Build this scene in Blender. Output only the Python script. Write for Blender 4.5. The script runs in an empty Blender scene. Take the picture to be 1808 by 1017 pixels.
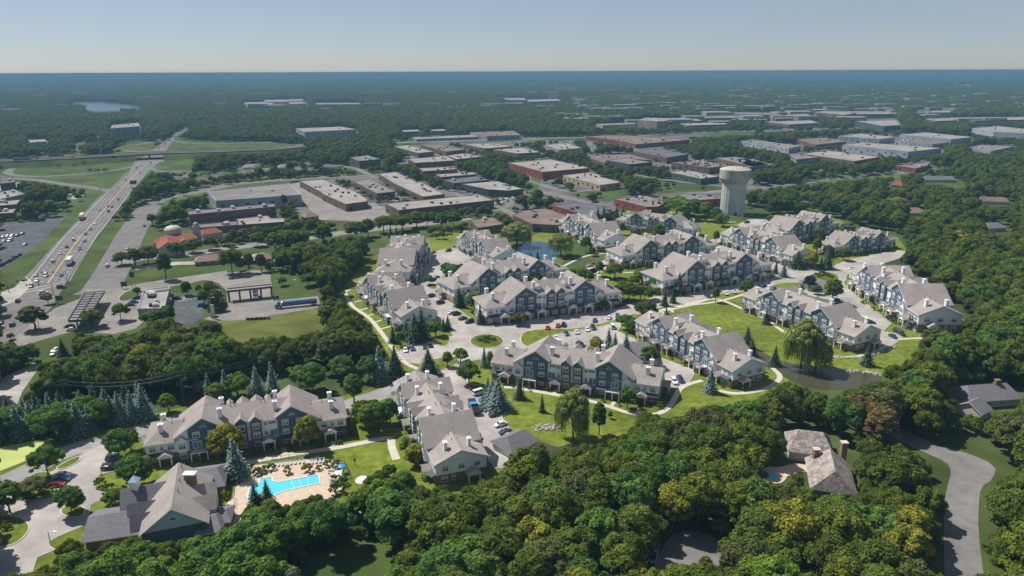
import bpy, bmesh, math, random
import numpy as np
from mathutils import Vector, Matrix
from mathutils.geometry import tessellate_polygon
random.seed(7); RNG = np.random.default_rng(7)
C = bpy.context.scene.collection
S = bpy.context.scene
PI = math.pi
# ------------------------------------------------------------------ camera, sky, sun, exposure
F = 1250.0; PITCH = math.radians(17.0); CAMH = 110.0; ROLL = math.atan(7/1808)
cam = bpy.data.cameras.new('camera'); camo = bpy.data.objects.new('camera', cam); C.objects.link(camo)
cam.sensor_width = 36.0; cam.lens = 36.0*F/1808.0; cam.clip_start = 1.0; cam.clip_end = 60000.0
camo.matrix_world = Matrix.Translation((0, 0, CAMH)) @ Matrix.Rotation(PI/2-PITCH, 4, 'X') @ Matrix.Rotation(-ROLL, 4, 'Z')
S.camera = camo
w = bpy.data.worlds.new("World"); S.world = w; w.use_nodes = True
SUN_EL = math.radians(54); SHADOW = (0.84, -0.54)          # direction the shadows fall on the ground
nt = w.node_tree; bg = nt.nodes['Background']
sky = nt.nodes.new('ShaderNodeTexSky'); sky.sky_type = 'NISHITA'; sky.sun_disc = False
sky.sun_elevation = SUN_EL
az = math.atan2(-SHADOW[0], -SHADOW[1])                     # compass angle of the sun from +Y
sky.sun_rotation = az
sky.air_density = 0.8; sky.dust_density = 0.25; sky.ozone_density = 5.0; sky.altitude = 110
tint = nt.nodes.new('ShaderNodeMix'); tint.data_type = 'RGBA'; tint.blend_type = 'MULTIPLY'; tint.inputs[0].default_value = 1; tint.inputs[7].default_value = (0.66, 0.63, 0.61, 1)
nt.links.new(sky.outputs[0], tint.inputs[6]); veil = nt.nodes.new('ShaderNodeMix'); veil.data_type = 'RGBA'; veil.inputs[0].default_value = 0.66; veil.inputs[7].default_value = (0.98, 1.07, 1.29, 1)   # even high haze veiling the blue
nt.links.new(tint.outputs[2], veil.inputs[6]); nt.links.new(veil.outputs[2], bg.inputs[0]); bg.inputs[1].default_value = 0.145
sl = bpy.data.lights.new('sun', 'SUN'); sl.energy = 3.7; sl.angle = math.radians(0.53); sl.color = (1.0, 0.955, 0.88)
so = bpy.data.objects.new('sun', sl); C.objects.link(so)
sd = Vector((SHADOW[0]*math.cos(SUN_EL), SHADOW[1]*math.cos(SUN_EL), -math.sin(SUN_EL)))
so.rotation_euler = sd.to_track_quat('-Z', 'Y').to_euler(); so.location = (-300, 100, 400)
S.view_settings.view_transform = 'Standard'; S.view_settings.look = 'None'
S.view_settings.exposure = 0.8; S.view_settings.gamma = 1.0; S.view_settings.use_curve_mapping = False
S.render.engine = 'CYCLES'
S.cycles.max_bounces = 5; S.cycles.diffuse_bounces = 3; S.cycles.glossy_bounces = 2; S.cycles.transmission_bounces = 3
S.cycles.volume_bounces = 1; S.cycles.transparent_max_bounces = 6
# ------------------------------------------------------------------ survey: photo point -> ground point at height z
_c, _s = math.cos(ROLL), math.sin(ROLL); _cp, _sp = math.cos(PITCH), math.sin(PITCH)
def W(px, py, z=0.0):
    u, v = px-904.0, py-508.5
    u, v = u*_c-v*_s, u*_s+v*_c
    dz = -_sp-v/F*_cp; dy = _cp-v/F*_sp
    t = (z-CAMH)/dz
    return Vector((u/F*t, dy*t, z))
def WP(poly, z=0.0): return [W(a, b, z) for a, b in poly]
def project(x, y, z):                                       # numpy arrays -> photo coordinates
    zz = z-CAMH
    d = y*_cp-zz*_sp; up = y*_sp+zz*_cp
    u = x/d*F; v = -up/d*F
    return 904+u*_c+v*_s, 508.5-u*_s+v*_c, d
# ------------------------------------------------------------------ object helpers
def link(o, parent=None):
    C.objects.link(o)
    if parent is not None: o.parent = parent
    return o
def tag(o, label=None, cat=None, group=None, kind=None):
    if label: o['label'] = label
    if cat: o['category'] = cat
    if group: o['group'] = group
    if kind: o['kind'] = kind
    return o
def thing(name, label, cat, loc=(0, 0, 0), rz=0.0, group=None, sc=1.0):
    o = bpy.data.objects.new(name, None); o.empty_display_size = 0.5
    o.location = loc; o.rotation_euler = (0, 0, rz); o.scale = (sc, sc, sc)
    link(o); return tag(o, label, cat, group)
class MB:
    def __init__(s): s.v = []; s.f = []; s.m = []
    def add(s, vs, fs, m=0):
        k = len(s.v); s.v += [tuple(p) for p in vs]
        for f in fs: s.f.append([i+k for i in f]); s.m.append(m)
    def box(s, x0, x1, y0, y1, z0, z1, m=0, bottom=True):
        fs = [(4, 5, 6, 7), (0, 1, 5, 4), (1, 2, 6, 5), (2, 3, 7, 6), (3, 0, 4, 7)]
        if bottom: fs.append((3, 2, 1, 0))
        s.add([(x0, y0, z0), (x1, y0, z0), (x1, y1, z0), (x0, y1, z0), (x0, y0, z1), (x1, y0, z1), (x1, y1, z1), (x0, y1, z1)], fs, m)
    def hexa(s, b, t, m=0, mt=None):                        # bottom quad, top quad
        s.add(list(b)+list(t), [(3, 2, 1, 0), (0, 1, 5, 4), (1, 2, 6, 5), (2, 3, 7, 6), (3, 0, 4, 7)], m)
        s.add(list(t), [(0, 1, 2, 3)], m if mt is None else mt)
    def prism(s, poly, z0, z1, m=0, mt=None, bottom=False): # poly: CCW world xy list
        n = len(poly); k = [Vector((p[0], p[1], 0)) for p in poly]
        area = sum(k[i].x*k[(i+1) % n].y-k[(i+1) % n].x*k[i].y for i in range(n))
        if area < 0: k = k[::-1]
        base = [(p.x, p.y, z0) for p in k]; top = [(p.x, p.y, z1) for p in k]
        s.add(base+top, [(i, (i+1) % n, n+(i+1) % n, n+i) for i in range(n)], m)
        tr = tessellate_polygon([k])
        s.add(top, [fixw(t, k) for t in tr], m if mt is None else mt)
        if bottom: s.add(base, [fixw(t, k)[::-1] for t in tr], m)
    def ext(s, prof, a0, a1, axis, m=0):                    # polygon profile extruded along 'x' or 'y' (profile in the other horizontal axis + z)
        n = len(prof)
        def P(a, q): return (a, q[0], q[1]) if axis == 'x' else (q[0], a, q[1])
        s.add([P(a0, q) for q in prof]+[P(a1, q) for q in prof],
              [(i, (i+1) % n, n+(i+1) % n, n+i) for i in range(n)]+[tuple(range(n))[::-1], tuple(range(n, 2*n))], m)
    def tube(s, p0, p1, r0, r1=None, n=8, m=0, cap=True):
        r1 = r0 if r1 is None else r1
        p0 = Vector(p0); p1 = Vector(p1); d = (p1-p0).normalized()
        a = d.orthogonal().normalized(); b = d.cross(a)
        vs = []
        for p, r in ((p0, r0), (p1, r1)):
            for i in range(n):
                t = 2*PI*i/n; vs.append(p+a*math.cos(t)*r+b*math.sin(t)*r)
        fs = [(i, (i+1) % n, n+(i+1) % n, n+i) for i in range(n)]
        if cap: fs += [tuple(range(n))[::-1], tuple(range(n, 2*n))]
        s.add(vs, fs, m)
    def lathe(s, prof, n=32, m=0, c=(0, 0)):                # prof: (r, z)
        vs = [(c[0]+r*math.cos(2*PI*i/n), c[1]+r*math.sin(2*PI*i/n), z) for r, z in prof for i in range(n)]
        fs = [(j*n+i, j*n+(i+1) % n, (j+1)*n+(i+1) % n, (j+1)*n+i) for j in range(len(prof)-1) for i in range(n)]
        s.add(vs, fs, m)
    def mesh(s, name, mats, smooth=False):
        me = bpy.data.meshes.new(name); me.from_pydata(s.v, [], s.f)
        for q in mats: me.materials.append(q)
        if len(mats) > 1: me.polygons.foreach_set('material_index', s.m)
        if smooth: me.polygons.foreach_set('use_smooth', [True]*len(me.polygons))
        me.update(); return me
    def build(s, name, mats, parent=None, smooth=False):
        if not isinstance(mats, (list, tuple)): mats = [mats]
        return link(bpy.data.objects.new(name, s.mesh(name, mats, smooth)), parent)
def fixw(t, k):
    a, b, c = (k[i] for i in t)
    return tuple(t) if (b-a).cross(c-a).z > 0 else tuple(t)[::-1]
def put(name, me, parent=None, loc=(0, 0, 0), rz=0.0, sc=None, label=None):
    o = bpy.data.objects.new(name, me); o.location = loc; o.rotation_euler = (0, 0, rz)
    if sc: o.scale = sc
    if label: o['label'] = label
    return link(o, parent)
def copy_tree(o, parent=None):
    kids = KIDS.get(o.name)
    c = o.copy(); C.objects.link(c); c.parent = parent
    for ch in (kids if kids is not None else list(o.children)):
        copy_tree(ch, c)
    return c
KIDS = {}
def freeze(o):                                              # remember the child lists once (obj.children is slow)
    m = {}
    for q in bpy.data.objects:
        if q.parent: m.setdefault(q.parent.name, []).append(q)
    st = [o]
    while st:
        a = st.pop(); KIDS[a.name] = m.get(a.name, []); st += KIDS[a.name]
# ------------------------------------------------------------------ materials
def mat(name, col, rough=0.85, var=0.15, scale=1.0, col2=None, bump=0.0, spec=0.3, metal=0.0, coord='Object', detail=4.0, big=0.0, bigscale=0.02, lines=None, objvar=0.0):
    m = bpy.data.materials.new(name); m.use_nodes = True; n = m.node_tree.nodes; L = m.node_tree.links
    b = n['Principled BSDF']; b.inputs['Roughness'].default_value = rough; b.inputs['Metallic'].default_value = metal
    b.inputs['Specular IOR Level'].default_value = spec
    tc = n.new('ShaderNodeTexCoord'); no = n.new('ShaderNodeTexNoise'); no.inputs['Scale'].default_value = scale; no.inputs['Detail'].default_value = detail
    L.new(tc.outputs[coord], no.inputs['Vector'])
    r = n.new('ShaderNodeValToRGB'); L.new(no.outputs['Fac'], r.inputs[0])
    c2 = col2 or tuple(c*(1+var) for c in col); c1 = col if col2 else tuple(c*(1-var) for c in col)
    r.color_ramp.elements[0].position = 0.32; r.color_ramp.elements[1].position = 0.68
    r.color_ramp.elements[0].color = (*c1, 1); r.color_ramp.elements[1].color = (*c2, 1)
    out = r.outputs[0]
    def mul(out, fac, lo, hi):
        mr = n.new('ShaderNodeMapRange'); L.new(fac, mr.inputs[0]); mr.inputs[1].default_value = 0.3; mr.inputs[2].default_value = 0.7
        mr.inputs[3].default_value = lo; mr.inputs[4].default_value = hi
        mx = n.new('ShaderNodeMix'); mx.data_type = 'RGBA'; mx.blend_type = 'MULTIPLY'; mx.inputs[0].default_value = 1
        L.new(out, mx.inputs[6]); L.new(mr.outputs[0], mx.inputs[7]); return mx.outputs[2]
    if big:
        n2 = n.new('ShaderNodeTexNoise'); n2.inputs['Scale'].default_value = bigscale; n2.inputs['Detail'].default_value = 5
        L.new(tc.outputs[coord], n2.inputs['Vector']); out = mul(out, n2.outputs['Fac'], 1-big, 1+big)
    if lines:                                               # (axis, period, depth): courses of siding, shingles, joints
        for ln_ in lines:
            ax, per, dep = ln_[:3]; wid = ln_[3] if len(ln_) > 3 else 0.18
            wv = n.new('ShaderNodeTexWave'); wv.wave_type = 'BANDS'; wv.bands_direction = ax; wv.wave_profile = 'SAW'
            wv.inputs['Scale'].default_value = 0.314159/per*1.0; wv.inputs['Distortion'].default_value = 0
            L.new(tc.outputs[coord], wv.inputs['Vector'])
            mr = n.new('ShaderNodeMapRange'); L.new(wv.outputs['Fac'], mr.inputs[0]); mr.inputs[1].default_value = 0.0; mr.inputs[2].default_value = wid
            mr.inputs[3].default_value = 1-dep; mr.inputs[4].default_value = 1
            mx = n.new('ShaderNodeMix'); mx.data_type = 'RGBA'; mx.blend_type = 'MULTIPLY'; mx.inputs[0].default_value = 1
            L.new(out, mx.inputs[6]); L.new(mr.outputs[0], mx.inputs[7]); out = mx.outputs[2]
    if objvar:
        oi = n.new('ShaderNodeObjectInfo'); mr = n.new('ShaderNodeMapRange'); L.new(oi.outputs['Random'], mr.inputs[0])
        mr.inputs[3].default_value = 1-objvar; mr.inputs[4].default_value = 1+objvar
        mx = n.new('ShaderNodeMix'); mx.data_type = 'RGBA'; mx.blend_type = 'MULTIPLY'; mx.inputs[0].default_value = 1
        L.new(out, mx.inputs[6]); L.new(mr.outputs[0], mx.inputs[7]); out = mx.outputs[2]
    L.new(out, b.inputs['Base Color'])
    if bump:
        bp = n.new('ShaderNodeBump'); bp.inputs['Strength'].default_value = bump; bp.inputs['Distance'].default_value = 0.2
        L.new(no.outputs['Fac'], bp.inputs['Height']); L.new(bp.outputs[0], b.inputs['Normal'])
    return m
M = {}
M['lawn'] = mat('mown_lawn', (0.079, 0.126, 0.013), col2=(0.177, 0.195, 0.032), scale=0.35, rough=1, big=0.32, bigscale=0.03, lines=[('X', 3.2, 0.07, 0.5)], detail=8, spec=0.1)
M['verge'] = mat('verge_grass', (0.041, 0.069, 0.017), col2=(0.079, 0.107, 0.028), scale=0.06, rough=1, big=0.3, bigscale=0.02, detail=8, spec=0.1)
M['meadow'] = mat('rough_meadow', (0.069, 0.086, 0.019), col2=(0.129, 0.129, 0.039), scale=0.09, rough=1, big=0.3, bigscale=0.02, detail=9, spec=0.1)
M['floor'] = mat('woodland_floor', (0.04, 0.062, 0.02), col2=(0.08, 0.105, 0.03), scale=0.05, rough=1, big=0.35, bigscale=0.004, detail=10, spec=0.1)
M['algae'] = mat('algae', (0.30, 0.36, 0.07), col2=(0.40, 0.44, 0.13), scale=0.1, rough=0.6, detail=8)
M['concrete'] = mat('concrete_paving', (0.307, 0.281, 0.260), col2=(0.381, 0.352, 0.327), scale=0.2, rough=0.95, lines=[('X', 5.0, 0.13, 0.03), ('Y', 5.0, 0.13, 0.03)], big=0.2, bigscale=0.05, detail=9, spec=0.15)
M['highway'] = mat('highway_concrete', (0.133, 0.125, 0.120), col2=(0.181, 0.169, 0.163), scale=0.2, rough=0.95, big=0.15, bigscale=0.03, detail=9, spec=0.15)
M['asphalt'] = mat('asphalt', (0.065, 0.069, 0.076), col2=(0.103, 0.107, 0.116), scale=0.3, rough=0.95, big=0.2, bigscale=0.05, detail=9, spec=0.15)
M['oldroad'] = mat('worn_road', (0.146, 0.139, 0.133), col2=(0.194, 0.185, 0.176), scale=0.3, rough=0.95, big=0.2, bigscale=0.06, detail=9, spec=0.15)
M['driveroad'] = mat('weathered_drive', (0.225, 0.216, 0.211), col2=(0.297, 0.284, 0.275), scale=0.4, rough=0.95, big=0.15, bigscale=0.08, detail=9, spec=0.15)
M['yardpave'] = mat('tan_yard_concrete', (0.194, 0.176, 0.159), col2=(0.249, 0.228, 0.206), scale=0.3, rough=0.95, lines=[('X', 6.0, 0.15, 0.03), ('Y', 6.0, 0.15, 0.03)], big=0.18, bigscale=0.05, detail=9, spec=0.15)
M['lotpave'] = mat('industrial_yard', (0.086, 0.083, 0.080), col2=(0.146, 0.140, 0.133), scale=0.05, rough=0.95, big=0.25, bigscale=0.02, detail=10, spec=0.15)
M['walk'] = mat('sidewalk', (0.44, 0.40, 0.34), col2=(0.54, 0.49, 0.42), scale=0.5, rough=0.95, detail=8, spec=0.15)
M['kerb'] = mat('kerb_stone', (0.45, 0.42, 0.36), var=0.12, scale=0.8, rough=0.95)
M['mulch'] = mat('mulch_bed', (0.16, 0.11, 0.085), col2=(0.24, 0.18, 0.13), scale=1.2, rough=1, detail=8)
M['pooldeck'] = mat('pool_deck', (0.46, 0.36, 0.27), col2=(0.56, 0.45, 0.35), scale=0.6, rough=0.95, detail=8)
M['white'] = mat('white_trim', (0.76, 0.76, 0.75), var=0.05, scale=1.0, rough=0.6)
M['paint'] = mat('road_paint', (0.62, 0.61, 0.58), var=0.2, scale=1.5, rough=0.8)
M['yellow'] = mat('yellow_paint', (0.55, 0.36, 0.09), var=0.2, scale=1.5, rough=0.8)
M['siding'] = mat('white_siding', (0.80, 0.83, 0.86), var=0.05, scale=0.6, rough=0.6, lines=[('Z', 0.22, 0.2)], big=0.05, bigscale=0.2)
M['bluesiding'] = mat('pale_blue_siding', (0.50, 0.62, 0.75), var=0.05, scale=0.6, rough=0.6, lines=[('Z', 0.22, 0.2)])
M['navy'] = mat('slate_blue_siding', (0.09, 0.14, 0.20), var=0.08, scale=0.6, rough=0.6, lines=[('Z', 0.25, 0.25)])
M['roof'] = mat('taupe_shingles', (0.242, 0.214, 0.198), col2=(0.330, 0.296, 0.275), scale=2.2, rough=0.95, big=0.14, bigscale=0.15, detail=9, spec=0.15, lines=[('Z', 0.22, 0.12)], objvar=0.08)
M['porchroof'] = mat('pale_porch_shingles', (0.324, 0.279, 0.243), var=0.14, scale=2.2, rough=0.95, detail=9)
M['greyroof'] = mat('grey_shingles', (0.135, 0.131, 0.140), col2=(0.189, 0.184, 0.198), scale=1.8, rough=0.95, big=0.12, bigscale=0.1, detail=9, spec=0.15, lines=[('Z', 0.25, 0.12)])
M['shake'] = mat('weathered_cedar_shakes', (0.17, 0.145, 0.13), col2=(0.36, 0.32, 0.295), scale=1.3, rough=1, detail=12, big=0.3, bigscale=0.4, bump=0.6)
M['brick'] = mat('red_brown_brick', (0.20, 0.115, 0.085), col2=(0.29, 0.175, 0.13), scale=3, rough=0.95, detail=10, lines=[('Z', 0.2, 0.15)])
M['brown'] = mat('brown_roof', (0.20, 0.13, 0.10), col2=(0.27, 0.19, 0.15), scale=1.5, rough=0.95, detail=8)
M['redtile'] = mat('red_tile', (0.204, 0.051, 0.034), col2=(0.281, 0.085, 0.055), scale=1.5, rough=0.85, detail=8, lines=[('X', 0.5, 0.2)])
M['cream'] = mat('cream_stone', (0.50, 0.46, 0.39), var=0.1, scale=1.0, rough=0.9)
M['dome'] = mat('verdigris_dome', (0.42, 0.42, 0.32), var=0.1, scale=1.0, rough=0.6)
M['darkmetal'] = mat('dark_metal', (0.035, 0.04, 0.05), var=0.2, scale=2, rough=0.5)
M['deck'] = mat('dark_deck', (0.055, 0.065, 0.085), var=0.15, scale=1.5, rough=0.7)
M['glass'] = mat('window_glass', (0.035, 0.05, 0.07), var=0.5, scale=0.4, rough=0.12, spec=0.8)
M['blueglass'] = mat('patio_door_glass', (0.08, 0.19, 0.26), var=0.2, scale=0.5, rough=0.12, spec=0.8)
M['garage'] = mat('garage_door', (0.50, 0.49, 0.48), var=0.06, scale=1, rough=0.6, lines=[('Z', 0.55, 0.25)])
M['louver'] = mat('dark_louvre', (0.02, 0.025, 0.03), var=0.2, scale=1, rough=0.8)
M['bark'] = mat('bark', (0.10, 0.08, 0.06), var=0.3, scale=1.5, rough=1, detail=8, bump=0.3)
M['steel'] = mat('galvanised_steel', (0.42, 0.43, 0.44), var=0.1, scale=1, rough=0.5, metal=0.2)
M['pipe'] = mat('vent_pipe', (0.05, 0.045, 0.045), var=0.1, scale=1)
def roofm(nm, c, v=0.1): return mat(nm, tuple(x*(1-v) for x in c), col2=tuple(x*(1+v) for x in c), scale=0.12, rough=0.95, big=0.16, bigscale=0.04, detail=10, spec=0.15)
M['fw'] = roofm('pale_membrane_roof', (0.273, 0.251, 0.229)); M['fg'] = roofm('grey_gravel_roof', (0.185, 0.172, 0.167)); M['fd'] = roofm('dark_roof_membrane', (0.115, 0.115, 0.13))
M['fb'] = roofm('brown_gravel_roof', (0.176, 0.136, 0.114)); M['wbrick'] = roofm('brown_brick_wall', (0.155, 0.11, 0.09)); M['wred'] = roofm('red_brick_wall', (0.229, 0.075, 0.053))
M['wblue'] = roofm('pale_blue_metal_wall', (0.317, 0.343, 0.370)); M['wblack'] = roofm('dark_panel_wall', (0.07, 0.08, 0.10)); M['wbeige'] = roofm('beige_wall', (0.40, 0.32, 0.23)); M['wgreen'] = roofm('dark_green_wall', (0.07, 0.11, 0.09))
M['wgrey'] = roofm('grey_concrete_wall', (0.27, 0.27, 0.29))
def water(name, col, rough, wave):
    m = bpy.data.materials.new(name); m.use_nodes = True; n = m.node_tree.nodes; L = m.node_tree.links; b = n['Principled BSDF']
    b.inputs['Base Color'].default_value = (*col, 1); b.inputs['Roughness'].default_value = rough; b.inputs['IOR'].default_value = 1.33
    tc = n.new('ShaderNodeTexCoord'); no = n.new('ShaderNodeTexNoise'); no.inputs['Scale'].default_value = wave; no.inputs['Detail'].default_value = 4
    bp = n.new('ShaderNodeBump'); bp.inputs['Strength'].default_value = 0.25; bp.inputs['Distance'].default_value = 0.05
    L.new(tc.outputs['Object'], no.inputs['Vector']); L.new(no.outputs['Fac'], bp.inputs['Height']); L.new(bp.outputs[0], b.inputs['Normal'])
    return m
M['pond'] = water('pond_water', (0.06, 0.058, 0.035), 0.14, 0.6)
M['bluepond'] = water('blue_pond_water', (0.03, 0.07, 0.12), 0.06, 0.6)
M['lake'] = water('lake_water', (0.10, 0.13, 0.15), 0.2, 0.05)
M['pool'] = water('pool_water', (0.10, 0.52, 0.62), 0.08, 1.2)
def paintm(name, c): 
    m = mat(name, c, var=0.04, scale=1, rough=0.28, spec=0.6); m.node_tree.nodes['Principled BSDF'].inputs['Coat Weight'].default_value = 0.5; return m
CARP = {'white': (0.70, 0.71, 0.72), 'silver': (0.36, 0.38, 0.40), 'grey': (0.13, 0.14, 0.15), 'black': (0.018, 0.02, 0.025), 'blue': (0.03, 0.10, 0.24), 'navy': (0.015, 0.03, 0.07), 'red': (0.36, 0.012, 0.018), 'tan': (0.30, 0.25, 0.19), 'teal': (0.06, 0.13, 0.15)}
for k, v in CARP.items(): M['car_'+k] = paintm(k+'_car_paint', v)
M['tyre'] = mat('tyre', (0.02, 0.02, 0.02), rough=0.9, var=0.1); M['rim'] = mat('wheel_rim', (0.35, 0.35, 0.36), rough=0.35, metal=0.6, var=0.05)
M['lamp'] = mat('headlamp_glass', (0.6, 0.62, 0.62), rough=0.15, var=0.05); M['tail'] = mat('tail_lamp', (0.30, 0.012, 0.01), rough=0.2, var=0.05)
# ------------------------------------------------------------------ picture of what stays open (where the wood scatter may not grow), kept at half size
MW, MH = 904, 509
OPEN = np.zeros((MH, MW), bool)
def keep_open(poly):
    pts = np.array([(a*0.5, b*0.5) for a, b in poly]); n = len(pts)
    y0 = max(0, int(pts[:, 1].min())); y1 = min(MH-1, int(pts[:, 1].max())+1)
    for y in range(y0, y1+1):
        yc = y+0.01; xs = []
        for i in range(n):
            (xa, ya), (xb, yb) = pts[i], pts[(i+1) % n]
            if (ya <= yc) != (yb <= yc): xs.append(xa+(yc-ya)/(yb-ya)*(xb-xa))
        xs.sort()
        for a, b in zip(xs[::2], xs[1::2]):
            OPEN[y, max(0, int(round(a))):max(0, min(MW, int(round(b))+1))] = True
def keep_open_world(pts):                                   # convex hull of the projected points
    P = sorted(set((round(float(a), 1), round(float(b), 1)) for a, b in [project(p[0], p[1], p[2])[:2] for p in pts]))
    def half(P):
        h = []
        for p in P:
            while len(h) > 1 and (h[-1][0]-h[-2][0])*(p[1]-h[-2][1])-(h[-1][1]-h[-2][1])*(p[0]-h[-2][0]) <= 0: h.pop()
            h.append(p)
        return h[:-1]
    keep_open(half(P)+half(P[::-1]))
BASEOPEN = []                                               # world polygons trees may not be rooted in
# ------------------------------------------------------------------ flat sheets
LAYER = [0.02]
def smooth(P, it=2):
    for _ in range(it):
        Q = []
        for i in range(len(P)):
            a, b = P[i], P[(i+1) % len(P)]; Q += [a*0.75+b*0.25, a*0.25+b*0.75]
        P = Q
    return P
def sheet(name, poly, m, z=None, sm=0, opn=True, world=False, kind='structure', label=None, cat=None):
    P = [Vector((p[0], p[1], 0)) for p in poly] if world else WP(poly)
    if sm: P = smooth(P, sm)
    if z is None: LAYER[0] += 0.0008; z = LAYER[0]
    mb = MB(); mb.add([(p.x, p.y, z) for p in P], [fixw(t, P) for t in tessellate_polygon([P])])
    o = mb.build(name, M[m]); tag(o, kind=kind)
    if opn:
        keep_open([tuple(project(p.x, p.y, 0.0)[:2]) for p in P])
    return o
def catmull(P, n=6):
    if len(P) < 3: return P
    Q = []; P = [P[0]*2-P[1]]+P+[P[-1]*2-P[-2]]
    for i in range(1, len(P)-2):
        for k in range(n):
            t = k/n; a, b, c, d = P[i-1:i+3]
            Q.append(0.5*((2*b)+(c-a)*t+(2*a-5*b+4*c-d)*t*t+(3*b-a-3*c+d)*t**3))
    Q.append(P[-2]); return Q
def strip_pts(P, w):
    L_, R_ = [], []
    for i, p in enumerate(P):
        d = (P[min(i+1, len(P)-1)]-P[max(i-1, 0)]); d.z = 0
        d = d.normalized() if d.length > 0 else Vector((1, 0, 0)); nrm = Vector((-d.y, d.x, 0))
        L_.append(p+nrm*w/2); R_.append(p-nrm*w/2)
    return L_, R_
def ribbon(name, line, width, m, z=None, opn=True, curve=True, kind='structure', world=False, n=6, parent=None):
    P = [Vector((p[0], p[1], 0)) for p in line] if world else WP(line)
    if curve: P = catmull(P, n)
    if z is None: LAYER[0] += 0.0008; z = LAYER[0]
    L_, R_ = strip_pts(P, width); k = len(P)
    mb = MB(); mb.add([(p.x, p.y, z) for p in L_+R_], [(k+i, k+i+1, i+1, i) for i in range(k-1)])
    o = mb.build(name, M[m], parent)
    if kind: tag(o, kind=kind)
    if opn:
        for i in range(k-1):
            keep_open([tuple(project(p.x, p.y, 0.0)[:2]) for p in (L_[i], L_[i+1], R_[i+1], R_[i])])
    return o
def dashes(name, line, off, dash, gap, wd, m, z, curve=True):
    P = WP(line); P = catmull(P, 6) if curve else P
    mb = MB(); acc = 0.0
    for a, b in zip(P, P[1:]):
        d = (b-a); L = d.length
        if L < 1e-6: continue
        d /= L; nn = Vector((-d.y, d.x, 0)); t = 0.0
        while t < L:
            ph = (acc+t) % (dash+gap)
            if ph < dash:
                e = min(L, t+dash-ph); p = a+d*t+nn*off; q = a+d*e+nn*off
                mb.add([(p+nn*wd/2).xy.to_3d()+Vector((0, 0, z)), (p-nn*wd/2).xy.to_3d()+Vector((0, 0, z)), (q-nn*wd/2).xy.to_3d()+Vector((0, 0, z)), (q+nn*wd/2).xy.to_3d()+Vector((0, 0, z))], [(0, 1, 2, 3)]); t = e+1e-3
            else: t += (dash+gap-ph)+1e-3
        acc += L
    o = mb.build(name, M[m]); return tag(o, kind='structure')
def island(poly, top='lawn', sm=2, z=0.26, nm='grass_island', kw=0.35):
    P = WP(poly); P = smooth(P, sm) if sm else P
    n = len(P); ar = sum(P[i].x*P[(i+1) % n].y-P[(i+1) % n].x*P[i].y for i in range(n))
    if ar < 0: P = P[::-1]
    Q = []
    for i in range(n):
        d = (P[(i+1) % n]-P[i-1]).normalized(); Q.append(P[i]+Vector((-d.y, d.x, 0))*kw)
    mb = MB(); b = 0.0
    mb.add([(p.x, p.y, b) for p in P]+[(p.x, p.y, z) for p in P]+[(p.x, p.y, z) for p in Q],
           [(i, (i+1) % n, n+(i+1) % n, n+i) for i in range(n)]+[(n+i, n+(i+1) % n, 2*n+(i+1) % n, 2*n+i) for i in range(n)], 1)
    mb.add([(p.x, p.y, z-0.01) for p in Q], [fixw(t, Q) for t in tessellate_polygon([Q])], 0)
    o = mb.build(nm, [M[top], M['kerb']]); return tag(o, kind='structure')
# ================================================================== GROUND
mb = MB(); G = 45000
mb.add([(-G, -600, 0), (G, -600, 0), (G, G, 0), (-G, G, 0)], [(0, 1, 2, 3)]); tag(mb.build('ground', M['floor']), kind='structure')
COMPLEX = [(-60, 790), (75, 780), (190, 750), (270, 730), (340, 715), (470, 700), (600, 702), (648, 688), (700, 650), (655, 575), (600, 530), (606, 505), (640, 485), (640, 462), (675, 440), (700, 425), (760, 420), (800, 412), (810, 405), (880, 412), (895, 428), (920, 428), (975, 398), (985, 385), (1080, 375), (1160, 368), (1250, 380), (1300, 372), (1400, 378), (1480, 385), (1500, 400), (1585, 418), (1600, 440), (1590, 456), (1500, 478), (1560, 478), (1600, 490), (1660, 530), (1685, 565), (1680, 582), (1625, 602), (1615, 640), (1560, 660), (1500, 680), (1400, 668), (1350, 695), (1310, 720), (1250, 715), (1160, 745), (1080, 775), (985, 795), (960, 790), (905, 815), (880, 835), (870, 855), (820, 880), (780, 890), (700, 905), (600, 930), (480, 960), (400, 1000), (300, 1060), (-60, 1100)]
sheet('mown_lawn', COMPLEX, 'lawn', opn=False)
keep_open([(-5, 788), (75, 778), (190, 748), (235, 742), (285, 716), (330, 700), (385, 694), (455, 690), (510, 683), (590, 700), (648, 680), (700, 640), (650, 560), (600, 525), (606, 505), (640, 485), (640, 462), (660, 440), (690, 425), (760, 428), (805, 412), (880, 405), (905, 425), (925, 425), (975, 392), (985, 380), (1080, 372), (1120, 366), (1200, 372), (1250, 385), (1290, 385), (1360, 378), (1420, 376), (1480, 388), (1500, 396), (1585, 412), (1600, 432), (1560, 448), (1500, 466), (1490, 482), (1500, 474), (1590, 478), (1655, 520), (1680, 565), (1670, 582), (1620, 600), (1606, 638), (1560, 646), (1500, 655), (1400, 646), (1350, 688), (1310, 712), (1250, 712), (1160, 735), (1080, 765), (1000, 790), (945, 780), (900, 800), (875, 822), (860, 850), (820, 855), (790, 858), (755, 850), (715, 820), (700, 790), (692, 812), (640, 840), (600, 880), (560, 870), (520, 880), (450, 868), (410, 905), (370, 922), (300, 918), (255, 930), (160, 945), (150, 900), (120, 925), (62, 985), (50, 1017), (-5, 1017)])
BASEOPEN.append(WP([(-120, 738), (60, 728), (200, 710), (290, 706), (290, 770), (-120, 850)])); BASEOPEN.append(WP([(330, 694), (480, 664), (600, 656), (660, 636), (720, 636), (720, 700), (330, 745)]))
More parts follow.
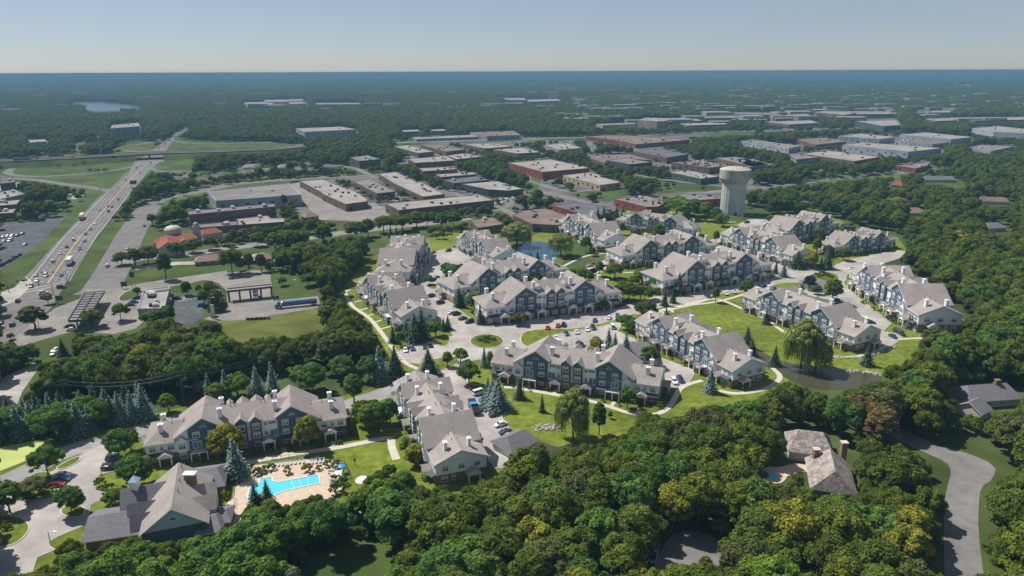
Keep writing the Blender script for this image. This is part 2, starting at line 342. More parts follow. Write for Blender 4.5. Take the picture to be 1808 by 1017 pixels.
# greens beyond the complex
sheet('bank_grass', [(0, 480), (110, 385), (150, 345), (170, 338), (176, 350), (108, 420), (40, 492), (0, 512)], 'verge')
sheet('median_grass', [(120, 505), (150, 505), (165, 495), (205, 425), (245, 355), (290, 310), (270, 300), (262, 300), (172, 418), (113, 500)], 'verge', opn=False)
keep_open([(118, 508), (155, 505), (170, 490), (206, 420), (215, 385), (205, 375), (171, 420), (113, 505)])
sheet('interchange_grass', [(0, 290), (60, 286), (235, 277), (240, 290), (228, 305), (192, 338), (170, 333), (65, 318), (0, 312)], 'verge')
sheet('interchange_grass', [(262, 300), (285, 277), (500, 266), (500, 272), (370, 300), (300, 305)], 'verge', opn=False)
keep_open([(275, 298), (288, 278), (340, 275), (335, 300), (300, 303)])
sheet('interchange_grass', [(0, 270), (120, 262), (190, 245), (260, 262), (262, 267), (0, 282)], 'meadow', opn=False)
keep_open([(200, 262), (268, 266), (266, 250), (230, 248)])
sheet('interchange_grass', [(296, 266), (310, 244), (400, 250), (480, 250), (540, 255), (480, 264)], 'verge')
sheet('far_bank_grass', [(690, 246), (760, 243), (1100, 240), (1320, 231), (1330, 236), (1100, 244), (760, 252)], 'verge')
for P in ([(225, 490), (262, 478), (330, 472), (370, 480), (330, 492), (205, 513), (199, 512), (212, 492)], [(300, 478), (380, 462), (420, 476), (390, 482), (340, 490)]): sheet('corner_grass', P, 'verge')
sheet('pasture', [(385, 565), (482, 535), (560, 546), (610, 560), (620, 600), (520, 640), (400, 640), (380, 600)], 'meadow', opn=False)
keep_open([(390, 570), (430, 564), (556, 548), (562, 580), (520, 590), (470, 592), (405, 600)])
sheet('yard_grass', [(479, 480), (520, 476), (560, 500), (556, 527), (486, 532)], 'verge'); sheet('yard_grass', [(500, 450), (520, 440), (545, 470), (530, 480)], 'verge', opn=False)
sheet('station_verge', [(70, 605), (128, 590), (150, 598), (120, 640), (70, 690), (10, 640), (35, 615)], 'verge', opn=False)
keep_open([(62, 608), (120, 596), (130, 602), (118, 628), (95, 640), (68, 625)])
sheet('park_grass', [(600, 445), (640, 420), (700, 402), (760, 402), (757, 416), (700, 428), (640, 470), (600, 470)], 'verge', opn=False)
keep_open([(638, 428), (690, 408), (745, 404), (748, 410), (700, 424), (652, 436)])
sheet('path_lawn', [(607, 505), (640, 470), (665, 450), (680, 440), (700, 430), (655, 505), (633, 520), (612, 530), (600, 520)], 'lawn')
sheet('park_grass', [(524, 360), (545, 357), (570, 380), (528, 388)], 'verge'); sheet('street_verge', [(480, 410), (640, 396), (650, 402), (560, 415)], 'verge', opn=False)
sheet('park_grass', [(990, 470), (1000, 450), (985, 430), (1010, 425), (1060, 440), (1080, 462), (1000, 480)], 'verge')
sheet('tower_grass', [(1230, 380), (1262, 372), (1350, 362), (1400, 372), (1395, 384), (1290, 396)], 'verge', opn=False); keep_open([(1312, 388), (1310, 366), (1345, 368), (1350, 380)])
sheet('park_grass', [(1145, 336), (1200, 330), (1232, 328), (1226, 334), (1160, 342)], 'verge'); sheet('park_grass', [(1056, 345), (1100, 340), (1120, 350), (1070, 356)], 'verge')
sheet('park_grass', [(960, 325), (998, 333), (975, 337), (958, 332)], 'verge'); sheet('park_grass', [(1150, 285), (1185, 286), (1178, 292), (1152, 290)], 'verge')
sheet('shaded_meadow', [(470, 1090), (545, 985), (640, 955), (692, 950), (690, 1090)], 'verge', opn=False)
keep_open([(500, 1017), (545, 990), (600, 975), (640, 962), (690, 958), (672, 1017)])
sheet('roadside_grass', [(1560, 720), (1645, 740), (1720, 750), (1808, 745), (1870, 770), (1830, 830), (1757, 845), (1640, 800)], 'verge', opn=False)
keep_open([(1648, 768), (1700, 772), (1760, 790), (1765, 812), (1700, 795), (1650, 786)])
sheet('roadside_grass', [(1640, 800), (1682, 830), (1670, 900), (1662, 1060), (1600, 1060), (1620, 900)], 'verge', opn=False); keep_open([(1645, 806), (1683, 832), (1672, 880), (1655, 850)])
sheet('roadside_grass', [(1735, 1060), (1728, 900), (1760, 860), (1800, 900), (1790, 1060)], 'verge', opn=False)
sheet('algae_pond', [(-40, 796), (30, 784), (76, 775), (96, 784), (70, 804), (0, 832), (-40, 846)], 'algae', sm=2)
sheet('bare_track', [(0, 670), (30, 655), (62, 640), (70, 648), (40, 690), (20, 740), (-20, 745)], 'concrete')
sheet('pond', [(895, 470), (905, 445), (915, 430), (950, 425), (985, 432), (992, 448), (965, 465), (930, 478), (890, 486)], 'bluepond', sm=2)
for P in ([(930, 762), (975, 765), (1000, 776), (1045, 795), (1050, 850), (980, 835), (950, 790)],): sheet('pond', P, 'pond', sm=2, opn=False)
sheet('pond', [(1210, 566), (1270, 590), (1330, 613), (1380, 640), (1440, 648), (1500, 652), (1550, 656), (1560, 672), (1520, 685), (1440, 690), (1395, 672), (1355, 650), (1310, 618), (1240, 588)], 'pond', sm=2)
sheet('pond', [(1065, 500), (1090, 512), (1110, 530), (1090, 528), (1060, 512)], 'pond', sm=2)
sheet('lake', [(118, 181), (150, 178), (200, 181), (245, 186), (240, 193), (200, 196), (160, 197), (150, 190), (155, 185)], 'lake', sm=1)
# ------------------------------------------------------------------ roads
HWAY = [(238, 283), (290, 283), (279, 288), (260, 303), (169, 420), (113, 505), (90, 545), (40, 588), (5, 608), (-80, 700), (-300, 640), (-120, 590), (-5, 545), (30, 520), (47, 486), (108, 420), (173, 349), (195, 336), (229, 304)]
sheet('highway', HWAY, 'highway')
sheet('highway', [(238, 286), (268, 266), (318, 228.5), (327, 224), (330, 225), (331, 228), (311, 241), (294, 265), (289, 286)], 'highway')
sheet('side_road', [(-10, 520), (25, 508), (45, 488), (60, 500), (30, 530), (-10, 548)], 'concrete')
lane = [(264, 286), (244, 303), (212, 337), (160, 398), (140, 420), (110, 463), (84, 500)]
ribbon('median_line', lane, 0.5, 'yellow', opn=False)
for off in (-6.6, -3.3, 3.3, 6.6): dashes('lane_marking', lane, off, 3, 6, 0.22, 'paint', LAYER[0]+0.004)
for off in (-10.3, 10.3): dashes('edge_line', lane, off, 400, 0.1, 0.25, 'paint', LAYER[0]+0.004)
for a, b in (((20, 522), (113, 502)), ((30, 515), (118, 497))): ribbon('stop_line', [a, b], 0.5, 'paint', curve=False, opn=False)
ribbon('slip_ramp', [(110, 281), (65, 289), (30, 295), (14, 303), (24, 309), (65, 311.5), (112, 309.5), (184, 303), (238, 294)], 9, 'highway')
ribbon('slip_ramp', [(-30, 308), (15, 314), (65, 318), (130, 327.6), (173, 333), (202, 340)], 10, 'highway')
ribbon('slip_ramp', [(262, 296), (280, 302), (300, 303), (370, 301), (430, 296), (460, 285)], 8, 'highway')
ribbon('slip_ramp', [(303, 248), (330, 252), (375, 254), (440, 252), (480, 251)], 8, 'highway')
ribbon('slip_ramp', [(54, 274), (100, 270), (138, 266)], 9, 'highway')
ribbon('slip_ramp', [(218, 266), (250, 268), (275, 265)], 9, 'highway')
ribbon('slip_ramp', [(125, 258), (160, 247), (192, 244)], 9, 'highway'); ribbon('slip_ramp', [(238, 256), (262, 252), (285, 246)], 8, 'highway')
R2 = [(162, 520), (182, 505), (210, 455), (232, 412), (258, 372), (270, 357), (290, 350), (340, 340), (367, 334), (421, 324), (489, 318), (524, 316), (600, 312), (652, 310), (695, 305)]
ribbon('frontage_road', R2, 19, 'highway')
R3 = [(205, 468), (250, 456), (330, 449), (392, 440), (489, 427), (560, 418), (606, 411), (652, 406), (700, 400), (760, 394), (830, 385)]
ribbon('tree_lined_street', R3, 13, 'yardpave')
ribbon('tree_lined_street', [(238, 474), (300, 466), (380, 462), (470, 448)], 8, 'concrete')
sheet('station_forecourt', [(95, 545), (140, 528), (152, 510), (200, 510), (262, 498), (340, 487), (400, 478), (402, 484), (330, 502), (262, 512), (232, 520), (262, 535), (262, 560), (240, 580), (200, 590), (130, 585), (75, 600), (33, 613), (22, 600), (62, 566), (90, 550)], 'yardpave')
sheet('truck_yard', [(338, 494), (399, 482), (451, 477), (470, 478), (477.5, 485), (479.6, 502), (483, 531.5), (560.5, 523), (566, 535), (560.5, 544), (430, 565), (384, 568), (357, 563), (401, 550), (401, 515), (386, 500), (367, 495)], 'yardpave')
sheet('asphalt_lot', [(299, 527), (346, 517), (360, 525), (359, 561), (335, 575), (312, 572), (308, 545)], 'asphalt')
island([(204, 530), (225, 512), (255, 512), (250, 522), (222, 533)], 'verge', nm='forecourt_island')
for i in range(14):
    a = i/13; ribbon('parking_line', [(312+40*a, 527-8*a), (316+40*a, 533-8*a)], 0.15, 'paint', curve=False, opn=False)
sheet('shopping_lot', [(-60, 400), (45, 392), (110, 378), (118, 382), (60, 440), (0, 478), (-60, 500)], 'asphalt')
sheet('shopping_lot', [(-60, 330), (40, 322), (110, 338), (150, 345), (135, 352), (60, 350), (-60, 352)], 'concrete', opn=False)
ribbon('shopping_road', [(-20, 352), (60, 352), (110, 350), (140, 347)], 8, 'concrete')
# industrial streets and paving
INDG = 'concrete'
for P in ([(487, 368), (528, 322), (650, 310), (700, 303), (880, 360), (700, 372), (560, 385)], [(690, 262), (770, 252), (960, 250), (960, 262), (930, 280), (760, 300), (700, 290)], [(740, 300), (900, 285), (960, 300), (900, 342), (790, 345)], [(950, 250), (1230, 238), (1420, 250), (1420, 270), (1200, 292), (1040, 300), (950, 290)], [(960, 300), (1060, 300), (1100, 325), (1000, 345), (950, 335)], [(1110, 345), (1290, 335), (1340, 348), (1340, 360), (1150, 372), (1060, 360)], [(1180, 285), (1380, 275), (1460, 290), (1420, 310), (1300, 330), (1180, 312)], [(1300, 240), (1500, 232), (1810, 236), (1900, 262), (1640, 300), (1440, 300), (1330, 272)], [(1350, 214), (1900, 204), (1900, 234), (1300, 232)], [(880, 345), (960, 335), (1080, 358), (1000, 392), (900, 372)], [(1300, 325), (1420, 308), (1480, 315), (1400, 330), (1330, 340)]):
    sheet('industrial_paving', P, 'lotpave', opn=False)
for ln, wd in (([(700, 290), (770, 268), (960, 245), (1100, 236)], 11), ([(652, 310), (760, 332), (830, 350), (885, 368), (940, 400)], 9), ([(885, 345), (960, 340), (1080, 365), (1160, 352), (1300, 334), (1480, 316), (1600, 305)], 11), ([(930, 318), (1000, 337), (1080, 332)], 9), ([(700, 252), (900, 246), (1100, 240), (1320, 231), (1480, 226), (1560, 222)], 26), ([(1080, 300), (1180, 318), (1290, 330)], 9), ([(1420, 298), (1500, 305), (1600, 302), (1700, 290)], 9), ([(872, 372), (900, 360), (885, 345)], 9), ([(960, 262), (1040, 264), (1040, 252)], 9)):
    ribbon('industrial_road', ln, wd*0.85, 'oldroad')
sheet('truck_court', [(529, 322), (612, 366), (660, 358), (700, 376), (650, 392), (560, 388), (534, 352), (512, 326)], 'yardpave')
ribbon('house_street', [(1600, 320), (1640, 332), (1700, 345), (1660, 352)], 6, 'oldroad', opn=False); ribbon('house_street', [(1490, 470), (1560, 458), (1600, 448), (1700, 440), (1730, 420)], 6, 'oldroad', opn=False)
ribbon('suburb_street', [(1700, 365), (1720, 400), (1760, 430), (1810, 440)], 7, 'concrete', opn=False); ribbon('suburb_street', [(300, 318), (420, 302), (560, 292), (620, 296), (652, 308)], 8, 'oldroad')
# complex pavement
ribbon('entry_road', [(-60, 874), (0, 854), (60, 826), (99, 806), (186, 777), (262, 758), (333, 736), (420, 722), (520, 722), (600, 718), (650, 704), (690, 690), (745, 668)], 8.5, 'driveroad')
sheet('parking_court', [(-60, 880), (20, 868), (100, 828), (165, 790), (195, 780), (235, 764), (236, 772), (212, 792), (205, 805), (214, 830), (176, 838), (169, 861), (200, 871), (160, 893), (157, 925), (103, 948), (86, 958), (100, 970), (66, 985), (52, 1030), (20, 1100), (-60, 1100)], 'concrete')
sheet('core_paving', [(735, 672), (770, 645), (707, 640), (700, 622), (735, 602), (780, 604), (800, 592), (778, 575), (762, 545), (733, 510), (728, 496), (740, 478), (758, 458), (768, 444), (795, 438), (812, 438), (874, 474), (860, 482), (818, 484), (805, 500), (770, 500), (775, 512), (805, 541), (838, 568), (866, 575), (950, 562), (1094, 543), (1155, 524), (1210, 518), (1362, 491), (1372, 480), (1345, 467), (1290, 440), (1262, 424), (1285, 412), (1292, 418), (1280, 430), (1400, 473), (1440, 476), (1480, 466), (1500, 458), (1582, 442), (1600, 444), (1590, 456), (1545, 470), (1500, 482), (1490, 500), (1498, 510), (1560, 560), (1575, 570), (1560, 585), (1600, 592), (1570, 615), (1545, 605), (1505, 572), (1465, 530), (1400, 516), (1350, 512), (1270, 520), (1220, 534), (1160, 545), (1110, 560), (1090, 585), (1120, 598), (1150, 625), (1230, 655), (1215, 680), (1180, 688), (1160, 668), (1100, 625), (1000, 615), (930, 640), (860, 632), (815, 642), (822, 665), (850, 700), (871, 713), (908, 768), (890, 788), (903, 812), (893, 826), (872, 828), (858, 800), (805, 715), (787, 675)], 'concrete')
sheet('garden_court', [(1320, 388), (1370, 384), (1400, 396), (1340, 404), (1300, 398)], 'concrete'); ribbon('garden_drive', [(1262, 426), (1290, 412), (1330, 398)], 7, 'concrete', opn=False)
ribbon('court_drive', [(1090, 478), (1075, 470), (1040, 482), (1060, 468), (1098, 455), (1130, 452)], 8, 'concrete'); ribbon('court_drive', [(1110, 430), (1170, 425), (1230, 432), (1262, 426)], 9, 'concrete'); ribbon('court_drive', [(1087, 408), (1050, 410), (1080, 432), (1110, 438)], 9, 'concrete')
sheet('country_road', [(1560, 740), (1645, 784), (1700, 797), (1760, 822), (1753, 848), (1732, 860), (1728, 890), (1727, 940), (1745, 1080), (1668, 1080), (1666, 900), (1672, 860), (1681, 832), (1670, 815), (1640, 803), (1550, 760)], 'oldroad', sm=1)
sheet('cul_de_sac', [(1150, 1010), (1180, 945), (1215, 935), (1270, 950), (1278, 985), (1240, 1060), (1150, 1080)], 'oldroad', sm=1, opn=False)
keep_open([(1160, 985), (1170, 955), (1190, 936), (1250, 940), (1270, 958), (1240, 975), (1190, 990)])
sheet('driveway', [(1560, 705), (1640, 690), (1700, 712), (1690, 730), (1640, 725), (1590, 730)], 'asphalt', opn=False)
# grass islands
for nm, P in (('roundabout_island', [(829+30.5+30.5*math.cos(t), 603+12.6*math.sin(t)) for t in [i*PI/8 for i in range(16)]]),
              ('roundabout_island', [(1455+27*math.cos(t), 490+9.5*math.sin(t)) for t in [i*PI/8 for i in range(16)]]),
              ('grass_island', [(918, 595), (925, 585), (975, 580), (1010, 582), (1070, 570), (1125, 552), (1128, 558), (1075, 574), (1010, 586), (980, 590), (950, 606), (935, 613), (920, 608)]),
              ('grass_island', [(96, 826), (142, 803), (144, 812), (128, 823), (104, 832)]),
              ('grass_island', [(-60, 910), (0, 911), (36, 912), (52, 924), (54, 938), (30, 962), (0, 968), (-60, 975)]),
              ('grass_island', [(104, 905), (112, 896), (130, 892), (147, 893), (153, 903), (142, 916), (116, 914)]),
              ('grass_island', [(20, 872), (54, 836), (92, 832), (96, 846), (84, 860), (100, 866), (122, 865), (110, 880), (52, 886), (26, 881)]),
              ('grass_island', [(1355, 508), (1375, 499), (1420, 499), (1445, 506), (1440, 512), (1380, 510)]),
              ('grass_island', [(755, 598), (790, 590), (797, 600), (790, 611), (775, 612), (768, 604)]),
              ('grass_island', [(738, 655), (745, 640), (775, 632), (805, 628), (812, 640), (790, 652), (755, 662)]),
              ('grass_island', [(780, 498), (790, 478), (812, 468), (834, 474), (838, 484), (815, 496), (792, 504)]),
              ('grass_island', [(750, 508), (760, 500), (775, 505), (768, 512)]),
              ('grass_island', [(1010, 600), (1045, 612), (1080, 622), (1100, 640), (1060, 640), (1020, 625)]),
              ('grass_island', [(1130, 655), (1150, 640), (1176, 652), (1174, 662), (1150, 664)]),
              ('grass_island', [(1490, 486), (1512, 478), (1535, 478), (1520, 488), (1495, 498)])):
    island(P, nm=nm)
sheet('south_lawn', [(880, 715), (905, 690), (940, 688), (1050, 712), (1100, 742), (1180, 742), (1200, 700), (1260, 690), (1340, 705), (1300, 715), (1160, 745), (985, 790), (945, 778), (905, 760)], 'lawn', opn=False)
# walks
for ln, wd in (([(890, 684), (915, 686), (985, 698), (1040, 708), (1075, 718), (1110, 729), (1150, 733), (1178, 722), (1192, 702), (1200, 688), (1215, 679), (1240, 672)], 2.0),
               ([(1268, 690), (1300, 695), (1340, 690), (1365, 680), (1377, 665), (1364, 650)], 2.0), ([(440, 817), (520, 802), (600, 790), (660, 778), (688, 775), (692, 790), (700, 812)], 2.4),
               ([(385, 832), (440, 816), (500, 806)], 2.4), ([(608, 515), (622, 540), (655, 565), (690, 610), (715, 640), (745, 655)], 2.0), ([(600, 520), (640, 500), (655, 492), (672, 470), (690, 452)], 1.8),
               ([(1160, 552), (1215, 540), (1262, 528), (1310, 545), (1345, 560), (1390, 590), (1430, 610), (1465, 628), (1510, 630), (1545, 622), (1565, 610)], 1.9), ([(1210, 540), (1270, 532), (1330, 515)], 1.9),
               ([(1160, 550), (1180, 545), (1250, 528)], 1.9), ([(820, 882), (760, 895), (700, 900), (620, 906), (540, 915), (480, 960)], 2.2), ([(1575, 600), (1610, 598), (1640, 597)], 1.8),
               ([(1005, 400), (1020, 425), (1040, 435), (1060, 442), (1080, 446)], 1.9), ([(995, 470), (1020, 458), (1045, 450), (1080, 447)], 1.9), ([(1100, 482), (1160, 478), (1200, 468)], 1.8), ([(1090, 440), (1110, 444), (1150, 442)], 1.6),
               ([(1230, 386), (1260, 392), (1300, 392)], 1.6), ([(1100, 452), (1120, 440), (1160, 432)], 1.5)):
    ribbon('footpath', ln, wd, 'walk', opn=False)
for x, y in ((640, 548), (650, 562), (660, 573), (672, 584), (684, 596)):
    ribbon('footpath', [(x-14, y-14), (x+22, y-24)], 1.3, 'walk', opn=False, curve=False)
for x, y, X, Y in ((930, 690, 938, 680), (976, 697, 986, 687), (1030, 708, 1030, 698), (1078, 719, 1085, 710), (1125, 731, 1130, 721), (1340, 560, 1352, 556), (1395, 593, 1405, 588), (505, 805, 500, 792), (585, 792, 590, 780), (1185, 546, 1188, 552)):
    ribbon('footpath', [(x, y), (X, Y)], 1.4, 'walk', opn=False, curve=False)
# parking bay lines in the complex
def bays(p, q, n, v, L=5.0):
    a, b = W(*p), W(*q); d = W(p[0]+v[0], p[1]+v[1])-a; d.z = 0; d.normalize(); z = LAYER[0]+0.002; mb = MB()
    for i in range(n+1):
        c = a.lerp(b, i/n); e = c+d*L; t = Vector((-d.y, d.x, 0))*0.06
        mb.add([(c+t).xy.to_3d()+Vector((0, 0, z)), (c-t).xy.to_3d()+Vector((0, 0, z)), (e-t).xy.to_3d()+Vector((0, 0, z)), (e+t).xy.to_3d()+Vector((0, 0, z))], [(0, 1, 2, 3)])
    tag(mb.build('parking_line', M['paint']), kind='structure')
bays((962, 590), (1095, 560), 14, (2, -9)); bays((975, 606), (1090, 578), 12, (-3, -8)); bays((848, 706), (884, 772), 11, (22, -6)); bays((100, 842), (84, 866), 4, (20, -2)); bays((707, 618), (765, 606), 6, (3, 12)); bays((1340, 514), (1420, 514), 9, (0, -8)); bays((1478, 532), (1540, 575), 12, (12, -3)); bays((750, 517), (832, 575), 13, (12, -3))
# ================================================================== TOWNHOUSES
def panel(mb, prof, y, side, t=0.06, m=0):                  # facade panel: profile (x,z), outward along y
    y0, y1 = (y-t, y+0.02) if side < 0 else (y-0.02, y+t)
    mb.ext(prof, min(y0, y1), max(y0, y1), 'y', m)
def slab(mb, a, b, half0, half1, zr, th=0.24, m=0, slope=None): pass
def gable_roof(mb, ax, c, hw, e0, e1, zr, sl, th=0.26, hw2=None):
    """two sloping slabs; ridge along ax at cross position c from e0 to e1; sl = fall per metre; mats 0 shingle 1 trim"""
    for sg, h in ((-1, hw), (1, hw2 or hw)):
        zo = zr-h*sl
        prof = [(c, zr), (c+sg*h, zo), (c+sg*h, zo-th), (c, zr-th)]
        def P(a, q): return (a, q[0], q[1]) if ax == 'x' else (q[0], a, q[1])
        v = [P(e0, q) for q in prof]+[P(e1, q) for q in prof]
        mb.add(v, [(0, 1, 5, 4)], 0); mb.add(v, [(1, 2, 6, 5), (2, 3, 7, 6), (0, 3, 2, 1), (4, 5, 6, 7)], 1)
M['blind'] = mat('window_blind', (0.42, 0.45, 0.47), var=0.1, scale=0.5, rough=0.5)
def window_meshes():
    R = {}
    def make(key, w, h, nx, ny, glass='glass', shutters=False, arch=False):
        f = MB(); t = 0.16
        f.box(-w/2-t, w/2+t, -0.10, 0.0, -h/2-t, -h/2); f.box(-w/2-t, w/2+t, -0.10, 0.0, h/2, h/2+t)
        f.box(-w/2-t, -w/2, -0.10, 0, -h/2, h/2); f.box(w/2, w/2+t, -0.10, 0, -h/2, h/2)
        for i in range(1, nx): x = -w/2+w*i/nx; f.box(x-0.05, x+0.05, -0.085, 0, -h/2, h/2)
        for j in range(1, ny): z = -h/2+h*j/ny; f.box(-w/2, w/2, -0.07, 0, z-0.03, z+0.03)
        g = MB(); zb = -h/2+h*0.55 if glass == 'glass' else h/2-0.02
        g.box(-w/2, w/2, -0.045, -0.005, -h/2, zb, 0); g.box(-w/2, w/2, -0.05, -0.005, zb, h/2, 1)
        s = None
        if shutters:
            s = MB(); s.box(-0.215, 0.215, -0.06, 0, -h/2-t, h/2+t); s = (s.mesh('shutter', [M['deck']]), w/2+t+0.24)
        R[key] = (f.mesh('window', [M['white']]), g.mesh('pane', [M[glass], M['blind']]), s)
    make('double', 1.9, 1.7, 2, 2, shutters=True); make('double_plain', 1.7, 1.5, 2, 2); make('small', 0.8, 1.2, 1, 2); make('triple', 2.1, 1.0, 3, 1)
    make('bay', 1.9, 1.9, 3, 2); make('door', 2.3, 2.2, 2, 1, 'blueglass')
    f = MB(); g = MB(); n = 10
    ar = [(1.0*math.cos(PI*i/n), 0.75*math.sin(PI*i/n)) for i in range(n+1)]; ir = [(0.78*math.cos(PI*i/n), 0.12+0.5*math.sin(PI*i/n)) for i in range(n+1)]
    f.ext(ar, -0.10, 0.0, 'y'); g.ext(ir, -0.125, -0.02, 'y')
    R['fan'] = (f.mesh('window', [M['white']]), g.mesh('pane', [M['glass']]), None)
    return R
WM = window_meshes()
def win(key, par, x, y, z, rz=0.0):
    f, g, s = WM[key]; o = put('window', f, par, (x, y, z), rz); put('pane', g, o)
    if s:
        for q in (-1, 1): put('shutter', s[0], o, (q*s[1], 0, 0))
    return o
def gar_mesh():
    g = MB(); g.box(-1.25, 1.25, -0.05, 0.02, 0.03, 2.2); return g.mesh('garage_door', [M['garage']])
GM = gar_mesh()
def chim_mesh():
    c = MB(); c.box(-0.65, 0.65, -0.5, 0.5, -2.0, 1.9); c.box(-0.78, 0.78, -0.63, 0.63, 1.9, 2.08); c.box(-0.3, 0.3, -0.25, 0.25, 2.08, 2.3); return c.mesh('chimney', [M['white']])
CM = chim_mesh()
def vent_mesh():
    c = MB(); c.tube((0, 0, -0.4), (0, 0, 0.7), 0.11, n=6); return c.mesh('vent_pipe', [M['pipe']])
VM = vent_mesh()
def porch_mesh(wd=3.6, gable=True, dp=2.6):
    """white-posted entry porch, base at z=0, wall at y=0, projecting to -y"""
    p = MB()
    for x in (-wd/2+0.15, wd/2-0.15):
        p.box(x-0.17, x+0.17, -dp+0.05, -dp+0.39, 0, 2.6, 1)
    p.box(-wd/2-0.1, wd/2+0.1, -dp, -dp+0.42, 2.6, 3.0, 1); p.box(-wd/2-0.1, -wd/2+0.2, -dp+0.42, -0.07, 2.6, 3.0, 1); p.box(wd/2-0.2, wd/2+0.1, -dp+0.42, -0.07, 2.6, 3.0, 1)
    if gable:
        z = 4.35; h = wd/2+0.35; th = 0.2
        for sg in (-1, 1):
            v = [(0, -dp-0.3, z), (sg*h, -dp-0.3, 3.1), (sg*h, -dp-0.3, 3.1-th), (0, -dp-0.3, z-th), (0, -0.08, z), (sg*h, -0.08, 3.1), (sg*h, -0.08, 3.1-th), (0, -0.08, z-th)]
            p.add(v, [(0, 1, 5, 4)], 0); p.add(v, [(1, 2, 6, 5), (2, 3, 7, 6), (0, 3, 2, 1), (4, 5, 6, 7)], 1)
        p.add([(-wd/2, -dp+0.1, 3.0), (wd/2, -dp+0.1, 3.0), (0, -dp+0.1, 4.1)], [(0, 1, 2)], 1)
    return p.mesh('porch', [M['porchroof'], M['white']])
PG = porch_mesh(); PW = porch_mesh(4.4, True, 3.2)
def balcony_mesh(wd=5.0, dp=2.2, posts=True):
    p = MB(); p.box(-wd/2, wd/2, -dp, -0.07, 2.75, 3.05, 1)
    if posts:
        for x in (-wd/2+0.15, 0, wd/2-0.15): p.box(x-0.15, x+0.15, -dp+0.02, -dp+0.32, 0, 2.75, 1)
    for z in (3.3, 4.0): p.box(-wd/2, wd/2, -dp, -dp+0.05, z, z+0.06, 0)
    n = int(wd/0.3)
    for i in range(n+1): x = -wd/2+wd*i/n; p.box(x-0.025, x+0.025, -dp+0.005, -dp+0.045, 3.05, 4.02, 0, bottom=False)
    for sx in (-1, 1):
        for z in (3.3, 4.0): p.box(sx*wd/2-0.03, sx*wd/2+0.03, -dp+0.05, -0.07, z, z+0.06, 0)
    return p.mesh('balcony', [M['deck'], M['white']])
BM = balcony_mesh(); BN = balcony_mesh(4.0, 1.6, False)
def eave_mesh(wd):                                          # dark skirt roof over the ground floor
    p = MB(); p.ext([(-0.08, 3.9), (-1.5, 3.25), (-1.5, 3.05), (-0.08, 3.35)], -wd/2, wd/2, 'x'); return p.mesh('skirt_roof', [M['deck']])
EM = eave_mesh(4.4)
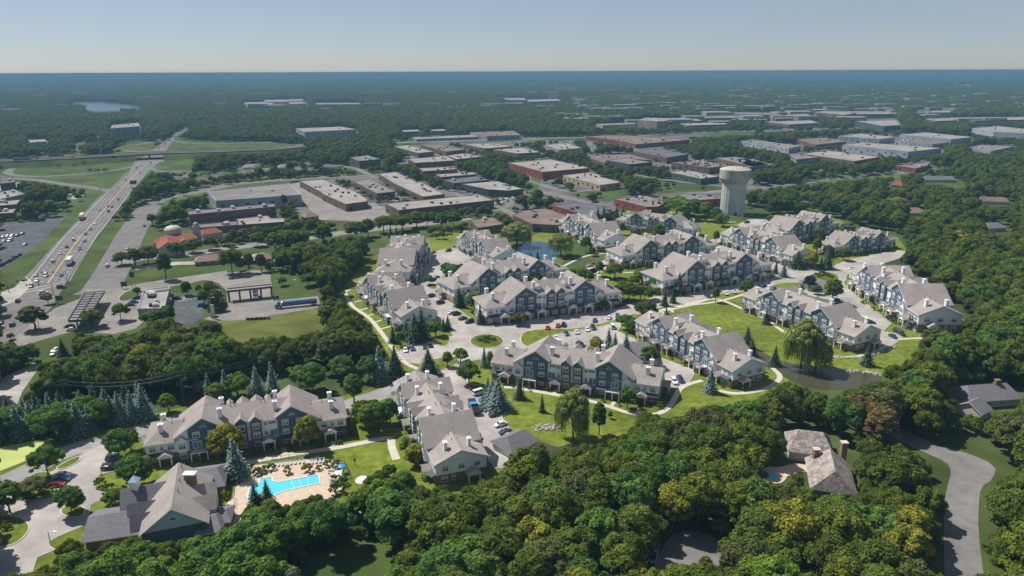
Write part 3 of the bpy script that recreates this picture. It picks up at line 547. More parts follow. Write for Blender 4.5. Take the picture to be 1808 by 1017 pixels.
def make_townhouse(end):
    """60 m long row; local -y side has porches, +y side garages; end: 'gable' or 'hip' """
    t = thing('townhouse_row', 'x', 'townhouse')
    DY = 7.3; WY = 8.1; EY = 7.7; th = 0.26; SL = 0.47
    # walls
    wl = MB()
    zr = 9.5+(DY+0.55)*SL; zc = lambda y: zr-0.3-abs(y)*SL
    wl.ext([(-DY, 0), (DY, 0), (DY, zc(DY)), (0, zc(0)), (-DY, zc(DY))], -9.2, 9.2, 'x')
    for s in (-1, 1):
        wz = lambda x: 13.35-abs(x-13.2)*0.66
        wl.ext([(s*8.7, 0), (s*8.7, wz(8.7)), (s*13.2, 13.35), (s*21.4, wz(21.4)), (s*21.4, 0)], -WY, WY, 'y')
        ze = 9.9; ez = lambda y: ze-0.05-abs(y)*0.42
        wl.ext([(-EY, 0), (EY, 0), (EY, ez(EY)), (0, ez(0)), (-EY, ez(EY))], s*21.0, s*30.0, 'x') if end == 'gable' else wl.box(min(s*21, s*30), max(s*21, s*30), -EY, EY, 0, ez(EY))
    wl.build('wall', M['siding'], t)
    bk = MB()
    for s in (-1, 1):                                       # brick ground floor, both long sides and ends
        for x0, x1, y in ((-9.2, 9.2, DY), (-21.46, -8.64, WY), (8.64, 21.46, WY), (-30.0, -21.46, EY), (21.46, 30.0, EY)):
            bk.box(x0, x1, min(s*y, s*(y+0.09)), max(s*y, s*(y+0.09)), 0, 3.0)
        bk.box(min(s*30, s*30.09), max(s*30, s*30.09), -EY-0.05, EY+0.05, 0, 3.0)
    bk.build('brick_base', M['brick'], t)
    # roofs
    rf = MB()
    gable_roof(rf, 'x', 0, DY+0.6, -13.0, 13.0, zr, SL, th)
    for s in (-1, 1):
        if s > 0: gable_roof(rf, 'y', 13.2, 5.2, -WY-0.55, WY+0.55, 13.7, 0.66, th, 8.9)
        else: gable_roof(rf, 'y', -13.2, 8.9, -WY-0.55, WY+0.55, 13.7, 0.66, th, 5.2)
        if end == 'gable': gable_roof(rf, 'x', 0, EY+0.6, min(s*15, s*30.5), max(s*15, s*30.5), 10.2, 0.42, th)
        else:
            zo = 10.2-(EY+0.6)*0.42; Y = EY+0.6; X = 30.6
            a, b, c, d, e, f = (s*15, -Y, zo), (s*X, -Y, zo), (s*X, Y, zo), (s*15, Y, zo), (s*15, 0, 10.2), (s*24.5, 0, 10.2)
            rf.add([a, b, c, d, e, f], [q if s > 0 else q[::-1] for q in [(0, 1, 5, 4), (1, 2, 5), (2, 3, 4, 5)]], 0)
            lo = [(p[0], p[1], p[2]-th) for p in (a, b, c, d)]
            rf.add([a, b, c, d]+lo, [(0, 1, 5, 4), (1, 2, 6, 5), (2, 3, 7, 6), (4, 5, 6, 7)], 1)
    rf.build('roof', [M['roof'], M['white']], t)
    for side in (-1, 1):
        ry = 0.0 if side < 0 else PI
        def wn(key, x, y, z): win(key, t, x, side*y, z, ry)
        for s in (-1, 1):
            # big slate-blue gable
            g = MB(); x0, x1 = s*8.66, s*17.75
            panel(g, [(x0, 3.1), (x0, 13.27-4.54*0.66), (s*13.2, 13.27), (x1, 13.27-4.55*0.66), (x1, 3.1)], side*WY, side, 0.07)
            g.build('gable_cladding', M['navy'], t)
            for sg in (-1, 1):
                b = MB(); p0 = (s*13.2, side*(WY+0.12), 13.6); L_ = 4.9 if sg*s < 0 else 8.6
                p1 = (s*13.2+sg*L_, side*(WY+0.12), 13.6-L_*0.66)
                b.hexa([(p0[0], side*(WY+0.02), p0[2]-0.4), (p1[0], side*(WY+0.02), p1[2]-0.4), (p1[0], side*(WY+0.2), p1[2]-0.4), (p0[0], side*(WY+0.2), p0[2]-0.4)],
                       [(p0[0], side*(WY+0.02), p0[2]-0.05), (p1[0], side*(WY+0.02), p1[2]-0.05), (p1[0], side*(WY+0.2), p1[2]-0.05), (p0[0], side*(WY+0.2), p0[2]-0.05)])
                b.build('rake_board', M['white'], t)
            yy = WY+0.07
            wn('double', s*11.0, yy, 8.1); wn('double', s*15.4, yy, 8.1); wn('fan', s*13.2, yy, 10.3)
            wn('double_plain', s*11.0, yy, 4.9); wn('door', s*15.4, yy, 4.7)
            # white bay with its own little gable
            b = MB(); X0, X1 = s*18.3, s*21.0
            b.box(min(X0, X1), max(X0, X1), min(side*WY, side*(WY+0.8)), max(side*WY, side*(WY+0.8)), 3.1, 7.0)
            b.ext([(X0, 7.0), (s*19.65, 8.1), (X1, 7.0)], min(side*WY, side*(WY+0.8)), max(side*WY, side*(WY+0.8)), 'y')
            bay = b.build('bay', M['siding'], t)
            r = MB(); e0, e1 = sorted((side*(WY-0.3), side*(WY+1.15))); gable_roof(r, 'y', s*19.65, 1.75, e0, e1, 8.4, 0.85, 0.2); r.build('bay_roof', [M['roof'], M['white']], bay)
            wn('bay', s*19.65, WY+0.8, 5.2)
            # white stretch between gable and centre
            wn('triple', s*7.0, DY, 8.4); wn('small', s*5.0, DY, 8.3); wn('small', s*5.0, DY, 5.0); wn('door', s*7.4, DY, 4.7)
            # centre bays
            b = MB(); X0, X1 = sorted((s*0.55, s*3.75)); Y0, Y1 = sorted((side*DY, side*(DY+0.95)))
            b.box(X0, X1, Y0, Y1, 3.1, 10.0); b.ext([(X0, 10.0), (s*2.15, 11.3), (X1, 10.0)], Y0, Y1, 'y')
            bay = b.build('bay', M['navy'], t)
            r = MB(); e0, e1 = sorted((side*(DY-4.6), side*(DY+1.3))); gable_roof(r, 'y', s*2.15, 2.0, e0, e1, 11.75, 0.85, 0.2); r.build('bay_roof', [M['roof'], M['white']], bay)
            wn('double', s*2.15, DY+0.95, 8.2); wn('double', s*2.15, DY+0.95, 5.0)
            # ends
            wn('double_plain', s*23.0, EY, 4.9); wn('small', s*25.6, EY, 5.0); wn('double_plain', s*28.2, EY, 4.9)
            put('chimney', CM, t, (s*8.3, side*4.0, 12.0)); put('chimney', CM, t, (s*25.8, side*3.6, 9.1))
            for x in (4.0, 5.2, 19.5, 23.0): put('vent_pipe', VM, t, (s*x, side*0.9, (zr if x < 10 else 10.2)-0.45))
            if side < 0:
                put('porch', PG, t, (s*24.6, side*EY-0.09, 0), 0); put('balcony', BM, t, (s*15.0, side*WY-0.09, 0)); put('porch', PG, t, (s*5.6, side*DY-0.09, 0))
                put('balcony', BN, t, (s*20.5, side*WY-0.9, 0)) if False else None
                put('skirt_roof', EM, t, (s*10.9, side*WY, -0.25)); put('skirt_roof', EM, t, (s*28.0, side*EY, -0.3))
                for x in (2.15, 11.2, 19.65, 27.6): win('double_plain', t, s*x, side*((DY if x < 9 else WY if x < 21.5 else EY)+0.09), 1.7, ry)
            else:
                for x in (28.2, 25.2): put('garage_door', GM, t, (s*x, EY+0.10, 0), PI)
                for x in (19.9, 16.9, 11.0): put('garage_door', GM, t, (s*x, WY+0.10, 0), PI)
                for x in (3.9, 0.0 if s > 0 else 7.0): put('garage_door', GM, t, (s*x if x else 0.95*0, DY+0.10, 0), PI)
                put('porch', PG, t, (s*22.9, EY+0.10, 0), PI); put('porch', PG, t, (s*14.0, WY+0.10, 0), PI); put('porch', PG, t, (s*6.9, DY+0.10, 0), PI)
                put('skirt_roof', EM, t, (s*18.4, WY, -0.2), PI); put('skirt_roof', EM, t, (s*10.9, WY, -0.2), PI); put('skirt_roof', EM, t, (s*27.0, EY, -0.2), PI); put('skirt_roof', EM, t, (s*2.3, DY, -0.2), PI)
                put('balcony', BN, t, (s*15.4, WY+0.08, 0.6), PI); put('balcony', BN, t, (s*7.2, DY+0.08, 0.6), PI)
                # dormer on the garage slope
                d = MB(); d.box(min(s*5.2, s*6.6), max(s*5.2, s*6.6), 1.8, 5.0, 9.8, 11.9); d.ext([(s*5.2, 11.9), (s*5.9, 12.6), (s*6.6, 11.9)], 1.8, 5.0, 'y'); dm = d.build('dormer', M['siding'], t)
                r = MB(); gable_roof(r, 'y', s*5.9, 1.0, 1.2, 5.25, 12.85, 0.9, 0.15); r.build('dormer_roof', [M['roof'], M['white']], dm)
    for s in (-1, 1):                                       # end walls
        rz = PI/2 if s > 0 else -PI/2
        X = s*30.0
        for y in (-4.8, 0, 4.8): win('double_plain', t, X, y, 4.9, rz)
        win('small', t, s*30.09, -2.5, 1.7, rz); win('double_plain', t, s*30.09, -5.2, 1.6, rz)
        put('porch', PG, t, (s*30.09, 3.2, 0), rz)
    return t
TH = {k: make_townhouse(k) for k in ('gable', 'hip')}
for k in TH: freeze(TH[k])
used = set(); TOWNS = []
def town(kind, l, r, face, label, depth=17.2, sc=None):
    """l, r: base ends of the long wall one sees; face: which side that is"""
    a, b = W(*l), W(*r); L = (b-a).length; s = sc or max(0.9, min(1.2, L/60.0))
    d = (b-a).normalized(); nrm = Vector((-d.y, d.x, 0))    # away from the viewer
    if nrm.dot((a+b)/2) < 0: nrm = -nrm
    c = (a+b)/2+nrm*7.9*s; ang = math.atan2(d.y, d.x)
    o = TH[kind] if kind not in used else copy_tree(TH[kind]); used.add(kind)
    if face == 'garage': ang += PI
    o.location = (c.x, c.y, 0.02); o.rotation_euler = (0, 0, ang); o.scale = (L/60.0, s, s); o['label'] = label; o['group'] = 'rows of grey-roofed townhouses in the complex'
    TOWNS.append((a, b, nrm, label)); o.location.z = 0.1; hull = []
    for x in (-30, 30):
        for y in (-8.5, 8.5):
            p = c+d*x*L/60+nrm*y*s; hull += [(p.x, p.y, 0), (p.x, p.y, 8*s)]
    for x in (-13, 13): p = c+d*x*L/60; hull.append((p.x, p.y, 15*s))
    keep_open_world(hull); BASEOPEN.append([(c+d*sx*31*L/60+nrm*sy*9*s) for sx, sy in ((-1, -1), (1, -1), (1, 1), (-1, 1))])
    return o
town('hip', (262, 822), (613, 769), 'porch', 'long townhouse row behind the clubhouse and the swimming pool')
town('gable', (697, 706), (769, 858), 'porch', 'townhouse row seen end-on beside the car park with the dump truck')
town('gable', (869, 670), (1160, 714), 'porch', 'townhouse row in the middle of the picture behind the weeping willow on the lawn')
town('gable', (1121, 592), (1291, 686), 'garage', 'townhouse row with a garage court whose pale blue end wall stands by the pond')
town('gable', (1310, 546), (1505, 622), 'porch', 'townhouse row across the pond behind the two big weeping willows')
town('gable', (1497, 503), (1617, 587), 'garage', 'rightmost townhouse row, against the dark wood')
town('hip', (859, 573), (1094, 541), 'garage', 'townhouse row with white garage doors facing the street right of the planted roundabout')
town('hip', (803, 537), (1000, 498), 'porch', 'townhouse row directly behind the garage row right of the roundabout')
town('gable', (634, 520), (710, 586), 'porch', 'leftmost townhouse row with short paths to its porches')
town('hip', (724, 505), (757, 448), 'garage', 'townhouse row behind the leftmost one, ridge pointing away')
town('gable', (806, 436), (872, 473), 'garage', 'small-looking townhouse row left of the blue pond')
town('gable', (987, 408), (1064, 446), 'porch', 'townhouse row on the right bank of the blue pond')
town('hip', (1087, 403), (1222, 421), 'garage', 'furthest townhouse row, left of the water tower')
town('hip', (1098, 474), (1264, 453), 'porch', 'townhouse row with slate-blue gables between two grassy courts, below the furthest rows')
town('hip', (1170, 522), (1361, 490), 'garage', 'townhouse row along the street left of the second roundabout')
town('gable', (1272, 431), (1397, 472), 'garage', 'townhouse row with a red car in its garage court')
town('hip', (1375, 433), (1480, 411), 'garage', 'townhouse row at the edge of the wood right of the water tower')
town('hip', (1473, 453), (1580, 438), 'garage', 'far right townhouse row at the end of the curving road')
# ------------------------------------------------------------------ generic pitched blocks
def pitched(t, p0, p1, hw, ze, zr, wall='siding', roof='roof', over=0.5, gm=None, hip=0.0, nm='wing'):
    """block with ridge from p0 to p1 (world points); makes a wall part and a roof part of thing t (t at origin)"""
    p0 = Vector((p0[0], p0[1], 0)); p1 = Vector((p1[0], p1[1], 0)); L = (p1-p0).length; d = (p1-p0).normalized(); n = Vector((-d.y, d.x, 0))
    def Q(a, b, z): q = p0+d*a+n*b; return (q.x, q.y, z)
    sl = (zr-ze)/hw
    wb = MB()
    if hip: wb.hexa([Q(0, -hw, 0), Q(L, -hw, 0), Q(L, hw, 0), Q(0, hw, 0)], [Q(0, -hw, ze-0.1), Q(L, -hw, ze-0.1), Q(L, hw, ze-0.1), Q(0, hw, ze-0.1)])
    else:
        pr = [(-hw, 0), (hw, 0), (hw, ze-0.1), (0, zr-0.15), (-hw, ze-0.1)]
        wb.add([Q(0, b, z) for b, z in pr]+[Q(L, b, z) for b, z in pr], [(0, 1, 6, 5), (1, 2, 7, 6), (2, 3, 8, 7), (3, 4, 9, 8), (4, 0, 5, 9)], 0)
        wb.add([Q(0, b, z) for b, z in pr]+[Q(L, b, z) for b, z in pr], [(4, 3, 2, 1, 0), (5, 6, 7, 8, 9)], 1)
    wb.build('wall', [M[wall], M[gm or wall]], t)
    rb = MB(); h = hw+over; zo = zr-h*sl; th = 0.25
    if hip:
        v = [Q(-over, -h, zo), Q(L+over, -h, zo), Q(L+over, h, zo), Q(-over, h, zo), Q(hip, 0, zr), Q(L-hip, 0, zr)]
        rb.add(v, [(0, 1, 5, 4), (1, 2, 5), (2, 3, 4, 5), (3, 0, 4)], 0)
        lo = [(a, b, c-th) for a, b, c in v[:4]]; rb.add(v[:4]+lo, [(0, 4, 5, 1), (1, 5, 6, 2), (2, 6, 7, 3), (3, 7, 4, 0), (7, 6, 5, 4)], 1)
    else:
        for sg in (-1, 1):
            v = [Q(-over, 0, zr), Q(-over, sg*h, zo), Q(-over, sg*h, zo-th), Q(-over, 0, zr-th), Q(L+over, 0, zr), Q(L+over, sg*h, zo), Q(L+over, sg*h, zo-th), Q(L+over, 0, zr-th)]
            rb.add(v, [(0, 1, 5, 4)], 0); rb.add(v, [(1, 2, 6, 5), (2, 3, 7, 6), (0, 3, 2, 1), (4, 5, 6, 7)], 1)
    rb.build('roof', [M[roof], M['white']], t)
    if p0.y > 480 and zr < 6.5: keep_open_world([Q(0, 0, zr), Q(L, 0, zr), Q(L/2, -hw/2, zr-0.5)])
    else: keep_open_world([Q(0, -hw, ze*.6), Q(L, -hw, ze*.6), Q(L, hw, ze*.6), Q(0, hw, ze*.6), Q(0, 0, zr), Q(L, 0, zr), Q(0, -hw, ze), Q(L, -hw, ze), Q(L, hw, ze), Q(0, hw, ze)])
    BASEOPEN.append([Vector(Q(-1, -hw-1, 0)), Vector(Q(L+1, -hw-1, 0)), Vector(Q(L+1, hw+1, 0)), Vector(Q(-1, hw+1, 0))])
    return Q, d
# clubhouse
cl = thing('clubhouse', 'L-shaped clubhouse with grey roofs and a pale blue front gable beside the pool', 'clubhouse')
Q, d = pitched(cl, W(302, 897, 10.5), W(315, 818, 10.5), 7.2, 5.2, 10.5, 'bluesiding', 'roof', 0.6)
def wpart(key, z, Q, a, b, rz): q = Q(a, b, z); win(key, cl, q[0], q[1], q[2], rz)
ang = math.atan2(d.y, d.x)
lo = MB(); q0, q1 = Q(-0.12, 0, 0), Q(-0.02, 0, 0)
pan = MB(); pan.hexa([Q(-0.1, -7.2, 0), Q(0.02, -7.2, 0), Q(0.02, 7.2, 0), Q(-0.1, 7.2, 0)], [Q(-0.1, -7.2, 5.0), Q(0.02, -7.2, 5.0), Q(0.02, 7.2, 5.0), Q(-0.1, 7.2, 5.0)]); pan.build('lower_wall', M['navy'], cl)
q = Q(-0.02, 0, 7.2); win('fan', cl, q[0], q[1], 7.2, ang-PI/2)
L0 = (W(302, 897, 10.5)-W(315, 818, 10.5)).length
for a in (L0*0.35, L0*0.62):                                # two dormer gables to the right, two to the left
    r0, r1 = Q(a, -1.5, 0), Q(a, -9.0, 0); pitched(cl, r0, r1, 2.3, 5.6, 7.9, 'bluesiding', 'roof', 0.4)
for a, e, hw, zr in ((L0*0.78, 13, 4.0, 8.6), (L0*0.52, 11, 2.6, 7.0), (L0*0.33, 10, 2.4, 6.4)):
    pitched(cl, Q(a, 2, 0), Q(a, e, 0), hw, zr-3.2, zr, 'siding', 'greyroof', 0.5)
cp = MB(); q = Q(L0*0.78, 10, 0); cp.box(q[0]-0.9, q[0]+0.9, q[1]-0.9, q[1]+0.9, 7.6, 10.3); cu = cp.build('cupola', M['white'], cl)
c2 = MB(); c2.add([(q[0]-1.2, q[1]-1.2, 10.3), (q[0]+1.2, q[1]-1.2, 10.3), (q[0]+1.2, q[1]+1.2, 10.3), (q[0]-1.2, q[1]+1.2, 10.3), (q[0], q[1], 11.8)], [(0, 1, 4), (1, 2, 4), (2, 3, 4), (3, 0, 4), (3, 2, 1, 0)]); c2.build('cupola_roof', M['bluesiding'], cu)
q = Q(L0*0.68, -3.2, 9.6); ch = MB(); ch.box(q[0]-1.3, q[0]+1.3, q[1]-0.7, q[1]+0.7, 7.0, 10.6); ch.box(q[0]-1.6, q[0]+1.6, q[1]-1.0, q[1]+1.0, 10.6, 10.9, 1); ch.build('chimney', [M['brick'], M['white']], cl)
# low wings: left carport roof, right pool wings, back wing
pitched(cl, W(160, 912, 5.2), W(251, 899, 5.2), 6.4, 2.9, 5.2, 'brick', 'greyroof', 0.6)
pitched(cl, W(333, 832, 5.4), W(396, 823, 5.4), 5.6, 3.1, 5.4, 'brick', 'greyroof', 0.5, hip=2.0)
pitched(cl, W(350, 912, 4.6), W(392, 906, 4.6), 4.4, 2.8, 4.6, 'brick', 'greyroof', 0.5, hip=1.5)
pitched(cl, W(374, 902, 3.9), W(408, 898, 3.9), 3.4, 2.7, 3.9, 'brick', 'greyroof', 0.4, hip=1.5)
for a in (8, 13, 20): q = Q(a, -0.9, 10.2); put('vent_pipe', VM, cl, (q[0], q[1], 10.0))
keep_open([(160, 946), (163, 903), (251, 892), (405, 895), (412, 905), (350, 922), (250, 930)])
# generic houses
def house(l, r, D, ze, zr, label, wall='siding', roof='brown', hip=3.0, nm='house', cat='house', wins=True, chim=None, group=None, extra=None):
    a, b = W(*l), W(*r); d = (b-a).normalized(); n = Vector((-d.y, d.x, 0)); n = n if n.dot(a+b) > 0 else -n
    t = thing(nm, label, cat, group=group); p0 = a+n*D/2; p1 = b+n*D/2
    pitched(t, p0, p1, D/2, ze, zr, wall, roof, 0.6, hip=hip)
    ang = math.atan2(d.y, d.x); L = (b-a).length
    if wins:
        k = max(2, int(L/4))
        for i in range(k):
            q = a+d*L*(i+0.5)/k; win('double_plain' if i % 3 else 'small', t, q.x, q.y, min(ze-1.4, 2.0), ang)
    if chim: q = p0.lerp(p1, chim); c = MB(); c.box(q.x-0.7, q.x+0.7, q.y-0.6, q.y+0.6, zr-2, zr+1.2); c.box(q.x-0.85, q.x+0.85, q.y-0.75, q.y+0.75, zr+1.2, zr+1.4); c.build('chimney', M['brick'], t)
    if extra: extra(t, a, b, d, n)
    t.location = (0, 0, 0); return t
def shake_extra(t, a, b, d, n):
    pitched(t, W(1464, 790, 7.4), W(1476, 840, 7.4), 5.2, 3.4, 7.9, 'brick', 'shake', 0.7, hip=1.5)
    for x, y, z in ((1441, 800, 6.0), (1489, 796, 6.0)):
        q = W(x, y, z); c = MB(); zt = 7.2 if x < 1450 else 8.6; c.box(q.x-0.8, q.x+0.8, q.y-0.7, q.y+0.7, 0, zt); c.box(q.x-0.95, q.x+0.95, q.y-0.85, q.y+0.85, zt, zt+0.3, 1); c.build('chimney', [M['brick'], M['cream']], t)
house((1392, 812), (1468, 822), 11, 3.6, 7.6, 'house with weathered cedar shake roof among the trees at lower right', 'cream', 'shake', 2.5, extra=shake_extra)
sheet('patio', [(1340, 838), (1352, 824), (1376, 826), (1400, 818), (1440, 824), (1436, 832), (1392, 838), (1384, 852), (1366, 856)], 'pooldeck', sm=1, opn=False)
keep_open([(1338, 832), (1352, 820), (1376, 820), (1388, 812), (1440, 822), (1440, 834), (1395, 834), (1388, 852), (1370, 858), (1350, 850)])
keep_open([(1386, 774), (1440, 766), (1502, 778), (1502, 842), (1460, 842), (1440, 825), (1386, 812)])
house((1712, 722), (1800, 716), 10, 3.2, 6.4, 'blue-grey roofed ranch house at the right edge', 'cream', 'greyroof', 2.0, chim=0.7, extra=lambda t, a, b, d, n: pitched(t, W(1712, 712, 5), W(1730, 704, 5), 4, 3, 5.5, 'cream', 'greyroof', 0.5))
keep_open([(1706, 706), (1760, 694), (1808, 694), (1808, 712), (1740, 728), (1710, 726)])
def small(l, r, D, label, roof='brown', wall='cream', ze=3, zr=5.8, **k): return house(l, r, D, ze, zr, label, wall, roof, **k)
small((1103, 640), (1160, 642), 13, 'free-standing grey-roofed garage block behind the three dark spruces', 'greyroof', 'siding', 3, 6.5, hip=3, nm='garage_block', cat='garage')
small((905, 812), (950, 790), 9, 'small grey-roofed garage at the edge of the wood by the car park', 'greyroof', 'siding', 2.8, 5.2, hip=2, nm='garage_block', cat='garage')
small((1410, 505), (1465, 520), 9, 'grey-roofed garage block hidden behind the townhouses near the second roundabout', 'greyroof', 'siding', 2.8, 5.2, nm='garage_block', cat='garage')
small((1128, 436), (1160, 434), 9, 'grey-roofed garage between the far townhouse rows', 'greyroof', 'siding', 2.8, 5.2, nm='garage_block', cat='garage')
small((826, 474), (862, 472), 8, 'grey-roofed garage beside the tree island by the blue pond', 'greyroof', 'siding', 2.8, 5, nm='garage_block', cat='garage')
small((345, 470), (392, 466), 9, 'long low brown-roofed house below the tree-lined street', 'brown', 'brick', 3, 5.2); small((455, 468), (488, 462), 9, 'brown-roofed house behind the tall trees at the truck stop', 'brown', 'brick', 3, 5.4)
small((541, 392), (563, 389), 9, 'small dark-brown hall on the green below the truck courts', 'brown', 'brick', 4, 6.5)
for l, r, lb, rf in (((1602, 382), (1633, 381), 'orange-brown roofed house in the wood right of the water tower', 'brown'), ((1412, 354), (1430, 357), 'red-roofed house peeping out just right of the water tower', 'redtile'), ((1632, 322), (1688, 322), 'grey-roofed ranch in the right-hand wood', 'greyroof'), ((1572, 330), (1592, 332), 'small orange-roofed house near the upper right lawn', 'redtile'), ((1728, 360), (1782, 362), 'taupe-roofed house at the right margin', 'fb'), ((1745, 410), (1775, 408), 'dark-roofed cottage by the right-hand street', 'greyroof'), ((1505, 345), (1530, 345), 'grey house half hidden by yellow-green trees', 'greyroof'), ((1560, 362), (1572, 364), 'pale-roofed shed in the right-hand wood', 'fg')):
    small(l, r, 10, lb, rf)
    x0, y0 = l; x1, y1 = r
    if x0 in (1602, 1632, 1728, 1412, 1572, 1745): keep_open([(x0, y0-9), (x1, y1-9), (x1+(14 if x0 in (1632, 1745) else 2), y1+(7 if x0 in (1632, 1745) else 0)), (x0, y0)])
hn = [(300, 322, 'greyroof'), (322, 318, 'brown'), (350, 325, 'fb'), (375, 319, 'greyroof'), (418, 313, 'fg'), (447, 309, 'brown'), (470, 306, 'greyroof'), (492, 300, 'fw'), (430, 300, 'fw'), (515, 306, 'fg'), (532, 296, 'greyroof'), (545, 306, 'fb'), (480, 286, 'fg'), (505, 292, 'brown'), (570, 300, 'greyroof'), (590, 288, 'fb')]
names = ['grey-roofed cottage nearest the highway', 'brown cottage at the left of the small suburb', 'tan-roofed bungalow above the frontage road', 'grey bungalow above the big blue warehouse roof', 'pale-roofed bungalow in the small suburb', 'brown-roofed bungalow in the small suburb middle', 'grey gabled cottage behind the big blue warehouse', 'white-roofed house in the small suburb', 'white-roofed bungalow near the interchange trees', 'pale grey cottage right of the white-roofed one', 'grey cottage beside the suburb street bend', 'tan cottage beside the long white warehouse', 'pale grey house furthest up the small suburb', 'brown house below the furthest one', 'grey cottage at the suburb street end', 'tan house at the right end of the suburb']
for (x, y, rf), nm in zip(hn, names): small((x, y), (x+20, y-1), 11, nm+' beyond the frontage road', rf, hip=3, wins=False)
# ================================================================== FLAT-ROOFED BUILDINGS
def unit_mesh(sx, sy, sz):
    m = MB(); m.box(-sx, sx, -sy, sy, 0, sz); m.box(-sx*0.6, sx*0.6, -sy*0.6, sy*0.6, sz, sz+0.25); return m.mesh('rooftop_unit', [M['steel']])
UM = [unit_mesh(1.4, 1.1, 1.3), unit_mesh(0.9, 0.8, 1.0), unit_mesh(2.2, 1.2, 1.6)]
UD = MB(); UD.box(-1.2, 1.2, -0.9, 0.9, 0, 1.2); UDm = UD.mesh('rooftop_unit', [M['darkmetal']])
SK = MB(); SK.box(-0.9, 0.9, -0.9, 0.9, 0, 0.35); SKm = SK.mesh('skylight', [M['white']])
_d = MB(); _d.box(-1.6, 1.6, -0.08, 0.02, 0, 3.2); DOORm = _d.mesh('loading_door', [M['louver']])
_d = MB(); _d.box(-1.5, 1.5, -0.08, 0.02, -0.8, 0.8); FWm = _d.mesh('window', [M['glass']])
def inside(pt, P):
    c = False; n = len(P)
    for i in range(n):
        a, b = P[i], P[(i+1) % n]
        if (a.y > pt.y) != (b.y > pt.y) and pt.x < (b.x-a.x)*(pt.y-a.y)/(b.y-a.y)+a.x: c = not c
    return c
def flat(px, h, label, roof='fw', wall='wbrick', cat='building', nm='industrial_building', units=5, floors=1, wins=True, doors=True, group=None, band=None, sky=0):
    P = [W(a, b, h) for a, b in px]; n = len(P)
    ar = sum(P[i].x*P[(i+1) % n].y-P[(i+1) % n].x*P[i].y for i in range(n))
    if ar < 0: P = P[::-1]
    c = sum(P, Vector((0, 0, 0)))/n; t = thing(nm, label, cat, (c.x, c.y, 0), group=group)
    R = [Vector((p.x-c.x, p.y-c.y, 0)) for p in P]
    def inset(k):
        Q = []
        for i in range(n):
            d1 = (R[i]-R[i-1]).normalized(); d2 = (R[(i+1) % n]-R[i]).normalized()
            n1 = Vector((-d1.y, d1.x, 0)); n2 = Vector((-d2.y, d2.x, 0)); bi = (n1+n2); L = max(0.35, bi.length/2); Q.append(R[i]+bi.normalized()*k/L)
        return Q
    m = MB(); m.prism(R, 0, h-0.02, 0); m.build('wall', M[wall], t)
    I = inset(0.5); O = inset(-0.12); rm = MB()             # parapet + roof deck
    z0, z1 = h-0.9, h+0.35
    rm.add([(p.x, p.y, z0) for p in O]+[(p.x, p.y, z1) for p in O]+[(p.x, p.y, z1) for p in I]+[(p.x, p.y, h+0.02) for p in I],
           [(k*n+i, k*n+(i+1) % n, (k+1)*n+(i+1) % n, (k+1)*n+i) for k in range(3) for i in range(n)], 1)
    rm.add([(p.x, p.y, h+0.02) for p in I], [fixw(q, I) for q in tessellate_polygon([I])], 0)
    rm.build('roof', [M[roof], M[band or wall]], t)
    xs = [p.x for p in R]; ys = [p.y for p in R]; rr = random.Random(int(c.x*7+c.y)); e = (R[1]-R[0]); ang = math.atan2(e.y, e.x); dist = c.length
    J = inset(3.0); k = 0; tries = 0
    while k < units and tries < 80:
        tries += 1; q = Vector((rr.uniform(min(xs), max(xs)), rr.uniform(min(ys), max(ys)), 0))
        if inside(q, J):
            put('rooftop_unit', rr.choice(UM+[UDm, UDm]), t, (q.x, q.y, h+0.02), ang, (1.1,)*3); k += 1
    for _ in range(sky):
        q = Vector((rr.uniform(min(xs), max(xs)), rr.uniform(min(ys), max(ys)), 0))
        if inside(q, J): put('skylight', SKm, t, (q.x, q.y, h+0.02), ang)
    if dist < 1500:
        for i in range(n):
            a, b = R[i], R[(i+1) % n]; d = b-a; L = d.length; nn = Vector((d.y, -d.x, 0)).normalized()
            mid = (a+b)/2+c
            if nn.dot(-mid) < 0 or L < 8: continue
            az_ = math.atan2(d.y, d.x); sp = 9.0 if floors == 1 else 4.2
            kk = min(40, int(L/sp))
            for f in range(floors):
                for j in range(kk):
                    q = a+d*((j+0.5)/kk)
                    if floors > 1 or not doors or (wins and j % 3): put('window', FWm, t, (q.x, q.y, (h/floors)*(f+0.55)), az_)
                    elif doors and f == 0: put('loading_door', DOORm, t, (q.x, q.y, 0.1), az_)
    zl = 0.3*h if wall in ('wred', 'wblue', 'wbeige') or floors > 1 else 0.75*h; pts = [(p.x, p.y, z) for p in P for z in (zl, h)]
    if n <= 5: keep_open_world(pts)
    else:
        keep_open([tuple(project(p.x, p.y, h)[:2]) for p in P])
        for i in range(n): a, b = P[i], P[(i+1) % n]; keep_open_world([(a.x, a.y, zl), (b.x, b.y, zl), (a.x, a.y, h), (b.x, b.y, h)])
    BASEOPEN.append([p.copy() for p in P])
    return t, R, c
flat([(367, 338), (381, 355), (532, 344), (509, 324)], 9.5, 'big grey-roofed warehouse with pale blue walls on the left', 'fg', 'wblue', nm='warehouse', wins=False, doors=False, units=2)
flat([(529, 320), (570, 317), (614, 334.5), (618, 333), (649, 352), (648, 356), (610, 361), (570, 343), (566, 339)], 6, 'long white-roofed stepped building right of the blue warehouse', units=10, band='wbrick')
flat([(331, 373), (334, 379.5), (487, 365), (483, 360)], 10.5, 'three-storey brick block with balconies behind the red-roofed church', 'fg', 'wbrick', nm='apartment_block', floors=3, units=6, doors=False)
flat([(418, 387), (421, 398), (503, 392), (501, 385), (478, 385.5), (472, 381)], 5, 'low white-roofed building in front of the brick block', 'fw', 'wbrick', units=4)
flat([(345, 397), (347, 403), (420, 397.5), (417, 391)], 4.5, 'low grey wing between the church and the brick block', 'fg', 'wbrick', units=3)
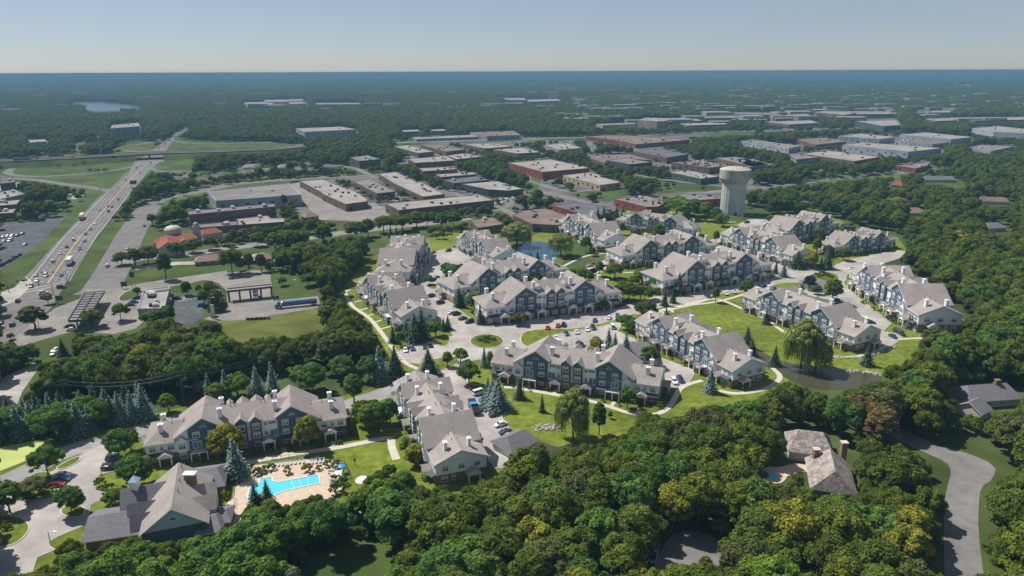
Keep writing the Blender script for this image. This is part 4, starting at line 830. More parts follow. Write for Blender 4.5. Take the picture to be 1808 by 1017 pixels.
flat([(522, 227), (538, 233), (629, 228.5), (601, 223.7)], 10, 'lone white-roofed warehouse in the woods at upper left', 'fw', 'wblue', nm='warehouse', units=3, doors=False, wins=False)
flat([(668, 307), (697, 325), (702, 327), (747, 348), (785, 343), (742, 321), (736, 322), (699.5, 304)], 6, 'long white-roofed building with many dark rooftop units', units=16)
flat([(622.6, 320), (665.6, 342), (697, 339), (654, 316)], 6, 'grey-roofed building between two long white roofs', 'fg', units=7)
flat([(680, 360), (704, 371.7), (872.5, 353.6), (845, 344)], 7, 'long beige-roofed brown building nearest the tree-lined street', 'fw', 'wbrick', units=7)
flat([(618, 278), (634, 284.6), (672, 281), (648.6, 274.5)], 9, 'brick office block with a rooftop box at the wood edge', 'fg', 'wbrick', floors=3, doors=False, units=2)
flat([(695, 258.6), (738, 270.6), (766, 268), (720, 256)], 6, 'first pale roof right of the upper woods', units=6)
flat([(742, 256), (788, 268), (823, 264), (772, 255)], 6, 'grey-brown roof beside the first pale roof', 'fb', units=5)
flat([(818, 254.8), (855.5, 262.5), (905, 258.6), (869, 253)], 7, 'pale roof near the upper highway, left of centre', units=6)
flat([(871, 264), (912, 271.5), (954, 269), (923, 261)], 7, 'pale roof in front of the packed car park', units=6)
flat([(720, 281), (733, 288), (803.5, 283.5), (788, 275.6)], 6, 'left half of the twin pale roofs with brown walls', units=6)
flat([(788, 275), (806, 281.5), (853, 276.5), (817, 271)], 6, 'right half of the twin pale roofs with brown walls', units=6)
flat([(740, 297), (747, 302.7), (807, 299), (792, 295)], 6, 'narrow pale roof behind a line of trees', units=4)
flat([(768.5, 308), (778.6, 313), (842, 308), (835, 304)], 6, 'narrow pale roof directly behind the silver-grey roof', units=3)
flat([(781, 318), (801, 324), (864.6, 318), (839.7, 311.5)], 6, 'silver-grey roof with dark walls in the middle of the estate', 'fd', 'wblack', units=3)
flat([(814, 325), (862, 335), (897, 337), (924, 334), (878, 320)], 6, 'pale L-shaped roof with a dark blue front', 'fw', 'wblack', units=5)
flat([(898, 288), (958, 304), (1041, 297), (971, 281)], 8, 'large pale roof on red-brick walls in the centre', 'fw', 'wred', units=10)
flat([(830, 234), (860, 240.5), (918, 238.5), (905, 231)], 7, 'blue-grey walled plant beyond the upper highway', 'fb', 'wgrey', units=6)
flat([(728, 243), (735, 246), (845, 241.5), (835, 238)], 4, 'thin strip building along the upper highway', 'fw', 'wgrey', units=3)
flat([(830, 388.6), (844, 403), (889, 396), (869, 384)], 5, 'brown low roof behind the left townhouses', 'fb', 'wbrick', units=2)
flat([(905, 380), (925, 372), (962, 368), (1022, 388), (985, 398), (940, 396)], 5.5, 'wide brown gravel roof behind the pond', 'fb', 'wbrick', units=6)
flat([(976, 363), (1048, 384), (1091, 371), (1080, 365), (1014, 358)], 6, 'dark grey roof edged with red brick behind the pond townhouses', 'fd', 'wred', units=5)
flat([(1084, 351.6), (1141, 366), (1163, 365), (1177, 356), (1141, 346)], 6, 'grey roof with bright red-brick walls left of the water tower', 'fg', 'wred', units=6)
flat([(1170, 348), (1227, 354), (1274, 351), (1270, 346), (1206, 342.6)], 6, 'brown building immediately left of the water tower', 'fg', 'wred', units=6)
flat([(1179, 304), (1238, 316), (1270, 312), (1215.5, 301)], 6, 'pale roof with dark green front up-left of the water tower', 'fw', 'wgreen', units=8)
flat([(1186, 287), (1252, 296.5), (1285.6, 293), (1240, 283)], 7, 'brown walled building crowded with rooftop units', 'fb', 'wbrick', units=22)
flat([(1120.5, 268), (1177, 278.5), (1215.5, 272.5), (1154.5, 262)], 7.5, 'wide dark roof in the centre of the estate', 'fd', 'wbrick', nm='warehouse', units=2)
flat([(1041, 275), (1045, 281), (1068, 288), (1112, 281), (1150, 283), (1110, 272)], 6, 'grey-brown roof left of the wide dark roof', 'fb', units=5)
flat([(1071, 283), (1111.5, 290.5), (1152, 286.5), (1105, 279.5)], 8, 'grey roof with almost black walls', 'fg', 'wblack', units=3)
flat([(1034.6, 241), (1087, 247.7), (1123, 255), (1218, 247), (1141, 241), (1087, 238.6)], 6, 'very large brick plant below the upper highway', 'fb', 'wred', nm='factory', units=20)
flat([(962, 256), (987, 265), (1025.6, 261.5), (1001, 253)], 7, 'white-walled building with ground-floor openings beside the packed car park', 'fw', 'wgrey', units=6)
flat([(994, 310), (1059.5, 327), (1096, 322.5), (1060, 313), (1054, 308), (1039, 305)], 6, 'beige L-shaped building among the trees', 'fw', 'wbeige', units=5)
flat([(1126, 211.6), (1160, 214.6), (1180, 213), (1165, 208.5), (1141, 208)], 17, 'tan multi-storey office block beyond the upper highway', 'fw', 'wbeige', nm='office_block', floors=5, units=4, doors=False)
flat([(1052.7, 219), (1064, 221.5), (1123, 218.5), (1120.5, 216.7)], 6, 'long low building left of the tan office block', 'fw', 'wbeige', units=3)
flat([(1166, 212), (1177, 215.5), (1240, 213), (1229, 209.5)], 8, 'pale roof just behind the tan office block', units=4)
flat([(1200, 218), (1213, 222), (1286, 219.4), (1276.6, 216)], 7, 'pale roof right of the tan office block', units=4)
flat([(1263, 279), (1330, 295), (1365, 291), (1299, 277)], 6, 'pale-grey roof behind the water tower head', 'fg', 'wbrick', units=6)
flat([(1308, 249), (1393, 262), (1414, 257.8), (1331, 247.6)], 7, 'long grey-roofed building with a white end right of the centre', 'fg', 'wblue', units=3)
flat([(1415, 271.5), (1508, 285), (1553, 277.5), (1463, 266)], 8, 'large beige roof on dark brown walls', 'fw', 'wbrick', nm='warehouse', units=6)
flat([(1395.5, 274), (1407, 281.5), (1446, 277.5), (1418, 271.5)], 7, 'blue-grey office wing attached to the large beige roof', 'fg', 'wgrey', floors=2, doors=False, units=3)
flat([(1488, 256), (1603.5, 268), (1662.5, 262), (1525, 252)], 9, 'very long pale roof with pale blue walls on the right', 'fw', 'wblue', nm='warehouse', units=10)
flat([(1480, 240.6), (1553, 245.6), (1579.6, 242.4), (1519, 236)], 8, 'pale roof with white and brown front on the right', 'fw', 'wblue', units=6)
flat([(1589, 238), (1679, 246), (1716, 242.3), (1631.6, 234)], 9, 'white-walled warehouse at upper right', 'fw', 'wblue', nm='warehouse', units=3)
flat([(1581, 247), (1645.6, 255), (1676.5, 251), (1609, 245.4)], 7, 'brown-grey roof in front of the white-walled warehouse', 'fb', 'wgrey', units=4)
flat([(1710, 261.6), (1749.6, 267.5), (1792, 258), (1733, 256)], 8, 'light grey warehouse near the right margin', 'fg', 'wgrey', nm='warehouse', units=3)
flat([(1581, 292.6), (1617, 297.6), (1637, 293), (1643, 286)], 5, 'low brick building at the edge of the right-hand wood', 'fg', 'wred', units=3)
flat([(1300, 281.5), (1322, 296), (1362, 292.5), (1330, 281)], 6, 'brown-fronted roof right of the water tower head', 'fg', 'wbrick', units=5)
flat([(1716, 226.5), (1755, 233), (1830, 237), (1830, 230), (1761, 223)], 9, 'huge pale roof touching the right margin', 'fw', 'wblue', nm='warehouse', units=6)
flat([(1345, 215), (1393, 220), (1446, 217), (1432, 212.5)], 8, 'pale roof above the highway right of centre', units=5)
flat([(1407, 246), (1440, 256), (1494, 250), (1457, 243)], 6, 'brown-grey roof behind the large beige roof', 'fb', units=4)
flat([(1510, 214), (1560, 223), (1590, 221), (1582, 212)], 11, 'modern slant-fronted building with dark glass end', 'fw', 'wblack', nm='office_block', floors=2, doors=False, units=2)
flat([(1435, 198), (1490, 203), (1512, 199.5), (1455, 196)], 11, 'brown block on the upper right skyline of roofs', 'fw', 'wbrick', units=3)
flat([(1494, 198.5), (1502, 202), (1578, 201), (1570, 196.5)], 9, 'long pale far roof right of the brown block', units=3)
flat([(1693, 209), (1721, 213), (1830, 211), (1820, 206)], 8, 'far pale roofs at the right margin', units=4)
flat([(1632, 209.6), (1650, 214), (1690, 212.5), (1674, 209)], 7, 'far pale roof left of the margin roofs', units=2)
flat([(1387, 203), (1392, 206), (1432, 204.5), (1424, 201)], 8, 'small far pale roof left of the brown block', units=2)
flat([(1230, 205), (1245, 209), (1310, 208), (1300, 203.5)], 7, 'far dull roof above the tan office block', 'fg', units=3)
flat([(1296, 198), (1300, 202), (1380, 203), (1370, 199)], 7, 'far grey roof on the skyline of the estate', 'fg', units=3)
flat([(430, 181), (440, 186), (540, 183), (530, 178)], 9, 'far white roof near the horizon woods at upper left', 'fw', 'wbeige', units=2)
flat([(467, 176.6), (472, 180), (537, 178), (532, 175)], 12, 'tan far building just behind the far white roof', 'fw', 'wbeige', units=2)
flat([(555, 182), (560, 184.5), (640, 184), (630, 181.5)], 6, 'thin far white roof in the woods', units=0)
flat([(198, 221), (195, 227), (246, 223), (244, 217)], 19, 'grey multi-storey hotel beyond the interchange', 'fw', 'wgrey', nm='hotel', floors=6, doors=False, units=5)
flat([(50, 247), (52, 252), (82, 250), (80, 246)], 7, 'small blue-grey building left of the hotel', 'fw', 'wgrey', units=1)
flat([(-10, 341), (0, 352), (43, 343), (24, 335)], 7, 'uppermost white-roofed shop at the left margin', 'fw', 'wgrey', units=4)
flat([(-8, 357), (-6, 364), (30, 361), (37, 352.5)], 6, 'middle white-roofed shop at the left margin', 'fw', 'wbrick', units=3)
flat([(-8, 371), (-8, 378), (24, 376), (28, 369)], 6, 'lower white-roofed shop at the left margin', 'fw', 'wbrick', units=2)
flat([(35, 371), (37, 375), (59, 372), (61, 365.5)], 6, 'lower white-roofed shop beside the parking lot hedge', 'fw', 'wbrick', units=2)
flat([(0, 312), (0, 325), (27, 322), (24, 314)], 9, 'dark building by the ramp at the left margin', 'fd', 'wblack', floors=2, doors=False, units=1)
flat([(710, 230), (712, 233), (742, 232), (738, 229)], 7, 'left one of two small far roofs above the highway', 'fw', 'wgreen', units=0)
flat([(760, 229), (762, 231.5), (788, 231), (784, 228)], 7, 'right one of two small far roofs above the highway', 'fw', 'wgreen', units=0)
flat([(880, 173), (884, 176), (930, 176), (925, 173)], 9, 'distant white building near the horizon, left of centre', units=0)
flat([(930, 176), (935, 180), (990, 178), (985, 174.5)], 9, 'distant white building near the horizon, at the centre', units=0)
flat([(1620, 196), (1624, 199), (1680, 198), (1675, 195)], 9, 'distant roof near the horizon at right', units=0)
flat([(1690, 150), (1693, 152), (1716, 151), (1712, 149)], 12, 'tiny distant building near the right horizon', units=0)
flat([(1365, 206), (1370, 210), (1400, 209), (1395, 205)], 8, 'far small roof below the small pale one', 'fg', units=1)
# church ------------------------------------------------------------
ch = thing('church', 'cream church with red tile roofs, round dome and bell tower', 'church')
pitched(ch, W(283, 416, 8), W(345, 410, 8), 6, 5.6, 8, 'cream', 'redtile', 0.5, hip=3)
pitched(ch, W(296, 420, 8), W(297, 431, 8), 6.5, 5.5, 9.5, 'cream', 'redtile', 0.4)
pitched(ch, W(272, 422, 5), W(292, 421, 5), 4.5, 3.6, 5.6, 'cream', 'redtile', 0.4, hip=2)
pitched(ch, W(322, 413, 6), W(326, 424, 6), 4.5, 4.2, 6.6, 'cream', 'redtile', 0.4)
pitched(ch, W(352, 407, 6), W(386, 402, 6), 5.5, 4.2, 6.5, 'cream', 'redtile', 0.4, hip=2.5)
q = W(306, 411, 8); dm = MB(); dm.lathe([(4.9, 5), (4.9, 10.2), (5.3, 10.3), (5.3, 10.6)], 28, 0, q.xy); dm.build('drum', M['cream'], ch)
dm = MB(); dm.lathe([(5.4, 10.6), (4.8, 11.6), (3.3, 12.5), (1.6, 13.0), (0.4, 13.2), (0.4, 14.0), (0.01, 14.3)], 28, 0, q.xy); dm.build('dome', M['dome'], ch, smooth=True)
for i in range(14): a = 2*PI*i/14; win('small', ch, q.x+4.92*math.cos(a), q.y+4.92*math.sin(a), 8.6, a+PI/2)
q = W(350, 428, 0); bt = MB(); bt.box(q.x-1.9, q.x+1.9, q.y-1.9, q.y+1.9, 0, 11); bt.box(q.x-2.2, q.x+2.2, q.y-2.2, q.y+2.2, 11, 11.4); bt.box(q.x-1.4, q.x+1.4, q.y-1.4, q.y+1.4, 11.4, 12.6); bt.build('bell_tower', M['wblue'], ch)
dm = MB(); dm.lathe([(1.6, 12.6), (1.3, 13.4), (0.6, 13.9), (0.01, 14.2)], 14, 0, q.xy); dm.build('tower_dome', M['dome'], ch, smooth=True)
for z in (4, 7, 9.8): win('small', ch, q.x, q.y-1.9, z); win('small', ch, q.x+1.9, q.y, z, PI/2)
keep_open([(268, 416), (300, 396), (312, 396), (345, 398), (390, 398), (392, 412), (362, 418), (355, 432), (270, 430)])
# water tower -------------------------------------------------------
q = W(1292, 377); wt = thing('water_tower', 'pale green water tower with wide banded tank and fluted column', 'water tower', (q.x, q.y, 0))
n = 48; cyl = MB(); ring = []
for z, r in ((0, 9.5), (0.5, 9.4), (24, 9.1), (25, 9.2)):
    ring += [((r+(0.18 if i % 2 else 0))*math.cos(2*PI*i/n), (r+(0.18 if i % 2 else 0))*math.sin(2*PI*i/n), z) for i in range(n)]
cyl.add(ring, [(k*n+i, k*n+(i+1) % n, (k+1)*n+(i+1) % n, (k+1)*n+i) for k in range(3) for i in range(n)])
M['wt'] = mat('tower_paint', (0.39, 0.425, 0.415), col2=(0.46, 0.49, 0.475), scale=0.3, rough=0.6, detail=6, big=0.1, bigscale=0.1)
M['wt2'] = mat('stained_tank_paint', (0.31, 0.30, 0.235), col2=(0.43, 0.425, 0.375), scale=0.35, rough=0.6, detail=6, big=0.25, bigscale=0.12)
cyl.build('column', M['wt'], wt)
tk = MB(); tk.lathe([(9.0, 24.3), (9.8, 25.4), (11.3, 27.6), (11.9, 28.6), (11.95, 29.2), (11.95, 35.2), (11.7, 35.7)], 56); tk.build('tank', M['wt2'], wt, smooth=False)
tk = MB(); tk.lathe([(12.05, 35.6), (10.5, 36.4), (7, 37.2), (3, 37.6), (0.01, 37.7)], 56); tk.build('tank_top', M['wt2'], wt, smooth=True)
rb = MB(); rb.box(-0.12, 0.12, -0.06, 0.1, 0, 5.2); RIB = rb.mesh('tank_rib', [M['wt2']])
for k in range(28):
    a = 2*PI*k/28; put('tank_rib', RIB, wt, (11.97*math.cos(a), 11.97*math.sin(a), 29.4), a+PI/2)
vt = MB(); vt.lathe([(0.8, 37.7), (0.8, 38.6), (0.01, 38.9)], 12); vt.build('vent', M['steel'], wt)
dr = MB(); dr.box(-1.2, 1.2, -9.7, -9.3, 0, 2.4); dr.build('door', M['darkmetal'], wt)
keep_open([(1268, 303), (1292, 298), (1322, 303), (1322, 325), (1312, 332), (1313, 384), (1274, 382), (1275, 332), (1268, 324)])
# gas station -------------------------------------------------------
def corners(P, z): return [W(a, b, z) for a, b in P]
cz = 5.4; K = corners([(120, 566), (150, 517), (185, 514), (152, 565)], cz); c = sum(K, Vector((0, 0, 0)))/4; c.z = 0
st = thing('fuel_canopy', 'dark-ribbed flat canopy with green fascia over the fuel pumps', 'canopy', (c.x, c.y, 0)); R = [Vector((k.x-c.x, k.y-c.y, 0)) for k in K]
m = MB(); m.prism(R, cz-0.9, cz-0.1, 0, bottom=True); M['green'] = mat('green_fascia', (0.015, 0.16, 0.07), rough=0.5, var=0.1); m.build('fascia', M['green'], st)
m = MB(); m.prism([r*0.985 for r in R], cz-0.1, cz-0.05, 0); m.build('roof', M['fg'], st)
def lerp4(u, v): return R[0].lerp(R[3], u).lerp(R[1].lerp(R[2], u), v)
for v in [i/11 for i in range(12)]:
    m = MB(); m.tube(lerp4(0, v)+Vector((0, 0, cz+0.1)), lerp4(1, v)+Vector((0, 0, cz+0.1)), 0.22, n=4); m.build('roof_rib', M['darkmetal'], st)
for u in (0, 0.5, 1):
    m = MB(); m.tube(lerp4(u, 0)+Vector((0, 0, cz+0.15)), lerp4(u, 1)+Vector((0, 0, cz+0.15)), 0.28, n=4); m.build('roof_rib', M['darkmetal'], st)
for u in (0.3, 0.7):
    for v in (0.12, 0.5, 0.88):
        p = lerp4(u, v); m = MB(); m.box(p.x-0.25, p.x+0.25, p.y-0.25, p.y+0.25, 0, cz-0.9); m.build('column', M['green'], st)
keep_open_world([(k.x, k.y, z) for k in K for z in (cz,)]); keep_open([(102, 540), (150, 512), (200, 512), (190, 550), (170, 560), (150, 580), (105, 590)])
def pump(x, y, lb):
    t = thing('fuel_pump', lb, 'fuel pump', (x, y, 0.03), group='pumps under the fuel canopy'); m = MB(); m.box(-0.55, 0.55, -0.35, 0.35, 0.15, 2.1); m.build('cabinet', M['green'], t); m = MB(); m.box(-0.5, 0.5, -0.4, -0.35, 1.1, 1.8); m.build('display', M['glass'], t); m = MB(); m.box(-0.9, 0.9, -1.6, 1.6, 0, 0.15); m.build('plinth', M['kerb'], t)
for u, ul in ((0.3, 'left'), (0.7, 'right')):
    for v, vl in ((0.3, 'front'), (0.7, 'rear')): p = lerp4(u, v)+c; pump(p.x, p.y, 'green fuel pump under the canopy, %s island, %s one' % (ul, vl))
flat([(243, 546), (252, 518), (298, 514), (290, 545)], 4.8, 'white-roofed station shop with a sunken grey roof well', 'fw', 'wgrey', nm='station_shop', cat='shop', units=7)
flat([(256, 512), (258, 516), (300, 511), (299, 507)], 3.5, 'narrow white car wash behind the station shop', 'fw', 'wblue', nm='car_wash', cat='car wash', units=0)
cz = 6.2; K = corners([(400, 508), (400, 513), (481, 505), (480, 500)], cz); c = sum(K, Vector((0, 0, 0)))/4; c.z = 0
st = thing('truck_canopy', 'long narrow brown and white canopy over the truck lanes', 'canopy', (c.x, c.y, 0)); R = [Vector((k.x-c.x, k.y-c.y, 0)) for k in K]
m = MB(); m.prism(R, cz-1.1, cz-0.3, 0, bottom=True); m.build('fascia', M['wbrick'], st); m = MB(); m.prism([r*0.99 for r in R], cz-0.3, cz, 0, 0); m.build('roof', M['fw'], st)
m = MB(); m.tube(lerp4(0.02, 0.5)+Vector((0, 0, cz+0.2)), lerp4(0.98, 0.5)+Vector((0, 0, cz+0.2)), 0.35, n=6); m.build('ridge_beam', M['wbrick'], st)
for u in (0.02, 0.26, 0.5, 0.74, 0.98):
    p = R[1].lerp(R[2], u)*0.97; m = MB(); m.box(p.x-0.35, p.x+0.35, p.y-0.35, p.y+0.35, 0, cz-1.1); m.build('column', M['wbrick'], st)
keep_open_world([(k.x, k.y, z) for k in K for z in (0, cz)])
# overpass ----------------------------------------------------------
OZ = 7.0
ol = [(-60, 285), (0, 284), (60, 281.5), (150, 277), (240, 271.5), (262, 270.5), (300, 269), (400, 266.5), (484, 263), (520, 259), (545, 255)]
OP = [Vector((W(a, b, OZ).x, W(a, b, OZ).y, 0)) for a, b in ol]
ov = thing('highway_overpass', 'wide concrete overpass carrying a highway above the main road', 'overpass')
ow = 30.0
def emb(P, nm):
    L_, R_ = strip_pts(P, ow); LL, RR = strip_pts(P, ow+26); k = len(P); mb = MB()
    mb.add([(p.x, p.y, OZ-0.3) for p in L_+R_]+[(p.x, p.y, -0.2) for p in LL+RR],
           [(k+i, k+i+1, i+1, i) for i in range(k-1)]+[(i, i+1, 2*k+i+1, 2*k+i) for i in range(k-1)]+[(3*k+i, 3*k+i+1, k+i+1, k+i) for i in range(k-1)]+[(0, 2*k, 3*k, k), (k-1, 2*k-1, 4*k-1, 3*k-1)])
    tag(mb.build(nm, M['verge']), kind='structure')
gap = [W(234, 271.8, OZ), W(291, 269.3, OZ)]; g0 = Vector((gap[0].x, gap[0].y, 0)); g1 = Vector((gap[1].x, gap[1].y, 0))
emb(OP[:4]+[g0], 'road_embankment'); emb([g1]+OP[6:], 'road_embankment')
L_, R_ = strip_pts(OP, ow); k = len(OP); mb = MB()
mb.add([(p.x, p.y, OZ-0.28) for p in L_+R_]+[(p.x, p.y, OZ) for p in L_+R_], [(k+i, i, i+1, k+i+1) for i in range(k-1)]+[(3*k+i, 3*k+i+1, 2*k+i+1, 2*k+i) for i in range(k-1)]+[(i, 2*k+i, 2*k+i+1, i+1) for i in range(k-1)]+[(k+i, k+i+1, 3*k+i+1, 3*k+i) for i in range(k-1)])
mb.build('deck', M['highway'], ov)
def rail(P, off, nm, w_, h, m, z=OZ):
    A, B = strip_pts(P, 2*abs(off)); Q = A if off > 0 else B; mb = MB()
    for a, b in zip(Q, Q[1:]): mb.tube(a+Vector((0, 0, z+h/2)), b+Vector((0, 0, z+h/2)), w_, n=4)
    return mb.build(nm, M[m], ov)
rail(OP, ow/2-0.3, 'parapet', 0.5, 0.8, 'concrete'); rail(OP, -(ow/2-0.3), 'parapet', 0.5, 0.8, 'concrete'); rail(OP, 0.01, 'median_barrier', 0.45, 0.8, 'brown')
dv = (g1-g0).normalized(); nv = Vector((-dv.y, dv.x, 0))
for i in range(7):
    o_ = -ow/2+1+i*(ow-2)/6; m = MB(); m.hexa([(g0+nv*(o_-0.25)+Vector((0, 0, OZ-1.6))), (g1+nv*(o_-0.25)+Vector((0, 0, OZ-1.6))), (g1+nv*(o_+0.25)+Vector((0, 0, OZ-1.6))), (g0+nv*(o_+0.25)+Vector((0, 0, OZ-1.6)))], [(g0+nv*(o_-0.25)+Vector((0, 0, OZ-0.29))), (g1+nv*(o_-0.25)+Vector((0, 0, OZ-0.29))), (g1+nv*(o_+0.25)+Vector((0, 0, OZ-0.29))), (g0+nv*(o_+0.25)+Vector((0, 0, OZ-0.29)))]); m.build('girder', M['deck'], ov)
for g in (g0, g1, (g0+g1)/2):
    s_ = 0.5 if g is not g0 and g is not g1 else 0.8
    m = MB(); m.hexa([g-dv*s_-nv*14.3, g+dv*s_-nv*14.3, g+dv*s_+nv*14.3, g-dv*s_+nv*14.3], [q+Vector((0, 0, OZ-1.62)) for q in (g-dv*s_-nv*14.3, g+dv*s_-nv*14.3, g+dv*s_+nv*14.3, g-dv*s_+nv*14.3)]); m.build('abutment', M['concrete'], ov)
for i in range(len(OP)-1):
    A, B = OP[i]+Vector((0, 22, 0)), OP[i+1]+Vector((0, 22, 0)); A2, B2 = OP[i]-Vector((0, 22, 0)), OP[i+1]-Vector((0, 22, 0)); keep_open_world([(A.x, A.y, OZ), (B.x, B.y, OZ), (A2.x, A2.y, OZ), (B2.x, B2.y, OZ)])
# ================================================================== VEHICLES
def car_meshes():
    R = {}
    specs = {'sedan': (4.7, 0.9, 0.78, 0.98, 1.45, (-1.55, -0.95, 0.55, 1.25)), 'suv': (4.8, 0.95, 0.95, 1.1, 1.78, (-2.15, -1.9, 0.6, 1.2)), 'van': (5.3, 0.98, 1.0, 1.15, 2.05, (-2.5, -2.35, 1.3, 2.0)), 'pickup': (5.6, 0.98, 0.95, 1.1, 1.85, (-0.55, -0.35, 0.95, 1.5))}
    for k, (L, hw, zb, zh, zt, cab) in specs.items():
        h = L/2; b = MB()
        st_ = [(-h, hw*0.86, 0.42, zb*0.88), (-h+0.12, hw*0.96, 0.3, zb), (-h+0.8, hw, 0.24, zh), (-0.3, hw, 0.22, zh), (cab[3], hw, 0.24, zh*0.99), (h-0.5, hw*0.97, 0.26, zb*0.98), (h-0.1, hw*0.9, 0.32, zb*0.82), (h, hw*0.8, 0.4, zb*0.7)]
        vs = []
        for x, w_, z0, z1 in st_: vs += [(x, -w_*0.94, z0), (x, -w_, z0+(z1-z0)*0.45), (x, -w_*0.95, z1-0.05), (x, -w_*0.82, z1), (x, w_*0.82, z1), (x, w_*0.95, z1-0.05), (x, w_, z0+(z1-z0)*0.45), (x, w_*0.94, z0)]
        n = 8; fs = [(i*n+j, (i+1)*n+j, (i+1)*n+(j+1) % n, i*n+(j+1) % n) for i in range(len(st_)-1) for j in range(n)]+[tuple(range(n)), tuple(range((len(st_)-1)*n, len(st_)*n))[::-1]]
        b.add(vs, fs)
        rw = hw*0.74; g = MB()
        g.hexa([(cab[0], -hw*0.86, zh-0.06), (cab[3], -hw*0.86, zh-0.06), (cab[3], hw*0.86, zh-0.06), (cab[0], hw*0.86, zh-0.06)], [(cab[1], -rw, zt-0.05), (cab[2], -rw, zt-0.05), (cab[2], rw, zt-0.05), (cab[1], rw, zt-0.05)])
        b.hexa([(cab[1]-0.05, -rw-0.03, zt-0.08), (cab[2]+0.05, -rw-0.03, zt-0.08), (cab[2]+0.05, rw+0.03, zt-0.08), (cab[1]-0.05, rw+0.03, zt-0.08)], [(cab[1]+0.1, -rw+0.08, zt), (cab[2]-0.12, -rw+0.08, zt), (cab[2]-0.12, rw-0.08, zt), (cab[1]+0.1, rw-0.08, zt)])
        for xb, xt in ((cab[0], cab[1]), ((cab[0]+cab[3])/2-0.1, (cab[1]+cab[2])/2), (cab[3], cab[2])):
            for s in (-1, 1): b.tube((xb, s*hw*0.865, zh-0.03), (xt, s*rw*1.01, zt-0.05), 0.045, n=4)
        if k == 'pickup':
            bed = MB(); bed.box(-h+0.2, -0.7, -hw*0.78, hw*0.78, zh+0.003, zh+0.012); R['bed'] = bed.mesh('truck_bed', [M['darkmetal']])
        R[k] = (b, g, L, hw)
    return R
CMH = car_meshes(); _bm = {}
_t = MB(); _t.tube((0, -0.11, 0), (0, 0.11, 0), 0.34, n=12); TY = _t.mesh('tyre', [M['tyre']]); _t = MB(); _t.tube((0, -0.125, 0), (0, 0.125, 0), 0.2, n=8); RM_ = _t.mesh('rim', [M['rim']])
_t = MB(); _t.box(-0.04, 0.04, -0.17, 0.17, -0.07, 0.07); HL = _t.mesh('headlight', [M['lamp']]); TL = _t.mesh('tail_light', [M['tail']])
CARN = [0]
def car(p, kind, col, ang, label, group=None, far=False, z=0.12, name=None):
    key = (kind, col)
    if key not in _bm: _bm[key] = (CMH[kind][0].mesh('body', [M['car_'+col]]), CMH[kind][1].mesh('windows', [M['glass']]))
    bm_, gm_ = _bm[key]; L, hw = CMH[kind][2:4]
    t = thing(name or {'sedan': 'parked_car', 'suv': 'parked_suv', 'van': 'van', 'pickup': 'pickup_truck'}[kind], label, {'sedan': 'car', 'suv': 'car', 'van': 'van', 'pickup': 'pickup truck'}[kind], (p.x, p.y, z), ang, group)
    put('body', bm_, t); put('windows', gm_, t)
    if kind == 'pickup': put('truck_bed', CMH['bed'], t)
    if not far:
        for sx in (-1, 1):
            for sy in (-1, 1): wl = put('wheel', TY, t, (sx*L*0.31, sy*(hw-0.1), 0.34)); put('rim', RM_, wl)
        for sy in (-1, 1): put('headlight', HL, t, (L/2-0.03, sy*hw*0.6, 0.62)); put('tail_light', TL, t, (-L/2+0.0, sy*hw*0.62, 0.68))
    return t
def heading(p, v):
    a, b = W(*p), W(p[0]+v[0], p[1]+v[1]); return math.atan2(b.y-a.y, b.x-a.x)
ORD = ['first', 'second', 'third', 'fourth', 'fifth', 'sixth', 'seventh', 'eighth', 'ninth', 'tenth', 'eleventh', 'twelfth']
def row(desc, group, v, cars, far=False, z=0.12):
    for i, (x, y, kind, col) in enumerate(cars):
        kn = {'sedan': 'car', 'suv': 'SUV', 'van': 'van', 'pickup': 'pickup'}[kind]
        car(W(x, y), kind, col, heading((x, y), v)+(PI if (i*7+int(x)) % 3 == 0 else 0), '%s %s, %s %s' % (col, kn, ORD[i % 12], desc), group, far, z)
row('from the top in the angled row by the dump truck', 'cars in the car park south of the roundabout', (20, -6), [(838, 686, 'sedan', 'red'), (846, 696, 'van', 'white'), (856, 708, 'suv', 'blue'), (874, 734, 'sedan', 'black'), (884, 752, 'sedan', 'white'), (893, 765, 'sedan', 'navy'), (899, 773, 'sedan', 'white')])
row('from the top parked against the end-on townhouse row', 'cars at the garages of the end-on row', (3, 12), [(811, 728, 'suv', 'black'), (829, 753, 'sedan', 'black')])
row('from the top beside the grassy wedge by the clubhouse', 'cars west of the clubhouse', (20, -2), [(110, 842, 'sedan', 'white'), (108, 850, 'sedan', 'blue'), (99, 859, 'sedan', 'red')])
row('from the top behind the tree left of the clubhouse', 'cars by the clubhouse trees', (20, -2), [(204, 789, 'suv', 'white'), (202, 812, 'suv', 'navy'), (195, 828, 'suv', 'black')])
row('from the left in the bay row below the big spruces', 'cars below the spruces', (3, 12), [(716, 620, 'sedan', 'white'), (728, 617, 'sedan', 'blue'), (749, 614, 'sedan', 'black'), (759, 611, 'suv', 'navy')])
row('from the top along the street between the left rows', 'cars on the street between the left rows', (12, -3), [(763, 524, 'suv', 'black'), (778, 536, 'suv', 'navy'), (798, 554, 'sedan', 'white'), (806, 556, 'suv', 'black'), (817, 564, 'sedan', 'black'), (829, 570, 'suv', 'black')])
row('from the left at the tree island near the left rows', 'cars at the tree island', (12, -3), [(764, 496, 'suv', 'navy'), (770, 491, 'sedan', 'silver'), (764, 447, 'sedan', 'black'), (792, 444, 'suv', 'black')])
row('from the left in the upper row facing the white garages', 'cars in the upper row opposite the garages', (3, -10), [(967, 581, 'sedan', 'red'), (985, 577, 'sedan', 'red'), (995, 575.6, 'suv', 'black'), (1050, 568, 'sedan', 'navy'), (1075, 563, 'sedan', 'white'), (1090, 559, 'sedan', 'blue')])
